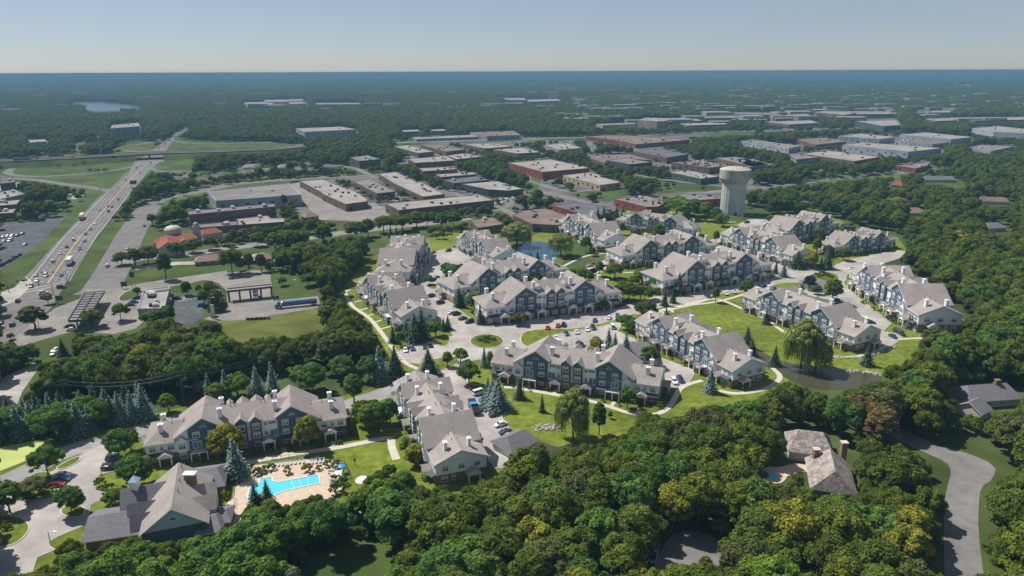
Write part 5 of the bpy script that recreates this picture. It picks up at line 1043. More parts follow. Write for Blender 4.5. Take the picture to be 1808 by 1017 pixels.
row('from the left in the lower row across the grass strip', 'cars in the lower row across the strip', (5, 10), [(981, 598, 'sedan', 'white'), (1000, 591, 'sedan', 'navy'), (1018, 588, 'sedan', 'white'), (1037, 583.5, 'sedan', 'white'), (1047, 581, 'suv', 'black'), (1081, 579, 'van', 'white')])
row('from the left behind the roofs of the middle townhouses', 'cars behind the middle townhouses', (10, 6), [(1025, 611, 'suv', 'navy'), (1054, 601, 'sedan', 'black')])
row('from the left in the garage court left of the long diagonal row', 'cars in the garage court', (14, -3), [(1180, 618, 'sedan', 'white'), (1201, 627, 'sedan', 'grey')])
row('from the left at the foot of the garage court', 'cars at the foot of the garage court', (6, 8), [(1190, 676, 'suv', 'white'), (1201, 673, 'suv', 'navy')])
row('from the left in the bays below the long grass crescent', 'cars near the second roundabout', (8, -4), [(1335, 509, 'suv', 'black'), (1346, 507, 'sedan', 'black'), (1354, 505, 'suv', 'navy'), (1365, 510.5, 'sedan', 'grey'), (1414, 511, 'suv', 'black')])
row('from the left beside the round tree on the curving street', 'cars on the curving street', (8, 4), [(1250, 525, 'sedan', 'black'), (1280, 520, 'sedan', 'white'), (1294, 517, 'sedan', 'white')])
row('from the top in the long angled row facing the rightmost garages', 'cars facing the rightmost garages', (12, 1), [(1478, 533, 'suv', 'navy'), (1484, 537, 'sedan', 'black'), (1490, 540, 'suv', 'black'), (1497, 544.5, 'suv', 'navy'), (1504, 551, 'sedan', 'white'), (1514, 559, 'sedan', 'white'), (1521, 563, 'sedan', 'silver'), (1528, 566, 'suv', 'white'), (1536, 571, 'sedan', 'black')])
row('from the left at the end of the rightmost court', 'cars at the end of the rightmost court', (10, 6), [(1576, 596, 'sedan', 'navy'), (1584, 587, 'suv', 'black'), (1590, 591, 'suv', 'black')])
row('from the left on the upper streets near the water tower', 'cars on the upper complex streets', (10, -1), [(1042, 471, 'sedan', 'silver'), (1047, 467.5, 'sedan', 'red'), (1318, 394, 'suv', 'black'), (1349.5, 455, 'suv', 'red'), (1358, 489, 'sedan', 'blue'), (1354, 396, 'sedan', 'white'), (1503, 476, 'sedan', 'white')])
car(W(1154, 984), 'pickup', 'silver', heading((1154, 984), (3, -12)), 'silver pickup truck parked under the trees beside the cul-de-sac')
row('from the top beyond the station meadow', 'cars by the old track', (8, -4), [(99, 620, 'sedan', 'white'), (98, 626, 'sedan', 'silver')])
row('from the left around the station shop', 'cars at the fuel station', (14, -1), [(123, 578, 'sedan', 'black'), (127, 584, 'sedan', 'white'), (229, 540, 'sedan', 'navy'), (236, 535, 'sedan', 'blue'), (242, 528, 'sedan', 'black'), (312, 529, 'suv', 'black'), (356, 541, 'sedan', 'blue')])
hv = (9.5, -15)
for x, y, kd, col, lb in ((209, 353, 'sedan', 'black', 'black car alone on the right lanes near the green sign'), (198, 366, 'sedan', 'black', 'black car, right one of the trio below the green sign'), (191, 365, 'sedan', 'grey', 'grey car, left one of the trio below the green sign'), (192, 374, 'suv', 'navy', 'dark SUV, lowest of the trio below the green sign'), (151, 414, 'sedan', 'navy', 'dark blue car level with the red-cab truck'), (150, 427, 'sedan', 'grey', 'grey car just below the dark blue one'), (130, 425, 'suv', 'white', 'white car left of the yellow median line'), (94, 463, 'suv', 'white', 'white SUV left of the white box truck'), (42, 495, 'sedan', 'navy', 'dark blue car at the highway side road corner'), (63, 487, 'sedan', 'silver', 'silver car waiting behind the stop line'), (65, 497, 'sedan', 'white', 'white car at the highway stop line'), (81, 488, 'van', 'white', 'white van in the middle lane at the stop line'), (108, 487, 'sedan', 'teal', 'teal car right of the white van'), (32, 533, 'suv', 'teal', 'teal SUV crossing the junction'), (7, 547, 'sedan', 'blue', 'blue car at the left edge of the junction'), (2, 571, 'sedan', 'black', 'black car at the left margin of the highway'), (190, 471, 'suv', 'white', 'white SUV on the frontage road'), (255, 400, 'sedan', 'black', 'dark car on the frontage road by the church'), (208, 331, 'sedan', 'silver', 'silver car passing the ramp exit'), (241, 297, 'sedan', 'black', 'dark car just out of the underpass'), (266, 288, 'sedan', 'navy', 'dark car emerging from the underpass on the right'), (292, 255, 'sedan', 'navy', 'dark car beyond the overpass, upper one'), (281, 263, 'sedan', 'black', 'dark car beyond the overpass, lower one'), (287, 261, 'sedan', 'white', 'white car beyond the overpass'), (177, 334, 'sedan', 'grey', 'grey car on the exit ramp')):
    car(W(x, y), kd, col, heading((x, y), hv)+(PI if x % 2 else 0), lb, None, far=(y < 400), name='car')
for x, y, kd, col, lb in ((228, 330, 'sedan', 'white', 'white car high on the right lanes above the green sign'), (247, 306, 'suv', 'silver', 'silver SUV below the underpass mouth'), (222, 318, 'sedan', 'navy', 'navy car on the left lanes just above the exit ramp'), (176, 372, 'sedan', 'silver', 'silver car above the red-cab truck'), (168, 396, 'sedan', 'white', 'white car right of the red-cab truck'), (118, 437, 'sedan', 'black', 'black car on the left lanes above the white SUV'), (141, 441, 'suv', 'red', 'red SUV above the white box truck'), (107, 449, 'sedan', 'silver', 'silver car between the white SUV and the black car'), (160, 405, 'sedan', 'tan', 'tan car right of the dark blue pair'), (300, 247, 'sedan', 'white', 'white car far beyond the overpass'), (308, 243, 'suv', 'black', 'black SUV far beyond the overpass'), (314, 237, 'sedan', 'silver', 'silver car furthest beyond the overpass'), (288, 268, 'sedan', 'silver', 'silver car right behind the overpass'), (225, 440, 'sedan', 'silver', 'silver car on the frontage road bend'), (55, 507, 'suv', 'silver', 'silver SUV just past the stop line'), (50, 552, 'sedan', 'white', 'white car below the junction beside the spreading tree'), (22, 575, 'suv', 'grey', 'grey SUV low on the highway at the left')):
    car(W(x, y), kd, col, heading((x, y), hv)+(PI if x % 2 else 0), lb, None, far=(y < 400), name='car')
car(W(109, 509), 'suv', 'navy', heading((109, 509), (12, -1)), 'dark blue SUV turning at the tip of the grass median', name='car'); car(W(77, 519), 'suv', 'white', heading((77, 519), (12, -2)), 'white SUV crossing in front of the spreading tree', name='car')
for x, y, c_, lb in ((128, 277, 'black', 'dark car on the overpass near the left bank'), (177, 275, 'white', 'white car on the overpass embankment'), (200, 276, 'silver', 'silver car on the overpass close to the hotel'), (66, 281, 'black', 'dark car between two trucks on the upper highway')):
    q = W(x, y, OZ); car(q, 'sedan', c_, heading((x, y), (20, -1)), lb, None, True, OZ+0.02, name='car')
row('from the right in the shopping car park edge row', 'cars along the shopping lot edge', (10, -3), [(33, 452, 'sedan', 'black'), (27, 456, 'suv', 'navy'), (21, 459.5, 'sedan', 'grey'), (15, 463, 'suv', 'black'), (9, 466, 'sedan', 'navy'), (3, 470, 'suv', 'black')])
row('from the left in the middle of the shopping car park', 'cars in mid shopping lot', (8, -3), [(6, 419, 'sedan', 'white'), (14, 418, 'sedan', 'silver'), (22, 418, 'suv', 'white'), (31, 417, 'sedan', 'navy'), (40, 414, 'sedan', 'black'), (19, 426, 'van', 'white'), (8, 427, 'sedan', 'silver'), (45, 433, 'sedan', 'silver')], True)
# trucks
def truck(p, ang, label, cab='white', box='white', L=13.5, z=0.12, bh=4.0, cabl=True, name='semi_truck', tarp=None, tank=False):
    t = thing(name, label, 'truck', (p.x, p.y, z), ang)
    b = MB(); x1 = L/2-3.2 if cabl else L/2-1.8; x0 = -L/2
    if tank: b.lathe([(0.01, 0), (1.1, 0.1), (1.2, 0.5), (1.2, x1-x0-0.5), (1.1, x1-x0-0.1), (0.01, x1-x0)], 14); b.v = [(x0+v[2], v[0], 2.1+v[1]) for v in b.v]
    else: b.box(x0, x1, -1.27, 1.27, 1.15, bh); 
    b.box(x0+0.2, x1, -0.55, 0.55, 0.85, 1.14)
    b.build('trailer', M['car_'+box], t)
    c = MB(); cx = L/2
    c.box(x1+0.35, cx-(1.3 if cabl else 0), -1.2, 1.2, 0.8, 3.0); c.hexa([(x1+0.35, -1.2, 3.0), (cx-1.35, -1.2, 3.0), (cx-1.35, 1.2, 3.0), (x1+0.35, 1.2, 3.0)], [(x1+0.4, -1.1, 3.6), (cx-2.1, -1.1, 3.3), (cx-2.1, 1.1, 3.3), (x1+0.4, 1.1, 3.6)])
    if cabl: c.hexa([(cx-1.3, -1.05, 0.7), (cx, -0.95, 0.7), (cx, 0.95, 0.7), (cx-1.3, 1.05, 0.7)], [(cx-1.3, -1.0, 2.1), (cx-0.05, -0.85, 1.8), (cx-0.05, 0.85, 1.8), (cx-1.3, 1.0, 2.1)])
    cb = c.build('cab', M['car_'+cab], t); g = MB(); gx = cx-1.3 if cabl else cx; g.box(gx-0.02, gx+0.03, -1.05, 1.05, 2.12, 2.9); g.build('windscreen', M['glass'], cb)
    for x in [x0+1, x0+2.3, x1-0.8 if not cabl else x1+0.4, cx-0.9]:
        for s in (-1, 1): wl = put('wheel', TY, t, (x, s*1.05, 0.48)); wl.scale = (1.42, 2.2, 1.42); put('rim', RM_, wl)
    return t
truck(W(145, 387), heading((145, 387), (-9.5, 15)), 'white trailer truck with a red cab heading down the highway', 'red', 'white', 15)
truck(W(124, 466), heading((124, 466), (9.5, -15)), 'large white box truck on the right lanes of the highway', 'white', 'white', 12, cabl=False, name='box_truck')
truck(W(523, 541.5), heading((523, 542), (-30, 3)), 'blue tractor with a blue and grey tanker trailer leaving the truck yard', 'blue', 'blue', 20, bh=3.6, tank=True)
truck(W(452, 526), heading((452, 526), (0, 12)), 'pale blue lorry parked under the truck canopy', 'white', 'silver', 8, name='lorry', cabl=False)
q = W(41, 284, OZ); truck(q, heading((41, 284), (20, -1)), 'blue trailer truck on the upper highway at the left', 'grey', 'blue', 20, z=OZ+0.02); q = W(100, 277, OZ); truck(q, heading((100, 277), (20, -1)), 'dark trailer truck on the upper highway', 'black', 'black', 17, z=OZ+0.02)
dt = truck(W(836, 724), heading((836, 724), (6, 16)), 'black dump truck with a bright blue tarpaulin in the car park', 'black', 'black', 8.5, bh=2.3, name='dump_truck', cabl=False)
m = MB(); m.hexa([(-0.9, -1.2, 2.32), (1.6, -1.2, 2.32), (1.6, 1.2, 2.32), (-0.9, 1.2, 2.32)], [(-0.8, -1.0, 2.7), (1.4, -1.0, 2.75), (1.4, 1.0, 2.8), (-0.8, 1.0, 2.65)]); M['tarp'] = mat('blue_tarpaulin', (0.02, 0.30, 0.55), var=0.15, scale=1, rough=0.5); m.build('tarpaulin', M['tarp'], dt)
t = thing('dumpster', 'open grey roll-off container beside the dump truck', 'container', W(858, 722), heading((858, 722), (20, -4))); m = MB()
for a in ((-3, 3, -1.2, -1.1), (-3, 3, 1.1, 1.2)): m.box(a[0], a[1], a[2], a[3], 0.2, 1.7)
m.box(-3, -2.9, -1.1, 1.1, 0.2, 1.7); m.box(2.9, 3, -1.1, 1.1, 0.2, 1.7); m.box(-2.9, 2.9, -1.1, 1.1, 0.2, 0.35); m.build('tub', M['steel'], t)
# car parks of the industrial estate: cars too small to show parts
def lot(A, B, Cc, nx, ny, desc, group, occ=0.75):
    a, b, c = W(*A), W(*B), W(*Cc); rr = random.Random(int(A[0])); ang = math.atan2((c-a).y, (c-a).x)
    for j in range(ny):
        for i in range(nx):
            if rr.random() > occ: continue
            p = a+(b-a)*(i/max(1, nx-1))+(c-a)*(j/max(1, ny-1)); col = rr.choice(['white', 'silver', 'grey', 'black', 'navy', 'red', 'white', 'tan'])
            key = ('sedan', col)
            if key not in _bm: _bm[key] = (CMH['sedan'][0].mesh('body', [M['car_'+col]]), CMH['sedan'][1].mesh('windows', [M['glass']]))
            t = thing('parked_car', '%s car standing in the rows %s' % (col, desc), 'car', (p.x, p.y, 0.10), ang+rr.choice((0, PI)), group+', '+col+' ones'); put('body', _bm[key][0], t); put('windows', _bm[key][1], t)
lot((905, 252), (1000, 249), (925, 258), 22, 3, 'of the packed car park below the upper highway', 'cars of the packed upper car park', 0.9)
lot((1010, 262), (1078, 258), (1018, 268), 16, 2, 'behind the white-walled building', 'cars behind the white-walled building', 0.8)
lot((860, 357), (905, 350), (868, 361), 9, 2, 'beside the long beige-roofed building', 'cars beside the long beige roof'); lot((925, 340), (990, 352), (920, 345), 12, 2, 'under the trees left of the dark brick-edged roof', 'cars left of the brick-edged roof')
lot((668, 349), (700, 351), (672, 354), 8, 2, 'between the two long white roofs', 'cars between the long white roofs'); lot((1330, 318), (1425, 310), (1332, 322), 18, 2, 'at the edge of the right-hand wood', 'cars at the right wood edge')
lot((600, 322), (622, 330), (604, 320), 6, 2, 'beside the long grey roof', 'cars beside the grey roof'); lot((398, 420), (432, 413), (399, 423), 7, 1, 'outside the low white-roofed building', 'cars outside the low white building')
lot((1600, 262), (1680, 268), (1598, 266), 10, 1, 'along the very long pale roof', 'cars along the long pale roof'); lot((1400, 205), (1500, 204), (1402, 208), 20, 2, 'of the far estate at upper right', 'cars of the far estate')
# ================================================================== POOL
dk = [(415, 862), (441, 840), (447, 822), (470, 820), (540, 812), (560, 805), (590, 815), (605, 822), (608, 850), (600, 872), (560, 895), (500, 910), (440, 920), (430, 955), (398, 960), (392, 915), (400, 890), (415, 875)]
sheet('pool_deck', dk, 'pooldeck', opn=False); pz = LAYER[0]
PL = [(438, 875), (441, 862), (458, 855), (459, 846), (481, 843), (481, 850), (492, 852), (563, 839), (565, 854), (500, 868), (480, 878), (450, 890), (438, 886)]
pool = thing('swimming_pool', 'bright turquoise swimming pool in a tan deck', 'swimming pool', W(500, 862)); P = [p-W(500, 862) for p in WP(PL)]
m = MB(); m.add([(p.x, p.y, pz+0.02) for p in P], [fixw(q, P) for q in tessellate_polygon([P])]); m.build('water', M['pool'], pool)
cpm = MB()
for a, b in zip(P, P[1:]+P[:1]): cpm.tube(a+Vector((0, 0, pz+0.05)), b+Vector((0, 0, pz+0.05)), 0.15, n=4)
cpm.build('coping', M['white'], pool)
for f in (0.3, 0.5, 0.7): 
    a = W(492, 852).lerp(W(563, 839), f)-W(500, 862); b = W(500, 868).lerp(W(565, 854), f)-W(500, 862); mm = MB(); mm.tube(Vector((a.x, a.y, pz+0.06)), Vector((b.x, b.y, pz+0.06)), 0.04, n=4); mm.build('lane_rope', M['white'], pool)
hp = sheet('kidney_pool', [(1352, 840), (1362, 832), (1372, 838), (1376, 848), (1366, 848)], 'pool', sm=2); hp['kind'] = 'structure'
def loung_mesh():
    m = MB(); m.box(-0.95, 0.45, -0.33, 0.33, 0.28, 0.36); m.hexa([(0.45, -0.33, 0.28), (1.0, -0.33, 0.75), (1.0, 0.33, 0.75), (0.45, 0.33, 0.28)], [(0.45, -0.33, 0.36), (0.97, -0.33, 0.83), (0.97, 0.33, 0.83), (0.45, 0.33, 0.36)]); f = MB()
    for x in (-0.85, 0.4):
        for y in (-0.3, 0.3): f.box(x-0.03, x+0.03, y-0.03, y+0.03, 0, 0.28)
    return m.mesh('bed', [M['steel']]), f.mesh('legs', [M['darkmetal']])
LM, LF = loung_mesh()
def lounger(p, a, lb, g): t = thing('sun_lounger', lb, 'sun lounger', (p.x, p.y, pz+0.01), a, g); put('bed', LM, t); put('legs', LF, t)
for i in range(8):
    x = 484+i*7.4; p = W(x, 823-i*0.9); lounger(p, heading((x, 820), (-1, -10)), 'white sun lounger in the long row at the back of the pool deck', 'loungers at the back of the pool deck')
for i in range(4):
    x = 551+i*7.0; p = W(x, 818-i*1.0); lounger(p, heading((x, 815), (-1, -10)), 'white sun lounger in the short row right of the yellow bush', 'loungers right of the yellow bush')
for i in range(10):
    p = W(585+(i % 3)*9, 832+(i//3)*9); lounger(p, i*0.9, 'white sun lounger scattered at the right end of the pool', 'scattered loungers at the right end of the pool')
for x, y, lb in ((604, 835, 'blue'), (598, 847, 'white')):
    q = W(x, y); t = thing('parasol', '%s parasol at the right end of the pool deck' % lb, 'parasol', (q.x, q.y, pz)); m = MB(); m.tube((0, 0, 0), (0, 0, 2.6), 0.04); m.build('pole', M['steel'], t); m = MB(); m.lathe([(1.15, 2.2), (0.01, 2.7)], 8); m.build('canopy', M['tarp'] if lb == 'blue' else M['white'], t)
# fences round the pool
def fence(pts, h, label, nm='iron_fence', step=2.4, mt='darkmetal'):
    P = [W(*p) for p in pts]; t = thing(nm, label, 'fence', P[0]); o = P[0]; rails = MB(); bars = MB()
    _p = MB(); _p.box(-0.05, 0.05, -0.05, 0.05, 0, h+0.1); pm = _p.mesh('post', [M[mt]])
    for a, b in zip(P, P[1:]):
        d = b-a; L = d.length; k = max(1, round(L/step))
        for i in range(k): q = a+d*i/k-o; put('post', pm, t, (q.x, q.y, 0))
        for z in (0.2, h): rails.tube(a-o+Vector((0, 0, z)), b-o+Vector((0, 0, z)), 0.03, n=4)
        kb = int(L/0.35)
        for i in range(kb): q = a+d*i/kb-o; bars.tube(q+Vector((0, 0, 0.2)), q+Vector((0, 0, h)), 0.012, n=3, cap=False)
    rails.build('rail', M[mt], t); b_ = bars.build('pickets', M[mt], t); b_['kind'] = 'stuff'
fence([(583, 808), (585, 818), (608, 820), (617, 838), (620, 850), (612, 862), (604, 880)], 1.4, 'black iron fence curving round the right end of the pool')
fence([(447, 832), (446, 820), (482, 812), (583, 806)], 1.4, 'black iron fence behind the loungers and the hedge'); fence([(414, 880), (413, 905), (416, 915)], 1.8, 'white gate fence beside the clubhouse garden', mt='white')
fence([(205, 375), (170, 423), (115, 504)], 1.0, 'low guard rail along the highway median', mt='steel')
t = thing('water_playground', 'small dark-blue play fountain hidden by trees left of the pool', 'play structure', W(478, 900)); m = MB()
for a in (0, 2, 4): m.tube((math.cos(a)*1.2, math.sin(a)*1.2, 0), (0, 0, 2.6), 0.08)
m.build('arches', M['tarp'], t)
# ================================================================== POLES, LAMPS, SIGNS
def lamp(x, y, h, lb, arms=1, g=None, cat='street lamp'):
    q = W(x, y); t = thing('street_lamp', lb, cat, (q.x, q.y, 0), group=g); m = MB(); m.tube((0, 0, 0), (0, 0, h), 0.13, 0.08); m.build('pole', M['steel'], t)
    for i in range(arms):
        s = 1-2*i; m = MB(); m.tube((0, 0, h-0.1), (s*1.6, 0, h), 0.05); m.build('arm', M['steel'], t); m = MB(); m.box(min(s*1.3, s*2.2), max(s*1.3, s*2.2), -0.2, 0.2, h-0.08, h+0.08); m.build('lamp_head', M['white'], t)
for x, y, h, a, lb in ((70, 584, 9, 2, 'double-headed lamp before the big spreading tree by the station'), (375, 561, 10, 1, 'tall lamp between the asphalt lot and the truck yard'), (487, 530, 10, 1, 'lamp at the right corner of the truck canopy'), (518, 527, 10, 1, 'lamp standing in the yard right of the truck canopy'), (482, 490, 10, 1, 'lamp behind the truck canopy'), (182, 851, 5, 1, 'short dark lamp on the island by the clubhouse entrance'), (22, 412, 10, 2, 'tall double lamp in the shopping car park'), (14, 442, 10, 2, 'lower tall lamp in the shopping car park'), (90, 963, 4, 1, 'small post lamp at the bottom left drive'), (385, 543, 9, 1, 'lamp on the grass strip by the truck yard'), (749, 520, 6, 1, 'lamp beside the small grass island on the left street'), (1238, 612, 5, 1, 'lamp in the garage court of the diagonal row')):
    lamp(x, y, h, lb, a)
def sig(x, y, lb, arm):
    q = W(x, y); t = thing('traffic_signal', lb, 'traffic light', (q.x, q.y, 0), heading((x, y), (-10, 0.5))); m = MB(); m.tube((0, 0, 0), (0, 0, 7), 0.16, 0.12); m.build('pole', M['darkmetal'], t); m = MB(); m.tube((0, 0, 6.3), (arm, 0, 6.8), 0.1, 0.07); m.build('mast_arm', M['darkmetal'], t)
    for f in (0.5, 0.75, 0.98): m = MB(); m.box(arm*f-0.2, arm*f+0.2, -0.2, 0.2, 5.9, 7.0); m.build('signal_head', M['darkmetal'], t)
sig(119, 500, 'traffic signal on the tip of the highway median', 12); sig(95, 522, 'traffic signal beside the station corner', 12); sig(16, 517, 'traffic signal on the left side of the junction', -10)
def sign(x, y, lb, h, w_, hh, mt, col='steel'):
    q = W(x, y); t = thing('sign', lb, 'sign', (q.x, q.y, 0), heading((x, y), (10, -0.5))); m = MB()
    for s in (-1, 1): m.box(s*w_*0.35-0.1, s*w_*0.35+0.1, -0.1, 0.1, 0, h)
    m.build('posts', M[col], t); m = MB(); m.box(-w_/2, w_/2, -0.18, -0.1 if hh < 0 else 0.18, h-abs(hh), h); m.build('panel', M[mt], t); return t
sign(106, 536, 'green and dark price sign at the fuel station corner', 4.2, 3.4, 2.6, 'green'); sign(237, 512, 'tall pylon sign on the corner green', 10, 2.2, 3.0, 'deck'); sign(220, 510, 'small dark sign at the road edge left of the pylon sign', 4, 3, 2.6, 'deck')
sign(237, 333, 'green highway direction sign at the road bend', 8, 6, 3.6, 'green'); sign(377, 563, 'white pillar sign between the lots', 7, 1.6, 4.2, 'white')
def upole(x, y, h, lb, arm=3.0):
    q = W(x, y); t = thing('utility_pole', lb, 'utility pole', (q.x, q.y, 0), 0.5); m = MB(); m.tube((0, 0, 0), (0, 0, h), 0.2, 0.13); m.build('pole', M['bark'], t); m = MB(); m.box(-arm/2, arm/2, -0.07, 0.07, h-0.9, h-0.75); m.box(-arm/2, arm/2, -0.07, 0.07, h-2.3, h-2.15); m.build('crossarm', M['bark'], t); return Vector((q.x, q.y, h))
A = upole(325, 713, 13, 'wooden utility pole rising behind the clubhouse-side townhouses'); B = upole(120, 730, 13, 'wooden utility pole hidden among the left spruces'); Cc = upole(560, 650, 13, 'wooden utility pole in the wood above the entry road')
for dz in (-0.8, -1.0, -2.2, -2.3):
    for a, b in ((B, A), (A, Cc)):
        m = MB(); pr = None
        for i in range(13):
            f = i/12; p = a.lerp(b, f)+Vector((0.6 if dz in (-1.0, -2.3) else -0.6, 0, dz-2.2*(1-(2*f-1)**2)))
            if pr: m.tube(pr, p, 0.03, n=3, cap=False)
            pr = p
        tag(m.build('power_line', M['darkmetal']), 'sagging black power line strung between wooden poles %s' % ('behind the left townhouses' if a is A else 'over the left spruces'), 'power line', 'power lines on the wooden poles')
for x, y, h, lb in ((218, 228+28, 28, 'thin steel mast left of the hotel'), (180, 282, 30, 'tall thin light mast inside the ramp loop'), (648, 245, 32, 'thin mast above the brick office block'), (903, 245, 30, 'thin mast beyond the pale roofs'), (1337, 235, 32, 'thin mast right of the tan office block'), (1583, 232, 30, 'thin mast near the slant-fronted building')):
    q = W(x, y); t = thing('light_mast', lb, 'mast', (q.x, q.y, 0)); m = MB(); m.tube((0, 0, 0), (0, 0, h), 0.35, 0.2); m.build('pole', M['steel'], t); m = MB(); m.lathe([(1.2, h-0.5), (1.2, h), (0.2, h+0.3)], 10); m.build('lamp_ring', M['steel'], t)
# small furniture
for i in range(6):
    q = W(438+i*7.3, 565-i*0.4); t = thing('concrete_bollard', 'dark stone block in the row below the truck yard', 'bollard', (q.x, q.y, 0), i*0.4, 'dark blocks below the truck yard'); m = MB(); m.hexa([(-0.9, -0.6, 0), (0.9, -0.6, 0), (0.9, 0.6, 0), (-0.9, 0.6, 0)], [(-0.7, -0.4, 1.1), (0.6, -0.5, 1.2), (0.7, 0.4, 1.0), (-0.6, 0.5, 1.1)]); m.build('block', M['darkmetal'], t)
q = W(627, 822); t = thing('flag_post', 'slim dark post on the lawn right of the pool', 'post', (q.x, q.y, 0)); m = MB(); m.tube((0, 0, 0), (0, 0, 2.2), 0.1); m.box(-0.3, 0.3, -0.05, 0.05, 1.5, 2.2); m.build('post', M['darkmetal'], t)
q = W(641, 862); t = thing('garden_shelter', 'round white shelter roof between trees beside the lawn', 'shelter', (q.x, q.y, 0)); m = MB(); m.lathe([(2.0, 2.6), (1.2, 3.2), (0.01, 3.5)], 12); m.build('roof', M['white'], t); m = MB()
for a in range(4): m.tube((1.6*math.cos(a*PI/2), 1.6*math.sin(a*PI/2), 0), (1.6*math.cos(a*PI/2), 1.6*math.sin(a*PI/2), 2.6), 0.07)
m.build('posts', M['white'], t)
t = thing('picnic_table', 'brown picnic table on the paved circle near the pale blue end wall', 'picnic table', W(1243, 687)); m = MB(); m.box(-0.9, 0.9, -0.4, 0.4, 0.72, 0.78); m.build('top', M['bark'], t); m = MB(); m.box(-0.9, 0.9, -0.9, -0.6, 0.42, 0.47); m.box(-0.9, 0.9, 0.6, 0.9, 0.42, 0.47); m.box(-0.7, -0.6, -0.8, 0.8, 0, 0.72); m.box(0.6, 0.7, -0.8, 0.8, 0, 0.72); m.build('bench', M['bark'], t)
M['stone'] = mat('rubble_stone', (0.30, 0.26, 0.22), col2=(0.44, 0.40, 0.35), scale=0.8, rough=1, detail=8)
def stones(line, lb, n=60, w_=2.0):
    P = catmull(WP(line), 8); mb = MB(); rr = random.Random(3)
    for _ in range(n):
        i = rr.randrange(len(P)-1); p = P[i].lerp(P[i+1], rr.random())+Vector((rr.uniform(-w_, w_)/2, rr.uniform(-w_, w_)/2, 0)); s = rr.uniform(0.25, 0.7)
        mb.hexa([(p.x-s, p.y-s*0.8, 0), (p.x+s*0.9, p.y-s, 0), (p.x+s, p.y+s*0.7, 0), (p.x-s*0.8, p.y+s, 0)], [(p.x-s*0.5, p.y-s*0.5, s*0.7+0.1), (p.x+s*0.5, p.y-s*0.6, s*0.8+0.1), (p.x+s*0.6, p.y+s*0.4, s*0.7+0.1), (p.x-s*0.5, p.y+s*0.5, s*0.6+0.1)])
    o = mb.build('rubble', M['stone']); tag(o, lb, 'stones', kind='stuff')
stones([(1445, 618), (1480, 630), (1510, 632), (1545, 626), (1580, 612)], 'line of pale rubble stones below the townhouse by the willows', 140, 1.4); stones([(1500, 656), (1530, 658), (1550, 662)], 'pale stones along the pond edge', 60, 2); stones([(950, 760), (965, 755), (985, 758)], 'pale stones on the small pond bank', 90, 4)
# ================================================================== TREES
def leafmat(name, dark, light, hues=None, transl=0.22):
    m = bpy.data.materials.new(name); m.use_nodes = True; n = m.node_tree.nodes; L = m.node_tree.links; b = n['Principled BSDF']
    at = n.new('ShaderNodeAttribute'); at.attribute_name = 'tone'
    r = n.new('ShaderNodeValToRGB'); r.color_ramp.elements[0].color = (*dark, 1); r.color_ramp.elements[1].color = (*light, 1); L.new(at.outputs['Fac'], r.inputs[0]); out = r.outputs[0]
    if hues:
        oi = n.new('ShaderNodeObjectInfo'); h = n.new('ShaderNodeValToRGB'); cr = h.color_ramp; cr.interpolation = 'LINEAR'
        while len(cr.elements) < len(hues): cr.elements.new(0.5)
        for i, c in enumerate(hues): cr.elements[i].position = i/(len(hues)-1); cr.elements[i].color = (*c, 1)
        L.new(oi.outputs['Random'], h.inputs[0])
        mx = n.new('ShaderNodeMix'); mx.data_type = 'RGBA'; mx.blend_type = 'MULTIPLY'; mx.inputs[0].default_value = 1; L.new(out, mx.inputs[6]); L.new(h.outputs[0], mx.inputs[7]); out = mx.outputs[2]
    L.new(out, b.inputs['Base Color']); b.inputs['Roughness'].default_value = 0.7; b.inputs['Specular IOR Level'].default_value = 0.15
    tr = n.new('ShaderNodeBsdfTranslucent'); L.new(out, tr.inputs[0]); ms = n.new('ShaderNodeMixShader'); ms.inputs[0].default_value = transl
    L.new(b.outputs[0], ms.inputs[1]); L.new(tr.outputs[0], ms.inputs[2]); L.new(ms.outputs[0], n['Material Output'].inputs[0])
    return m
HU = [(0.80, 0.92, 0.85), (1.0, 1.0, 0.9), (0.78, 0.95, 0.9), (1.15, 1.12, 0.8), (0.9, 1.0, 0.9), (1.22, 1.18, 0.8), (0.72, 0.84, 0.8), (1.0, 1.08, 0.9)]
T = {'forest': leafmat('woodland_foliage', (0.058, 0.09, 0.013), (0.195, 0.235, 0.035), HU, 0.42),
     'green': leafmat('green_foliage', (0.055, 0.115, 0.022), (0.18, 0.285, 0.06), HU, 0.42), 'bright': leafmat('bright_green_foliage', (0.075, 0.135, 0.018), (0.21, 0.31, 0.05), HU, 0.42),
     'yellow': leafmat('yellow_green_foliage', (0.12, 0.13, 0.012), (0.33, 0.32, 0.035)), 'olive': leafmat('olive_foliage', (0.06, 0.075, 0.02), (0.15, 0.165, 0.045)),
     'blue': leafmat('blue_green_needles', (0.055, 0.10, 0.085), (0.22, 0.31, 0.28), transl=0.08), 'dark': leafmat('dark_green_needles', (0.022, 0.05, 0.026), (0.085, 0.14, 0.07), transl=0.08),
     'silver': leafmat('silver_green_foliage', (0.08, 0.11, 0.07), (0.21, 0.25, 0.17)), 'rust': leafmat('rust_brown_foliage', (0.09, 0.065, 0.025), (0.24, 0.17, 0.06)), 'purple': leafmat('dark_purple_foliage', (0.02, 0.025, 0.035), (0.05, 0.06, 0.08)),
     'willow': leafmat('willow_foliage', (0.13, 0.175, 0.035), (0.36, 0.42, 0.11), transl=0.3)}
TONEWORD = {'forest': 'deep green', 'green': 'green', 'bright': 'bright green', 'yellow': 'yellow-green', 'olive': 'olive green', 'blue': 'blue-green', 'dark': 'dark green', 'silver': 'silvery green', 'rust': 'rust-tinged', 'purple': 'dark purplish', 'willow': 'pale green'}
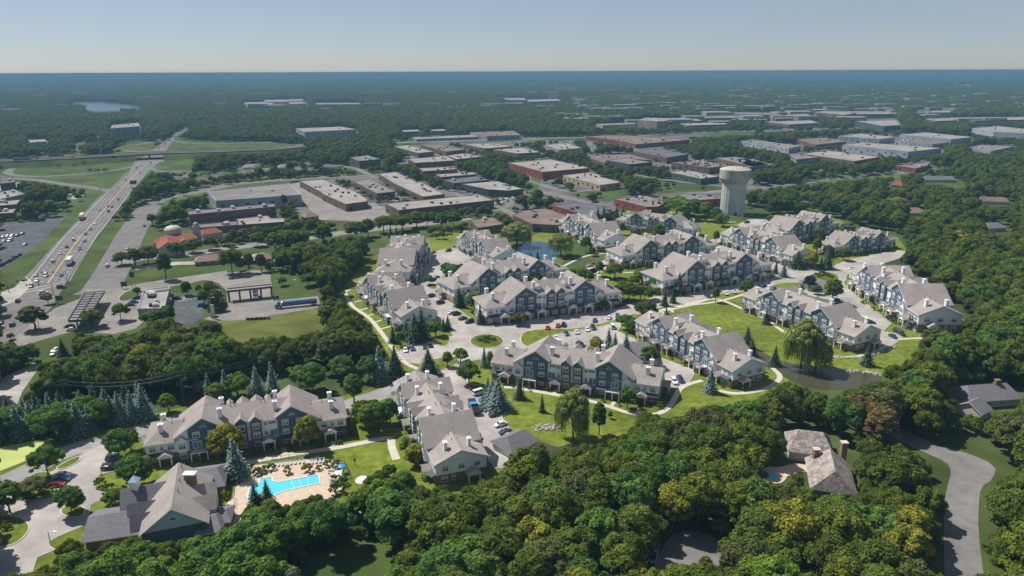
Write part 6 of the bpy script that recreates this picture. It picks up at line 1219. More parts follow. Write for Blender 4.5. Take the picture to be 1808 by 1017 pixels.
_ico = bmesh.new(); bmesh.ops.create_icosphere(_ico, subdivisions=2, radius=1.0); ICV = np.array([v.co[:] for v in _ico.verts]); ICF = np.array([[v.index for v in f.verts] for f in _ico.faces]); _ico.free()
def unit(a): return a/np.maximum(np.linalg.norm(a, axis=1, keepdims=True), 1e-9)
def quads(cen, nrm, sx, sy, rng, up=None):
    n = len(cen); a = np.cross(nrm, up if up is not None else unit(rng.normal(size=(n, 3)))); a = unit(a); b = unit(np.cross(nrm, a))
    a = a*sx[:, None]; b = b*sy[:, None]
    return np.stack([cen-a-b*0.7, cen+a*0.8-b, cen+a+b*0.8, cen-a*0.7+b], 1).reshape(-1, 3)
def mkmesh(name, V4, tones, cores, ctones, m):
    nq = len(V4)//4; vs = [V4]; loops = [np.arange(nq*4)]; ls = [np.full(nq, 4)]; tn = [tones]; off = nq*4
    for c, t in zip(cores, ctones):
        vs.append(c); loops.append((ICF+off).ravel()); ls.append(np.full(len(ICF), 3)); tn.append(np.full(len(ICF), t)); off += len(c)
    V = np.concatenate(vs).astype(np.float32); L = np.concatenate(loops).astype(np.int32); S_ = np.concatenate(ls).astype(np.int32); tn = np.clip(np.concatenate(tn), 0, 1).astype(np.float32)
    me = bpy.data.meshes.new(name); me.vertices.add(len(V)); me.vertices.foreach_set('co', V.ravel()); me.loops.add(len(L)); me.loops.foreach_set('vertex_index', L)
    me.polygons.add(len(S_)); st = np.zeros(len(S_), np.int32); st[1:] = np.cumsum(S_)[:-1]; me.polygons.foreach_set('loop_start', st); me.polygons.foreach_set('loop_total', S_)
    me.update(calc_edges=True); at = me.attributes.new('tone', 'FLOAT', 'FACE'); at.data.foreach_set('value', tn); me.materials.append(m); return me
def leafy(name, seed, H=12.0, R=5.2, z0=0.1, ncl=92, leaf=0.22, per=200, m='forest', crs=(0.13, 0.28), shape=1.0, rough=0.12):
    rng = np.random.default_rng(seed); dirs = unit(rng.normal(size=(ncl, 3))); dirs[:, 2] = np.where(dirs[:, 2] < -0.35, -dirs[:, 2], dirs[:, 2])
    rad = rng.uniform(0.45, 1.0, ncl)**0.6; zc = (z0+1)/2*H; hz = (1-z0)/2*H
    lob = 1+rough*np.sin(np.arctan2(dirs[:, 1], dirs[:, 0])*rng.integers(2, 5)+rng.uniform(0, 6))
    cr = rng.uniform(*crs, ncl)*R
    c = np.stack([dirs[:, 0]*rad*lob*(R-cr*0.75), dirs[:, 1]*rad*lob*(R-cr*0.75), zc+dirs[:, 2]*rad*(hz-cr*0.7)], 1)
    if shape != 1.0: tz = np.clip((c[:, 2]-z0*H)/(H*(1-z0)), 0, 1); c[:, :2] *= (1-tz*(1-shape))[:, None]
    P, Tn, cores, ct = [], [], [], []
    for i in range(ncl):
        k = int(per*(cr[i]/(0.3*R))**2); d = unit(rng.normal(size=(k, 3))); d[:, 2] = np.where((d[:, 2] < -0.2) & (rng.random(k) < 0.7), -d[:, 2], d[:, 2])
        pos = c[i]+d*cr[i]*rng.uniform(0.78, 1.16, (k, 1))*np.array([1, 1, 0.85]); nm = unit(d+rng.normal(size=(k, 3))*0.45+np.array([0, 0, 0.25])); s = leaf*rng.uniform(0.6, 1.25, k)*(H/12)
        P.append(quads(pos, nm, s, s, rng)); t = rng.normal(0.5, 0.24); Tn.append(np.clip(t+rng.normal(0, 0.17, k), 0.02, 1))
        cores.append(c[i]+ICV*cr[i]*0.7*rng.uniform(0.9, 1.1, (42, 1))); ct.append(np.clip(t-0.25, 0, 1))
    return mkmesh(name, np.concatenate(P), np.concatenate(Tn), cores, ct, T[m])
def trunk_mesh(seed, H=12.0, z=0.75, r=0.3, limbs=6):
    rng = random.Random(seed); m = MB(); p = Vector((0, 0, -0.1)); k = 5
    for i in range(k):
        q = p+Vector((rng.uniform(-.25, .25), rng.uniform(-.25, .25), H*z/k)); m.tube(p, q, r*(1-i/k*0.75), r*(1-(i+1)/k*0.75), n=7, cap=False); p = q
        if i >= 1:
            for _ in range(limbs//4+1):
                a = rng.uniform(0, 2*PI); e = q+Vector((math.cos(a)*H*0.2, math.sin(a)*H*0.2, H*0.13)); m.tube(q, e, r*0.4, r*0.1, n=5, cap=False)
    return m.mesh('trunk', [M['bark']])
def spruce_mesh(name, seed, H=12.0, R=2.9, m='blue', tiers=20):
    rng = np.random.default_rng(seed); P, Tn = [], []
    for t in range(tiers):
        f = t/(tiers-1); z = H*(0.06+0.92*f); Rr = R*(1-f)**0.85*rng.uniform(0.9, 1.08)+0.12; nb = int(17-11*f)
        for b in range(nb):
            a = 2*PI*(b+rng.random()*0.7)/nb; L = Rr*rng.uniform(0.78, 1.12); k = max(2, int(L/0.3)); s = (np.arange(k)+0.7)/k
            pos = np.stack([np.cos(a)*s*L, np.sin(a)*s*L, z-0.32*s*L+rng.normal(0, 0.05, k)], 1); pos[:, :2] += rng.normal(0, 0.10, (k, 2)); nm = unit(np.stack([np.full(k, np.cos(a)*0.4), np.full(k, np.sin(a)*0.4), np.ones(k)], 1)+rng.normal(0, 0.35, (k, 3)))
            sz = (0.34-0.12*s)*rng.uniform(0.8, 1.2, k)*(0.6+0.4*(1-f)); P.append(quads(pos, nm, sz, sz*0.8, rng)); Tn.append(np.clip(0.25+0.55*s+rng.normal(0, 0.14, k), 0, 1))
    cores = []; 
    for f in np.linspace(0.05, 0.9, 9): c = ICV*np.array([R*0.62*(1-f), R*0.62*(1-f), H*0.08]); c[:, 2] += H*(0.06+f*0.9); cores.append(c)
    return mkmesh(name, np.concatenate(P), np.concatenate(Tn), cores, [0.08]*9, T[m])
def willow_mesh(name, seed, H=13.0, R=6.5):
    rng = np.random.default_rng(seed); P, Tn, cores, ct = [], [], [], []
    for i in range(40):
        a = rng.uniform(0, 2*PI); q = rng.random()**0.5; z = H*(0.93-0.33*q*q)+rng.normal(0, 0.4); c = np.array([math.cos(a)*q*R*0.82, math.sin(a)*q*R*0.82, z]); cr = rng.uniform(1.1, 1.9); k = 80
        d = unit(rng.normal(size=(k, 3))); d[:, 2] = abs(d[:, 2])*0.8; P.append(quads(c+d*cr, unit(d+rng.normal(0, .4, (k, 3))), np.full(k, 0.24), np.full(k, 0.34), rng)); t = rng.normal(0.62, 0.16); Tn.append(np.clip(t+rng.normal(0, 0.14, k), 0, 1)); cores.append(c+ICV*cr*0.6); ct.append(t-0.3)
        for s in range(20):
            a2 = rng.uniform(0, 2*PI); st = c+np.array([math.cos(a2), math.sin(a2), -0.1])*cr*rng.uniform(0.4, 1.0); rr = math.hypot(st[0], st[1]); drop = (st[2]-rng.uniform(0.8, 3.2))*(0.45+0.55*rr/R)*rng.uniform(0.55, 1.0); k = max(4, int(drop/0.62)); u = (np.arange(k)+0.5)/k
            out = np.array([st[0], st[1], 0])/max(rr, 0.1); pos = st+out*np.sin(u*2.2)[:, None]*0.7; pos[:, 2] -= u*drop; pos[:, :2] += rng.normal(0, 0.07, (k, 2))
            nm = unit(np.tile(out, (k, 1))+rng.normal(0, 0.4, (k, 3))*np.array([1, 1, 0.3])); a_ = unit(np.cross(nm, np.array([[0, 0, 1.0]]))); h_ = np.full(k, drop/k*0.62); w_ = np.full(k, 0.11); A = a_*w_[:, None]; B = np.tile([0, 0, 1.0], (k, 1))*h_[:, None]
            P.append(np.stack([pos-A-B, pos+A-B, pos+A*0.8+B, pos-A*0.8+B], 1).reshape(-1, 3)); Tn.append(np.clip(t-0.12+rng.normal(0, 0.16, k), 0, 1))
    return mkmesh(name, np.concatenate(P), np.concatenate(Tn), cores, ct, T['willow'])
DEC = [leafy('crown', 11), leafy('crown', 12, R=5.8, ncl=105), leafy('crown', 13, R=4.6, H=12, shape=0.7), leafy('crown', 14, R=6.4, z0=0.13, ncl=115, rough=0.3), leafy('crown', 15, R=5.0, rough=0.25), leafy('crown', 16, R=4.2, z0=0.06, shape=0.55, ncl=80), leafy('crown', 17, R=5.6, rough=0.35, ncl=95), leafy('crown', 18, R=3.0, z0=0.05, shape=0.6, ncl=50, per=90)]
DR = [5.2, 5.8, 4.6, 6.4, 5.0, 4.2, 5.6, 3.0]
SPR = [spruce_mesh('crown', 31), spruce_mesh('crown', 32, R=3.3), spruce_mesh('crown', 33, R=2.5)]
WIL = [willow_mesh('crown', 41), willow_mesh('crown', 42, R=7.2)]
SHR = [leafy('foliage', 51, H=2.4, R=1.6, z0=0.0, ncl=16, per=45, leaf=0.75, m='green'), leafy('foliage', 52, H=2.0, R=1.9, z0=0.0, ncl=18, per=45, leaf=0.75, m='green')]
TRK = [trunk_mesh(i, r=0.26+0.05*i) for i in range(4)]
STK = MB(); STK.tube((0, 0, -0.1), (0, 0, 10.5), 0.2, 0.04, n=6, cap=False); STRK = STK.mesh('trunk', [M['bark']])
rt = random.Random(5)
def tree(p, h, kind, tone, label, group=None, w_=1.0, vi=None, name=None):
    if kind == 'spruce': w_ *= 1.25; cm, tm, H0, nm, cat = SPR[vi if vi is not None else rt.randrange(3)], STRK, 12.0, 'spruce_tree', 'conifer'
    elif kind == 'willow': cm, tm, H0, nm, cat = WIL[vi or 0], TRK[3], 13.0, 'willow_tree', 'willow'
    elif kind == 'shrub': w_ *= 0.62; cm, tm, H0, nm, cat = SHR[rt.randrange(2)], None, 2.2, 'shrub', 'shrub'
    else: cm, tm, H0, nm, cat = DEC[vi if vi is not None else rt.randrange(7)], TRK[rt.randrange(4)], 12.0, 'broadleaf_tree', 'tree'
    s = h/H0; t = thing(name or nm, label, cat, (p.x, p.y, 0.02), rt.uniform(0, 2*PI), group); t.scale = (s*w_, s*w_, s)
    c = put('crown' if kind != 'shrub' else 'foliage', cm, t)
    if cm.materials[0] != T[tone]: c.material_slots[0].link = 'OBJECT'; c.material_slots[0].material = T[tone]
    if tm: put('trunk', tm, t)
    return c
def stand(desc, kind, items, group=None):                   # items: base x, y, height, tone[, width]
    kw = {'dec': 'broadleaf tree', 'spruce': 'spruce', 'willow': 'weeping willow', 'shrub': 'bush'}[kind]
    for i, it in enumerate(items):
        x, y, h, tone = it[:4]; w_ = it[4] if len(it) > 4 else 1.0
        lb = '%s %s%s' % (TONEWORD[tone], kw, (', %s %s' % (ORD[i % 12], 'from left '+desc)) if len(items) > 1 else ' '+desc)
        if i >= 12: lb = '%s %s further along %s' % (TONEWORD[tone], kw, desc)
        tree(W(x, y), h, kind, tone, lb, group or ('%ss %s' % (kw, desc) if len(items) > 1 else None), w_)
stand('around the clubhouse parking', 'dec', [(18, 905, 9, 'green'), (62, 880, 6, 'olive', 1.5), (85, 842, 9.5, 'green'), (128, 908, 8, 'green'), (212, 812, 10, 'green'), (232, 795, 7, 'green'), (242, 862, 10, 'green', 1.1), (205, 892, 5, 'bright', 1.2)])
stand('by the clubhouse walls', 'shrub', [(178, 858, 2.5, 'green', 1.5), (190, 868, 2.6, 'green', 1.6), (222, 880, 3.5, 'green', 1.2), (196, 888, 3, 'bright', 1.5), (378, 856, 3.2, 'yellow', 1.5), (395, 853, 3.2, 'yellow', 1.5), (412, 850, 3.0, 'bright', 1.4), (398, 880, 2.2, 'yellow', 1.3), (395, 892, 2, 'yellow', 1.2)])
stand('between the clubhouse and the pool lawn', 'spruce', [(418, 843, 12.5, 'blue', 1.25), (452, 905, 9, 'dark'), (474, 900, 9, 'dark')])
stand('in front of the long row behind the pool', 'dec', [(402, 810, 11, 'yellow'), (545, 795, 11.5, 'yellow', 0.95)])
stand('between pool row and end-on row', 'dec', [(650, 765, 10, 'bright', 1.2), (668, 760, 10, 'green', 1.15), (640, 750, 9, 'bright'), (690, 748, 9, 'green', 1.1), (658, 745, 8, 'bright'), (722, 805, 6, 'bright', 1.2), (733, 820, 6.5, 'yellow', 1.2)])
stand('beside the entry road behind the pool row', 'dec', [(530, 690, 10, 'bright', 1.1), (552, 693, 11, 'green', 1.2), (605, 672, 10, 'green', 1.2), (625, 712, 11, 'bright', 1.0), (652, 672, 10, 'green'), (420, 700, 9, 'bright', 1.3), (355, 700, 6, 'silver', 1.2), (385, 708, 7, 'bright', 1.3), (298, 728, 7, 'bright', 1.2)])
stand('behind the long pool row', 'spruce', [(370, 705, 10, 'blue'), (400, 703, 11, 'blue'), (455, 700, 12, 'blue'), (483, 698, 13, 'blue'), (672, 672, 14, 'blue', 1.2), (698, 664, 13, 'dark', 1.1)])
stand('in the screen of conifers at the left margin', 'spruce', [(6, 782, 12, 'dark'), (36, 776, 12, 'blue', 1.15), (60, 768, 12, 'blue'), (78, 764, 11, 'dark'), (115, 775, 10, 'dark'), (140, 768, 12, 'blue', 1.1), (160, 762, 10, 'blue'), (200, 752, 11, 'dark'), (214, 750, 12, 'blue'), (236, 745, 11.5, 'blue'), (256, 740, 13, 'blue', 1.1), (128, 760, 11, 'blue')])
stand('standing among the left conifers', 'dec', [(98, 776, 11.5, 'bright', 1.05), (180, 754, 10, 'bright'), (22, 770, 10, 'green'), (150, 750, 10, 'green')])
stand('in the back row of the left conifers', 'spruce', [(0, 765, 11, 'dark'), (22, 760, 12, 'dark'), (48, 756, 11, 'blue'), (70, 750, 12, 'dark'), (92, 748, 11, 'blue'), (112, 748, 12, 'dark'), (148, 742, 11, 'blue'), (170, 738, 12, 'dark'), (190, 735, 11, 'blue'), (225, 728, 11, 'dark'), (248, 724, 11, 'blue')])
stand('around the planted roundabout', 'spruce', [(757, 662, 11, 'dark', 1.4), (855, 647, 8.5, 'blue'), (694, 605, 8, 'dark'), (718, 600, 9, 'dark', 1.2), (733, 603, 13, 'dark', 1.2), (745, 600, 14.5, 'dark', 1.25), (783, 584, 6.5, 'dark'), (791, 582, 7, 'dark')])
stand('around the roundabout streets', 'dec', [(707, 612, 7, 'bright'), (770, 594, 7, 'green', 1.2), (790, 648, 6.5, 'green', 1.1), (813, 640, 6, 'green', 1.2), (828, 680, 9, 'green', 1.1), (866, 654, 8, 'green', 0.7), (826, 655, 5, 'green')])
stand('on the south lawn and beside the middle row', 'spruce', [(862, 708, 9, 'dark'), (880, 722, 11.5, 'blue', 1.3), (870, 714, 10, 'blue', 1.2), (917, 704, 8.5, 'dark'), (957, 728, 7, 'dark', 0.8), (1306, 737, 6, 'dark'), (1254, 693, 10, 'blue', 1.15)])
tree(W(1012, 775), 16.5, 'willow', 'willow', 'great weeping willow hanging over the small pond on the south lawn', vi=1, w_=0.66)
stand('on the south lawn', 'dec', [(1057, 768, 11.5, 'green', 0.65), (1108, 722, 8, 'green', 0.9), (1143, 772, 8, 'forest', 1.1), (1077, 740, 3, 'bright')])
stand('in the three-spruce group behind the middle row', 'spruce', [(1074, 622, 11, 'blue'), (1085, 628, 10, 'blue', 1.1), (1104, 640, 13, 'blue', 1.15)])
stand('in the middle car parks', 'dec', [(1053, 622, 6, 'yellow', 1.2), (1147, 648, 9, 'green'), (1104, 582, 7, 'green', 1.1), (1116, 588, 6, 'green', 1.0), (1141, 568, 10, 'forest', 0.9), (1154, 610, 5, 'bright')])
stand('at the street left of the second roundabout', 'spruce', [(1173, 540, 9.5, 'dark'), (1188, 535, 8, 'dark'), (1198, 520, 12, 'dark', 1.1), (1176, 555, 4.5, 'dark'), (1369, 483, 8, 'dark'), (1383, 489, 9, 'blue')])
stand('in the green court between the rows', 'dec', [(1026, 497, 8, 'bright', 1.2), (1058, 488, 9, 'bright', 1.1), (1085, 492, 9, 'bright', 1.3), (1133, 502, 9, 'bright', 1.3), (1040, 500, 7, 'green', 1.2), (1010, 498, 8, 'green', 1.1), (1098, 530, 10, 'green', 1.1), (1110, 532, 10, 'forest', 1.2), (1130, 530, 8, 'bright', 1.3), (1150, 515, 7, 'bright', 1.2), (1118, 508, 7, 'bright', 1.3), (1145, 530, 7, 'green', 1.2)])
tree(W(913, 434), 15, 'willow', 'willow', 'large willow at the left shore of the blue pond', w_=1.3, vi=1); tree(W(990, 452), 14, 'willow', 'willow', 'willow at the right shore of the blue pond', w_=1.15, vi=0)
stand('between the willow and the pond-side row', 'dec', [(1034, 446, 11, 'green', 0.9), (1045, 452, 6, 'green')])
stand('left of the pond inlet', 'spruce', [(938, 462, 6, 'dark'), (949, 460, 6.5, 'dark')])
stand('before the rows right of the left street', 'dec', [(944, 512, 9, 'green', 1.1), (916, 573, 5.5, 'olive', 1.3), (833, 550, 9, 'green', 1.1), (841, 540, 7, 'yellow', 1.2), (1066, 548, 5, 'green', 1.2)])
stand('by the rows right of the left street', 'spruce', [(811, 542, 11, 'dark'), (848, 572, 9.5, 'dark'), (822, 483, 7, 'dark'), (783, 515, 9, 'dark')])
stand('on the tree island of the left court', 'dec', [(795, 495, 9, 'green', 1.2), (804, 498, 10, 'green', 1.3), (815, 493, 9, 'forest', 1.2), (788, 485, 7, 'bright', 1.2), (757, 503, 5, 'green', 1.3)])
stand('before the furthest rows', 'dec', [(1163, 426, 12, 'forest', 1.3), (1122, 424, 9, 'silver', 1.0), (1098, 415, 9, 'green', 1.1), (1195, 482, 8, 'green', 1.1), (1208, 478, 7, 'green', 1.1), (1264, 430, 9, 'green'), (1068, 397, 6, 'bright', 1.3)])
stand('screening the furthest rows', 'spruce', [(1055, 398, 14, 'dark', 1.3), (1066, 398, 15, 'dark', 1.3), (1078, 398, 13, 'dark', 1.2), (1088, 390, 12, 'dark', 1.1), (1100, 386, 11, 'dark'), (1152, 374, 11, 'dark'), (1163, 372, 11, 'dark')])
stand('near the water tower foot', 'dec', [(1210, 388, 16, 'bright', 1.5), (1195, 380, 15, 'bright', 1.4), (1225, 382, 14, 'bright', 1.3), (1245, 390, 15, 'bright', 1.3), (1262, 392, 11, 'green', 1.1), (1275, 400, 10, 'bright'), (1351, 412, 6, 'green'), (1362, 398, 8, 'bright', 1.3)])
stand('around the second roundabout', 'dec', [(1431, 474, 10, 'yellow', 1.0), (1468, 537, 13.5, 'green', 1.05), (1428, 512, 8, 'purple', 1.0), (1441, 520, 5, 'green', 1.2), (1317, 524, 9, 'green', 1.2), (1263, 534, 8, 'green', 0.9), (1489, 460, 8, 'green'), (1441, 448, 10, 'green', 1.1), (1447, 428, 10, 'forest', 1.1), (1395, 420, 8, 'bright'), (1461, 452, 7, 'green'), (1495, 415, 9, 'silver', 1.3)])
stand('before the row with the red car', 'spruce', [(1407, 474, 11, 'dark', 1.5), (1460, 475, 12, 'dark', 1.3), (1462, 455, 9, 'dark'), (1449, 473, 8, 'dark')])
tree(W(1414, 650), 19, 'willow', 'willow', 'big weeping willow on the far pond bank in front of the right-hand row', w_=0.72, vi=1); tree(W(1440, 652), 11, 'willow', 'willow', 'lower weeping willow leaning right beside the big one on the pond bank', w_=1.2, vi=0)
stand('on the lawns beside the long pond', 'spruce', [(1352, 572, 8, 'dark', 1.1), (1318, 615, 10, 'dark', 1.2), (1326, 628, 8, 'dark', 1.1), (1367, 645, 8.5, 'dark'), (1530, 645, 9, 'dark', 1.3), (1604, 580, 7.5, 'blue', 1.2), (1508, 512, 6, 'dark', 0.5)])
stand('along the townhouse fronts of the middle row', 'shrub', [(905, 684, 1.5, 'green', 1.2), (935, 690, 1.4, 'green', 1.2), (968, 690, 1.5, 'bright', 1.2), (1000, 697, 1.4, 'green', 1.2), (1020, 702, 1.5, 'green', 1.3), (1065, 710, 1.4, 'green', 1.3), (1092, 716, 1.5, 'bright', 1.2), (1130, 722, 1.5, 'green', 1.3), (1165, 720, 2.4, 'green', 1.3), (1176, 706, 2.8, 'green', 1.4)])
stand('in the beds of the pool row', 'shrub', [(330, 822, 1.5, 'green', 1.3), (360, 815, 1.4, 'bright', 1.3), (445, 806, 1.6, 'bright', 1.4), (460, 803, 1.5, 'green', 1.3), (480, 800, 1.4, 'bright', 1.3), (500, 797, 1.3, 'yellow', 1.3), (515, 793, 1.3, 'green', 1.3), (565, 788, 1.6, 'green', 1.4), (600, 784, 1.5, 'green', 1.3), (622, 770, 2, 'green', 1.5)])
stand('around the pool deck', 'shrub', [(455, 838, 2.2, 'green', 1.6), (468, 833, 2.2, 'green', 1.6), (480, 830, 2.0, 'green', 1.5), (507, 836, 2.2, 'yellow', 1.5), (543, 833, 3, 'yellow', 1.2), (563, 830, 1.8, 'yellow', 1.3), (578, 824, 2.4, 'yellow', 1.2), (590, 850, 2, 'bright', 1.2), (600, 868, 3, 'green', 1.3), (588, 872, 3, 'yellow', 1.2), (595, 826, 2.5, 'silver', 1.5), (606, 856, 2.5, 'green', 1.4)])
stand('on the planted roundabout', 'shrub', [(848, 602, 1.5, 'green', 2.4), (855, 599, 1.6, 'green', 2.2), (863, 599, 1.6, 'green', 2.4), (871, 602, 1.5, 'green', 2.2), (859, 605, 1.5, 'green', 2.4)])
stand('on the second roundabout', 'shrub', [(1443, 489, 2.2, 'forest', 2.2), (1452, 486, 2.4, 'forest', 2.4), (1461, 488, 2.2, 'forest', 2.2), (1468, 491, 1.8, 'forest', 2.0)])
stand('on the garage-court beds', 'shrub', [(1184, 627, 1.5, 'bright', 1.8), (1208, 641, 1.7, 'bright', 1.5), (1234, 660, 1.3, 'olive', 1.8), (1243, 658, 1.5, 'bright', 1.8), (1312, 688, 2.2, 'bright', 1.4), (1524, 536, 1.7, 'bright', 2), (1541, 548, 1.8, 'bright', 1.6), (1571, 566, 3, 'dark', 1.4), (1578, 571, 2, 'bright', 1.6), (985, 562, 1.3, 'bright', 1.5), (1008, 558, 1.3, 'bright', 1.5), (1180, 525, 1.4, 'bright', 1.6)])
stand('on the clubhouse drive island', 'shrub', [(2, 930, 1.8, 'forest', 2), (12, 936, 1.6, 'forest', 2), (40, 880, 1.6, 'bright', 1.6), (55, 880, 1.6, 'bright', 1.6), (75, 874, 1.6, 'yellow', 1.5), (95, 868, 1.6, 'bright', 1.5)])
stand('along the tree-lined street', 'dec', [(215, 468, 8, 'forest', 1.3), (240, 470, 11, 'forest', 1.4), (262, 466, 11, 'forest', 1.3), (313, 452, 9, 'green', 1.1), (341, 446, 9, 'forest', 1.2), (373, 441, 9, 'forest', 1.1), (405, 436, 9, 'green', 1.1), (430, 424, 8, 'silver', 1.2), (455, 435, 9, 'forest', 1.2), (487, 445, 13, 'forest', 1.3), (512, 442, 13, 'forest', 1.3), (529, 440, 13, 'forest', 1.2), (572, 434, 15, 'forest', 1.25), (630, 424, 13, 'forest', 1.3), (650, 418, 13, 'forest', 1.3), (678, 412, 13, 'forest', 1.3), (712, 408, 12, 'forest', 1.3), (735, 402, 12, 'forest', 1.3), (755, 402, 12, 'green', 1.3), (780, 404, 12, 'forest', 1.3), (800, 402, 12, 'forest', 1.3)])
stand('around the truck stop', 'dec', [(293, 494, 16, 'forest', 0.95), (410, 484, 15, 'forest', 0.9), (440, 482, 12, 'olive', 1.0), (462, 480, 11, 'olive', 1.0), (500, 478, 12, 'green', 1.1), (330, 522, 8, 'forest', 1.1), (362, 540, 8, 'green', 0.9), (372, 532, 7, 'green', 0.9), (243, 523, 5, 'forest'), (298, 572, 9, 'green', 1.0), (272, 578, 8, 'green', 1.1), (214, 566, 8.5, 'forest', 1.1), (165, 577, 8, 'forest', 1.2), (62, 582, 11.5, 'forest', 1.45), (85, 537, 6, 'yellow', 1.1), (52, 645, 9, 'green', 1.2), (15, 648, 9, 'forest', 1.3), (20, 600, 3, 'olive')])
stand('in the yard beside the truck canopy', 'dec', [(505, 462, 9, 'green', 1.1), (522, 470, 8, 'olive', 1.1), (538, 488, 8, 'green', 1.1), (545, 505, 7, 'olive', 1.2), (498, 505, 5, 'green', 1.2), (552, 460, 9, 'silver', 1.2), (530, 452, 8, 'green', 1.2)])
stand('in the yard right of the truck canopy', 'spruce', [(515, 485, 6, 'dark'), (548, 478, 9, 'blue'), (558, 490, 9, 'dark'), (560, 470, 9, 'blue'), (690, 420, 9, 'dark'), (700, 421, 9, 'dark'), (710, 419, 8, 'dark')])
stand('in the wood right of the water tower', 'dec', [(1392, 368, 13, 'green', 1.2), (1428, 362, 12, 'bright', 1.2), (1440, 350, 11, 'purple', 1.1), (1478, 368, 13, 'yellow', 1.2), (1502, 362, 11, 'olive', 1.2), (1548, 352, 12, 'bright', 1.2), (1580, 376, 13, 'yellow', 1.2), (1645, 400, 13, 'green', 1.2), (1718, 372, 11, 'bright', 1.2), (1700, 345, 10, 'yellow', 1.1)])
stand('standing out in the right-hand wood', 'dec', [(1640, 452, 15, 'bright', 1.2), (1690, 448, 15, 'yellow', 1.2), (1740, 470, 15, 'olive', 1.2), (1660, 500, 15, 'bright', 1.2), (1770, 520, 15, 'bright', 1.2), (1720, 560, 16, 'green', 1.2), (1790, 600, 16, 'bright', 1.1), (1650, 640, 14, 'olive', 1.2), (1750, 640, 16, 'green', 1.2)])
stand('inside the ramp loop', 'shrub', [(90, 292, 4, 'forest', 2), (105, 296, 4, 'forest', 2), (118, 291, 5, 'forest', 2), (132, 294, 4, 'forest', 2), (148, 290, 4, 'forest', 2.4), (160, 304, 4, 'forest', 2), (172, 305, 4, 'forest', 2.2), (186, 303, 4, 'forest', 2), (175, 287, 5, 'forest', 2)])
stand('on the frontage road verges', 'dec', [(280, 360, 7, 'forest', 0.8), (305, 350, 6, 'forest'), (325, 345, 6, 'forest'), (270, 398, 9, 'forest', 1.1), (503, 368, 12, 'forest', 0.6), (515, 370, 8, 'forest', 1.0), (466, 362, 7, 'bright', 1.5), (430, 368, 6, 'bright', 1.5), (238, 352, 8, 'forest', 1.1), (246, 346, 9, 'forest', 1.3), (206, 390, 4.5, 'forest', 1.5), (222, 368, 5, 'forest', 1.3)])
stand('on the station meadow edge', 'spruce', [(112, 628, 8, 'dark', 1.2), (1283, 318, 9, 'dark'), (1312, 385, 6, 'blue')])
# bushes at the foot of every row
BEDS = ['long row behind the pool', 'end-on row by the dump truck', 'middle row behind the willow', 'diagonal row by the pond', 'row across the pond', 'rightmost row at the wood', 'garage row right of the roundabout', 'row behind the roundabout garage row', 'leftmost row with short paths', 'row behind the leftmost one', 'row left of the blue pond', 'row right of the blue pond', 'furthest row left of the tower', 'row between two grassy courts', 'row left of the second roundabout', 'row with the red car', 'row at the wood edge', 'far right row on the curve']
for (a_, b_, n_, lb), bd in zip(TOWNS, BEDS):
    g = 'low bushes at the foot of the '+bd; dv_ = (b_-a_)
    for k in range(9):
        f = (k+0.5)/9+rt.uniform(-.03, .03); p = a_+dv_*f-n_*rt.uniform(1.2, 2.6)
        tree(Vector((p.x, p.y, 0)), rt.uniform(1.0, 1.9), 'shrub', rt.choice(('green', 'green', 'bright', 'olive')), 'low bush, %s from left, before the %s' % (ORD[k], bd), g, rt.uniform(1.4, 2.2))
# ------------------------------------------------------------------ woods
def pip(x, y, poly):
    c = np.zeros(len(x), bool); n = len(poly)
    for i in range(n):
        a, b = poly[i], poly[(i+1) % n]
        if a.y == b.y: continue
        c ^= ((a.y > y) != (b.y > y)) & (x < (b.x-a.x)*(y-a.y)/(b.y-a.y)+a.x)
    return c
boxes = [(min(p.x for p in P), max(p.x for p in P), min(p.y for p in P), max(p.y for p in P), P) for P in BASEOPEN]
def candidates(d0, d1, sp, hlo, hhi, rf, rng, prob=1.0, samples=None):
    ny = int((d1-d0)/sp); X, Y = [], []
    for j in range(ny):
        y = d0+(j+0.5)*sp; half = 0.76*y+70; k = int(2*half/sp); x = -half+(np.arange(k)+0.5*(j % 2))*sp
        X.append(x+rng.uniform(-.38, .38, k)*sp); Y.append(np.full(k, y)+rng.uniform(-.38, .38, k)*sp)
    x = np.concatenate(X); y = np.concatenate(Y); n = len(x); h = rng.uniform(hlo, hhi, n); r = h*rf
    ok = rng.random(n) < prob
    vx0, vy0, dd = project(x, y, np.zeros(n)); ok &= (vx0 > -90) & (vx0 < 1900) & (vy0 < 1150)
    for dx, fz in ((0, 0.0), (0, 0.35), (0, 0.98), (-1, 0.55), (1, 0.55), (-0.75, 0.85), (0.75, 0.85), (-0.7, 0.25), (0.7, 0.25), (0, 0.7)):
        px, py, _ = project(x+dx*r, y, h*fz); i = (px*0.5).astype(int); j = (py*0.5).astype(int); inb = (i >= 0) & (i < MW) & (j >= 0) & (j < MH)
        bad = np.zeros(n, bool); bad[inb] = OPEN[j[inb], i[inb]]; ok &= ~bad
    x, y, h, r = x[ok], y[ok], h[ok], r[ok]
    bad = np.zeros(len(x), bool)
    for a, b, c, d, P in boxes:
        m = (x > a-1) & (x < b+1) & (y > c-1) & (y < d+1)
        if m.any(): idx = np.where(m)[0]; bad[idx] |= pip(x[idx], y[idx], P)
    return x[~bad], y[~bad], h[~bad], r[~bad]
CELL = 3.0; occ = set()
def ids(x, y): return ((np.floor(x/CELL).astype(np.int64)+200000)*1000000+(np.floor(y/CELL).astype(np.int64)+1000))
def mark(x, y, r, f=0.7):
    for dx in range(-2, 3):
        for dy in range(-2, 3):
            m = np.hypot(dx, dy)*CELL < r*f+0.1
            if m.any(): occ.update(ids(x[m]+dx*CELL, y[m]+dy*CELL).tolist())
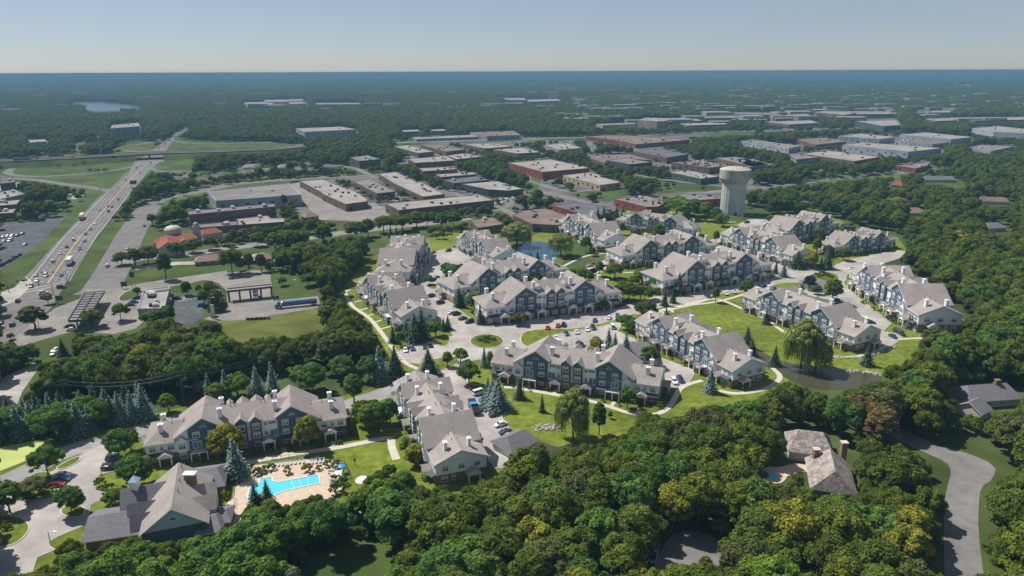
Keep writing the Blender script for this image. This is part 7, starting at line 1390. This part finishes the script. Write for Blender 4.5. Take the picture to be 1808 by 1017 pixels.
def free(x, y):
    o = np.fromiter(occ, np.int64, len(occ)); return ~np.isin(ids(x, y), o)
rng = np.random.default_rng(21); ALL = []
def passes(d0, d1, lst):
    for sp, hlo, hhi, rf, prob in lst:
        x, y, h, r = candidates(d0, d1, sp, hlo, hhi, rf, rng, prob)
        if occ: f = free(x, y); x, y, h, r = x[f], y[f], h[f], r[f]
        mark(x, y, r); ALL.append((x, y, h, r))
passes(95, 430, [(7.6, 12, 16.5, 0.43, 0.95), (5.5, 8, 11, 0.40, 0.9), (3.6, 4, 6.5, 0.42, 0.85)])
passes(430, 900, [(9.5, 11, 15, 0.44, 0.75), (7, 7, 10, 0.45, 0.75), (5.5, 4, 6, 0.5, 0.5)])
occ.clear(); passes(900, 1600, [(11, 11, 15, 0.5, 0.75), (8, 7, 10, 0.5, 0.7), (7, 5, 6.5, 0.55, 0.6)])
occ.clear(); ALL.append(candidates(1600, 3200, 15, 12, 17, 0.62, rng, 0.93)); ALL.append(candidates(3200, 6500, 27, 14, 21, 0.95, rng, 0.93)); ALL.append(candidates(6500, 12000, 62, 16, 26, 1.9, rng, 0.9))
X = np.concatenate([a[0] for a in ALL]); Y = np.concatenate([a[1] for a in ALL]); Hh = np.concatenate([a[2] for a in ALL]); Rr = np.concatenate([a[3] for a in ALL])
px, py, dd = project(X, Y, Hh*0.6); size = np.where((px > 0) & (px < 1808) & (py > 0) & (py < 1040), Rr/dd, 0); order = np.argsort(-size)
top = order[:190]; rest = order[190:]
print('woods', len(X))
seen = 0
SRC = []
LMK = [(60, 985, 'at the bottom left drive'), (200, 965, 'in front of the clubhouse carport'), (320, 960, 'in front of the clubhouse gable'), (430, 930, 'beside the clubhouse pool wing'), (500, 910, 'at the near edge of the pool deck'), (590, 920, 'below the right end of the pool'), (690, 880, 'below the pool lawn'), (790, 890, 'in front of the end-on row'), (640, 1000, 'by the shaded lower meadow'),
       (880, 860, 'behind the car park corner'), (960, 830, 'below the small pond'), (760, 990, 'at the bottom left of the foreground wood'), (900, 960, 'in the bottom middle of the foreground wood'), (1000, 900, 'in the heart of the foreground wood'), (1100, 800, 'along the top edge of the foreground wood'), (1130, 900, 'left of the cul-de-sac'), (1060, 990, 'at the bottom, left of the cul-de-sac'),
       (1220, 880, 'above the cul-de-sac'), (1220, 1000, 'in front of the cul-de-sac'), (1230, 770, 'below the curving south path'), (1330, 730, 'at the lawn corner left of the pond'), (1330, 850, 'left of the kidney pool'), (1350, 950, 'right of the cul-de-sac'), (1430, 730, 'behind the shake-roofed house'), (1440, 880, 'in front of the shake-roofed house'), (1540, 800, 'right of the shake-roofed house'), (1500, 960, 'at the bottom between cul-de-sac and road'),
       (1600, 880, 'left of the country road bend'), (1620, 980, 'left of the country road at the bottom'), (1600, 720, 'above the country road bend'), (1760, 900, 'right of the country road bend'), (1780, 980, 'right of the country road at the bottom'), (1680, 680, 'behind the blue-grey ranch house'), (1780, 760, 'beside the blue-grey ranch house'), (200, 620, 'behind the station meadow'), (300, 640, 'in the middle of the truck-stop wood'), (450, 630, 'below the pasture'), (560, 620, 'left of the short porch paths'), (100, 700, 'above the left conifer screen')]
for i in top:
    x_, y_ = float(px[i]), float(py[i]); rv = rt.random()
    tone = 'forest' if rv < 0.66 else 'green' if rv < 0.82 else 'olive' if rv < 0.9 else 'bright' if rv < 0.965 else 'yellow'
    if x_ < 700 and y_ > 820: tone = 'bright' if rv < 0.5 else 'green' if rv < 0.9 else 'silver'
    if 1500 < x_ < 1620 and 880 < y_ < 980 and rv < 0.6: tone = 'yellow'
    if 1490 < x_ < 1580 and 720 < y_ < 800 and rv < 0.5: tone = 'rust'
    vi = rt.randrange(7); wd = min(LMK, key=lambda q: (q[0]-x_)**2+((q[1]-y_)*1.3)**2)[2]
    sz = 'tall' if Hh[i] > 14.3 else 'medium' if Hh[i] > 10 else 'small'
    lb = '%s %s tree %s' % (sz, TONEWORD[tone], wd)
    c = tree(Vector((X[i], Y[i], 0)), float(Hh[i]), 'dec', tone, lb, lb.replace('tree', 'trees'), float(Rr[i]/(Hh[i]*DR[vi]/12)), vi)
    if tone == 'forest': SRC.append(c)
srcs = []
for k in range(7):
    for c in SRC:
        if c.data == DEC[k] and c not in srcs: srcs.append(c); break
print('sources', len(srcs))
def woods(name, idx, label):
    me = bpy.data.meshes.new(name); n = len(idx); co = np.zeros((n, 3), np.float32); co[:, 0] = X[idx]; co[:, 1] = Y[idx]; me.vertices.add(n); me.vertices.foreach_set('co', co.ravel())
    sc = np.zeros((n, 3), np.float32); k = RNG.integers(0, len(srcs), n); rad = np.array([DR[DEC.index(s.data)] for s in srcs])[k]
    sc[:, 0] = sc[:, 1] = Rr[idx]/rad; sc[:, 2] = Hh[idx]/12.0; rot = np.zeros((n, 3), np.float32); rot[:, 2] = RNG.uniform(0, 6.28, n)
    a = me.attributes.new('scl', 'FLOAT_VECTOR', 'POINT'); a.data.foreach_set('vector', sc.ravel()); a = me.attributes.new('rot', 'FLOAT_VECTOR', 'POINT'); a.data.foreach_set('vector', rot.ravel()); a = me.attributes.new('idx', 'INT', 'POINT'); a.data.foreach_set('value', k.astype(np.int32))
    o = link(bpy.data.objects.new(name, me)); g = bpy.data.node_groups.new(name, 'GeometryNodeTree'); g.interface.new_socket('Geometry', in_out='INPUT', socket_type='NodeSocketGeometry'); g.interface.new_socket('Geometry', in_out='OUTPUT', socket_type='NodeSocketGeometry')
    N = g.nodes; L = g.links; gi = N.new('NodeGroupInput'); go = N.new('NodeGroupOutput'); ip = N.new('GeometryNodeInstanceOnPoints'); g2i = N.new('GeometryNodeJoinGeometry')
    for s in reversed(srcs):
        oi = N.new('GeometryNodeObjectInfo'); oi.transform_space = 'ORIGINAL'; oi.inputs['Object'].default_value = s; oi.inputs['As Instance'].default_value = True; L.new(oi.outputs['Geometry'], g2i.inputs[0])
    def attr(nm, ty): q = N.new('GeometryNodeInputNamedAttribute'); q.data_type = ty; q.inputs['Name'].default_value = nm; return q.outputs['Attribute']
    L.new(gi.outputs[0], ip.inputs['Points']); L.new(g2i.outputs[0], ip.inputs['Instance']); ip.inputs['Pick Instance'].default_value = True
    L.new(attr('idx', 'INT'), ip.inputs['Instance Index']); L.new(attr('scl', 'FLOAT_VECTOR'), ip.inputs['Scale']); L.new(attr('rot', 'FLOAT_VECTOR'), ip.inputs['Rotation']); L.new(ip.outputs[0], go.inputs[0])
    md = o.modifiers.new('scatter', 'NODES'); md.node_group = g; return tag(o, label, 'woodland', kind='stuff')
woods('woodland', rest, 'dense green woodland of broadleaf trees filling the land round the complex and out to the horizon')
# far town: pale specks of houses among the distant woods
fm = MB(); rr = random.Random(9)
for _ in range(520):
    y = 1900*math.exp(rr.uniform(0, 1.75)); x = rr.uniform(-0.75, 0.75)*y; s = 1+y/4500; a, b = rr.uniform(6, 22), rr.uniform(6, 12); z = (17 if y < 3200 else 20)+rr.uniform(-2, 1.5)+max(0, y-6000)/1500
    if rr.random() < 0.5: x = rr.gauss(0.3, 0.2)*y
    fm.box(x-a*s, x+a*s, y-b*s, y+b*s, 0, z, rr.randrange(2))
for _ in range(95):
    y = rr.uniform(1500, 2700); x = rr.uniform(0.06, 0.75)*y; a, b = rr.uniform(18, 48), rr.uniform(12, 26)
    fm.box(x-a, x+a, y-b, y+b, 0, 11+rr.uniform(-2, 3), rr.randrange(2))
far = fm.build('far_town', [M['fw'], M['fg']]); tag(far, 'pale roofs of the distant town scattered through the far woods', 'far buildings', kind='stuff')
# ================================================================== HAZE
hz = MB(); hz.box(-45600, 45600, -700, 45600, -1.0, 111.0); ho = hz.build('haze', bpy.data.materials.new('haze_air')); hm = ho.data.materials[0]; hm.use_nodes = True; N = hm.node_tree.nodes; N.remove(N['Principled BSDF'])
pv = N.new('ShaderNodeVolumePrincipled'); pv.inputs['Color'].default_value = (0.165, 0.32, 0.46, 1); pv.inputs['Density'].default_value = 2.2e-4; pv.inputs['Anisotropy'].default_value = 0.0
hm.node_tree.links.new(pv.outputs[0], N['Material Output'].inputs['Volume']); tag(ho, kind='stuff', label='thin bluish summer haze over the whole landscape', cat='haze')
S.cycles.volume_step_rate = 10.0
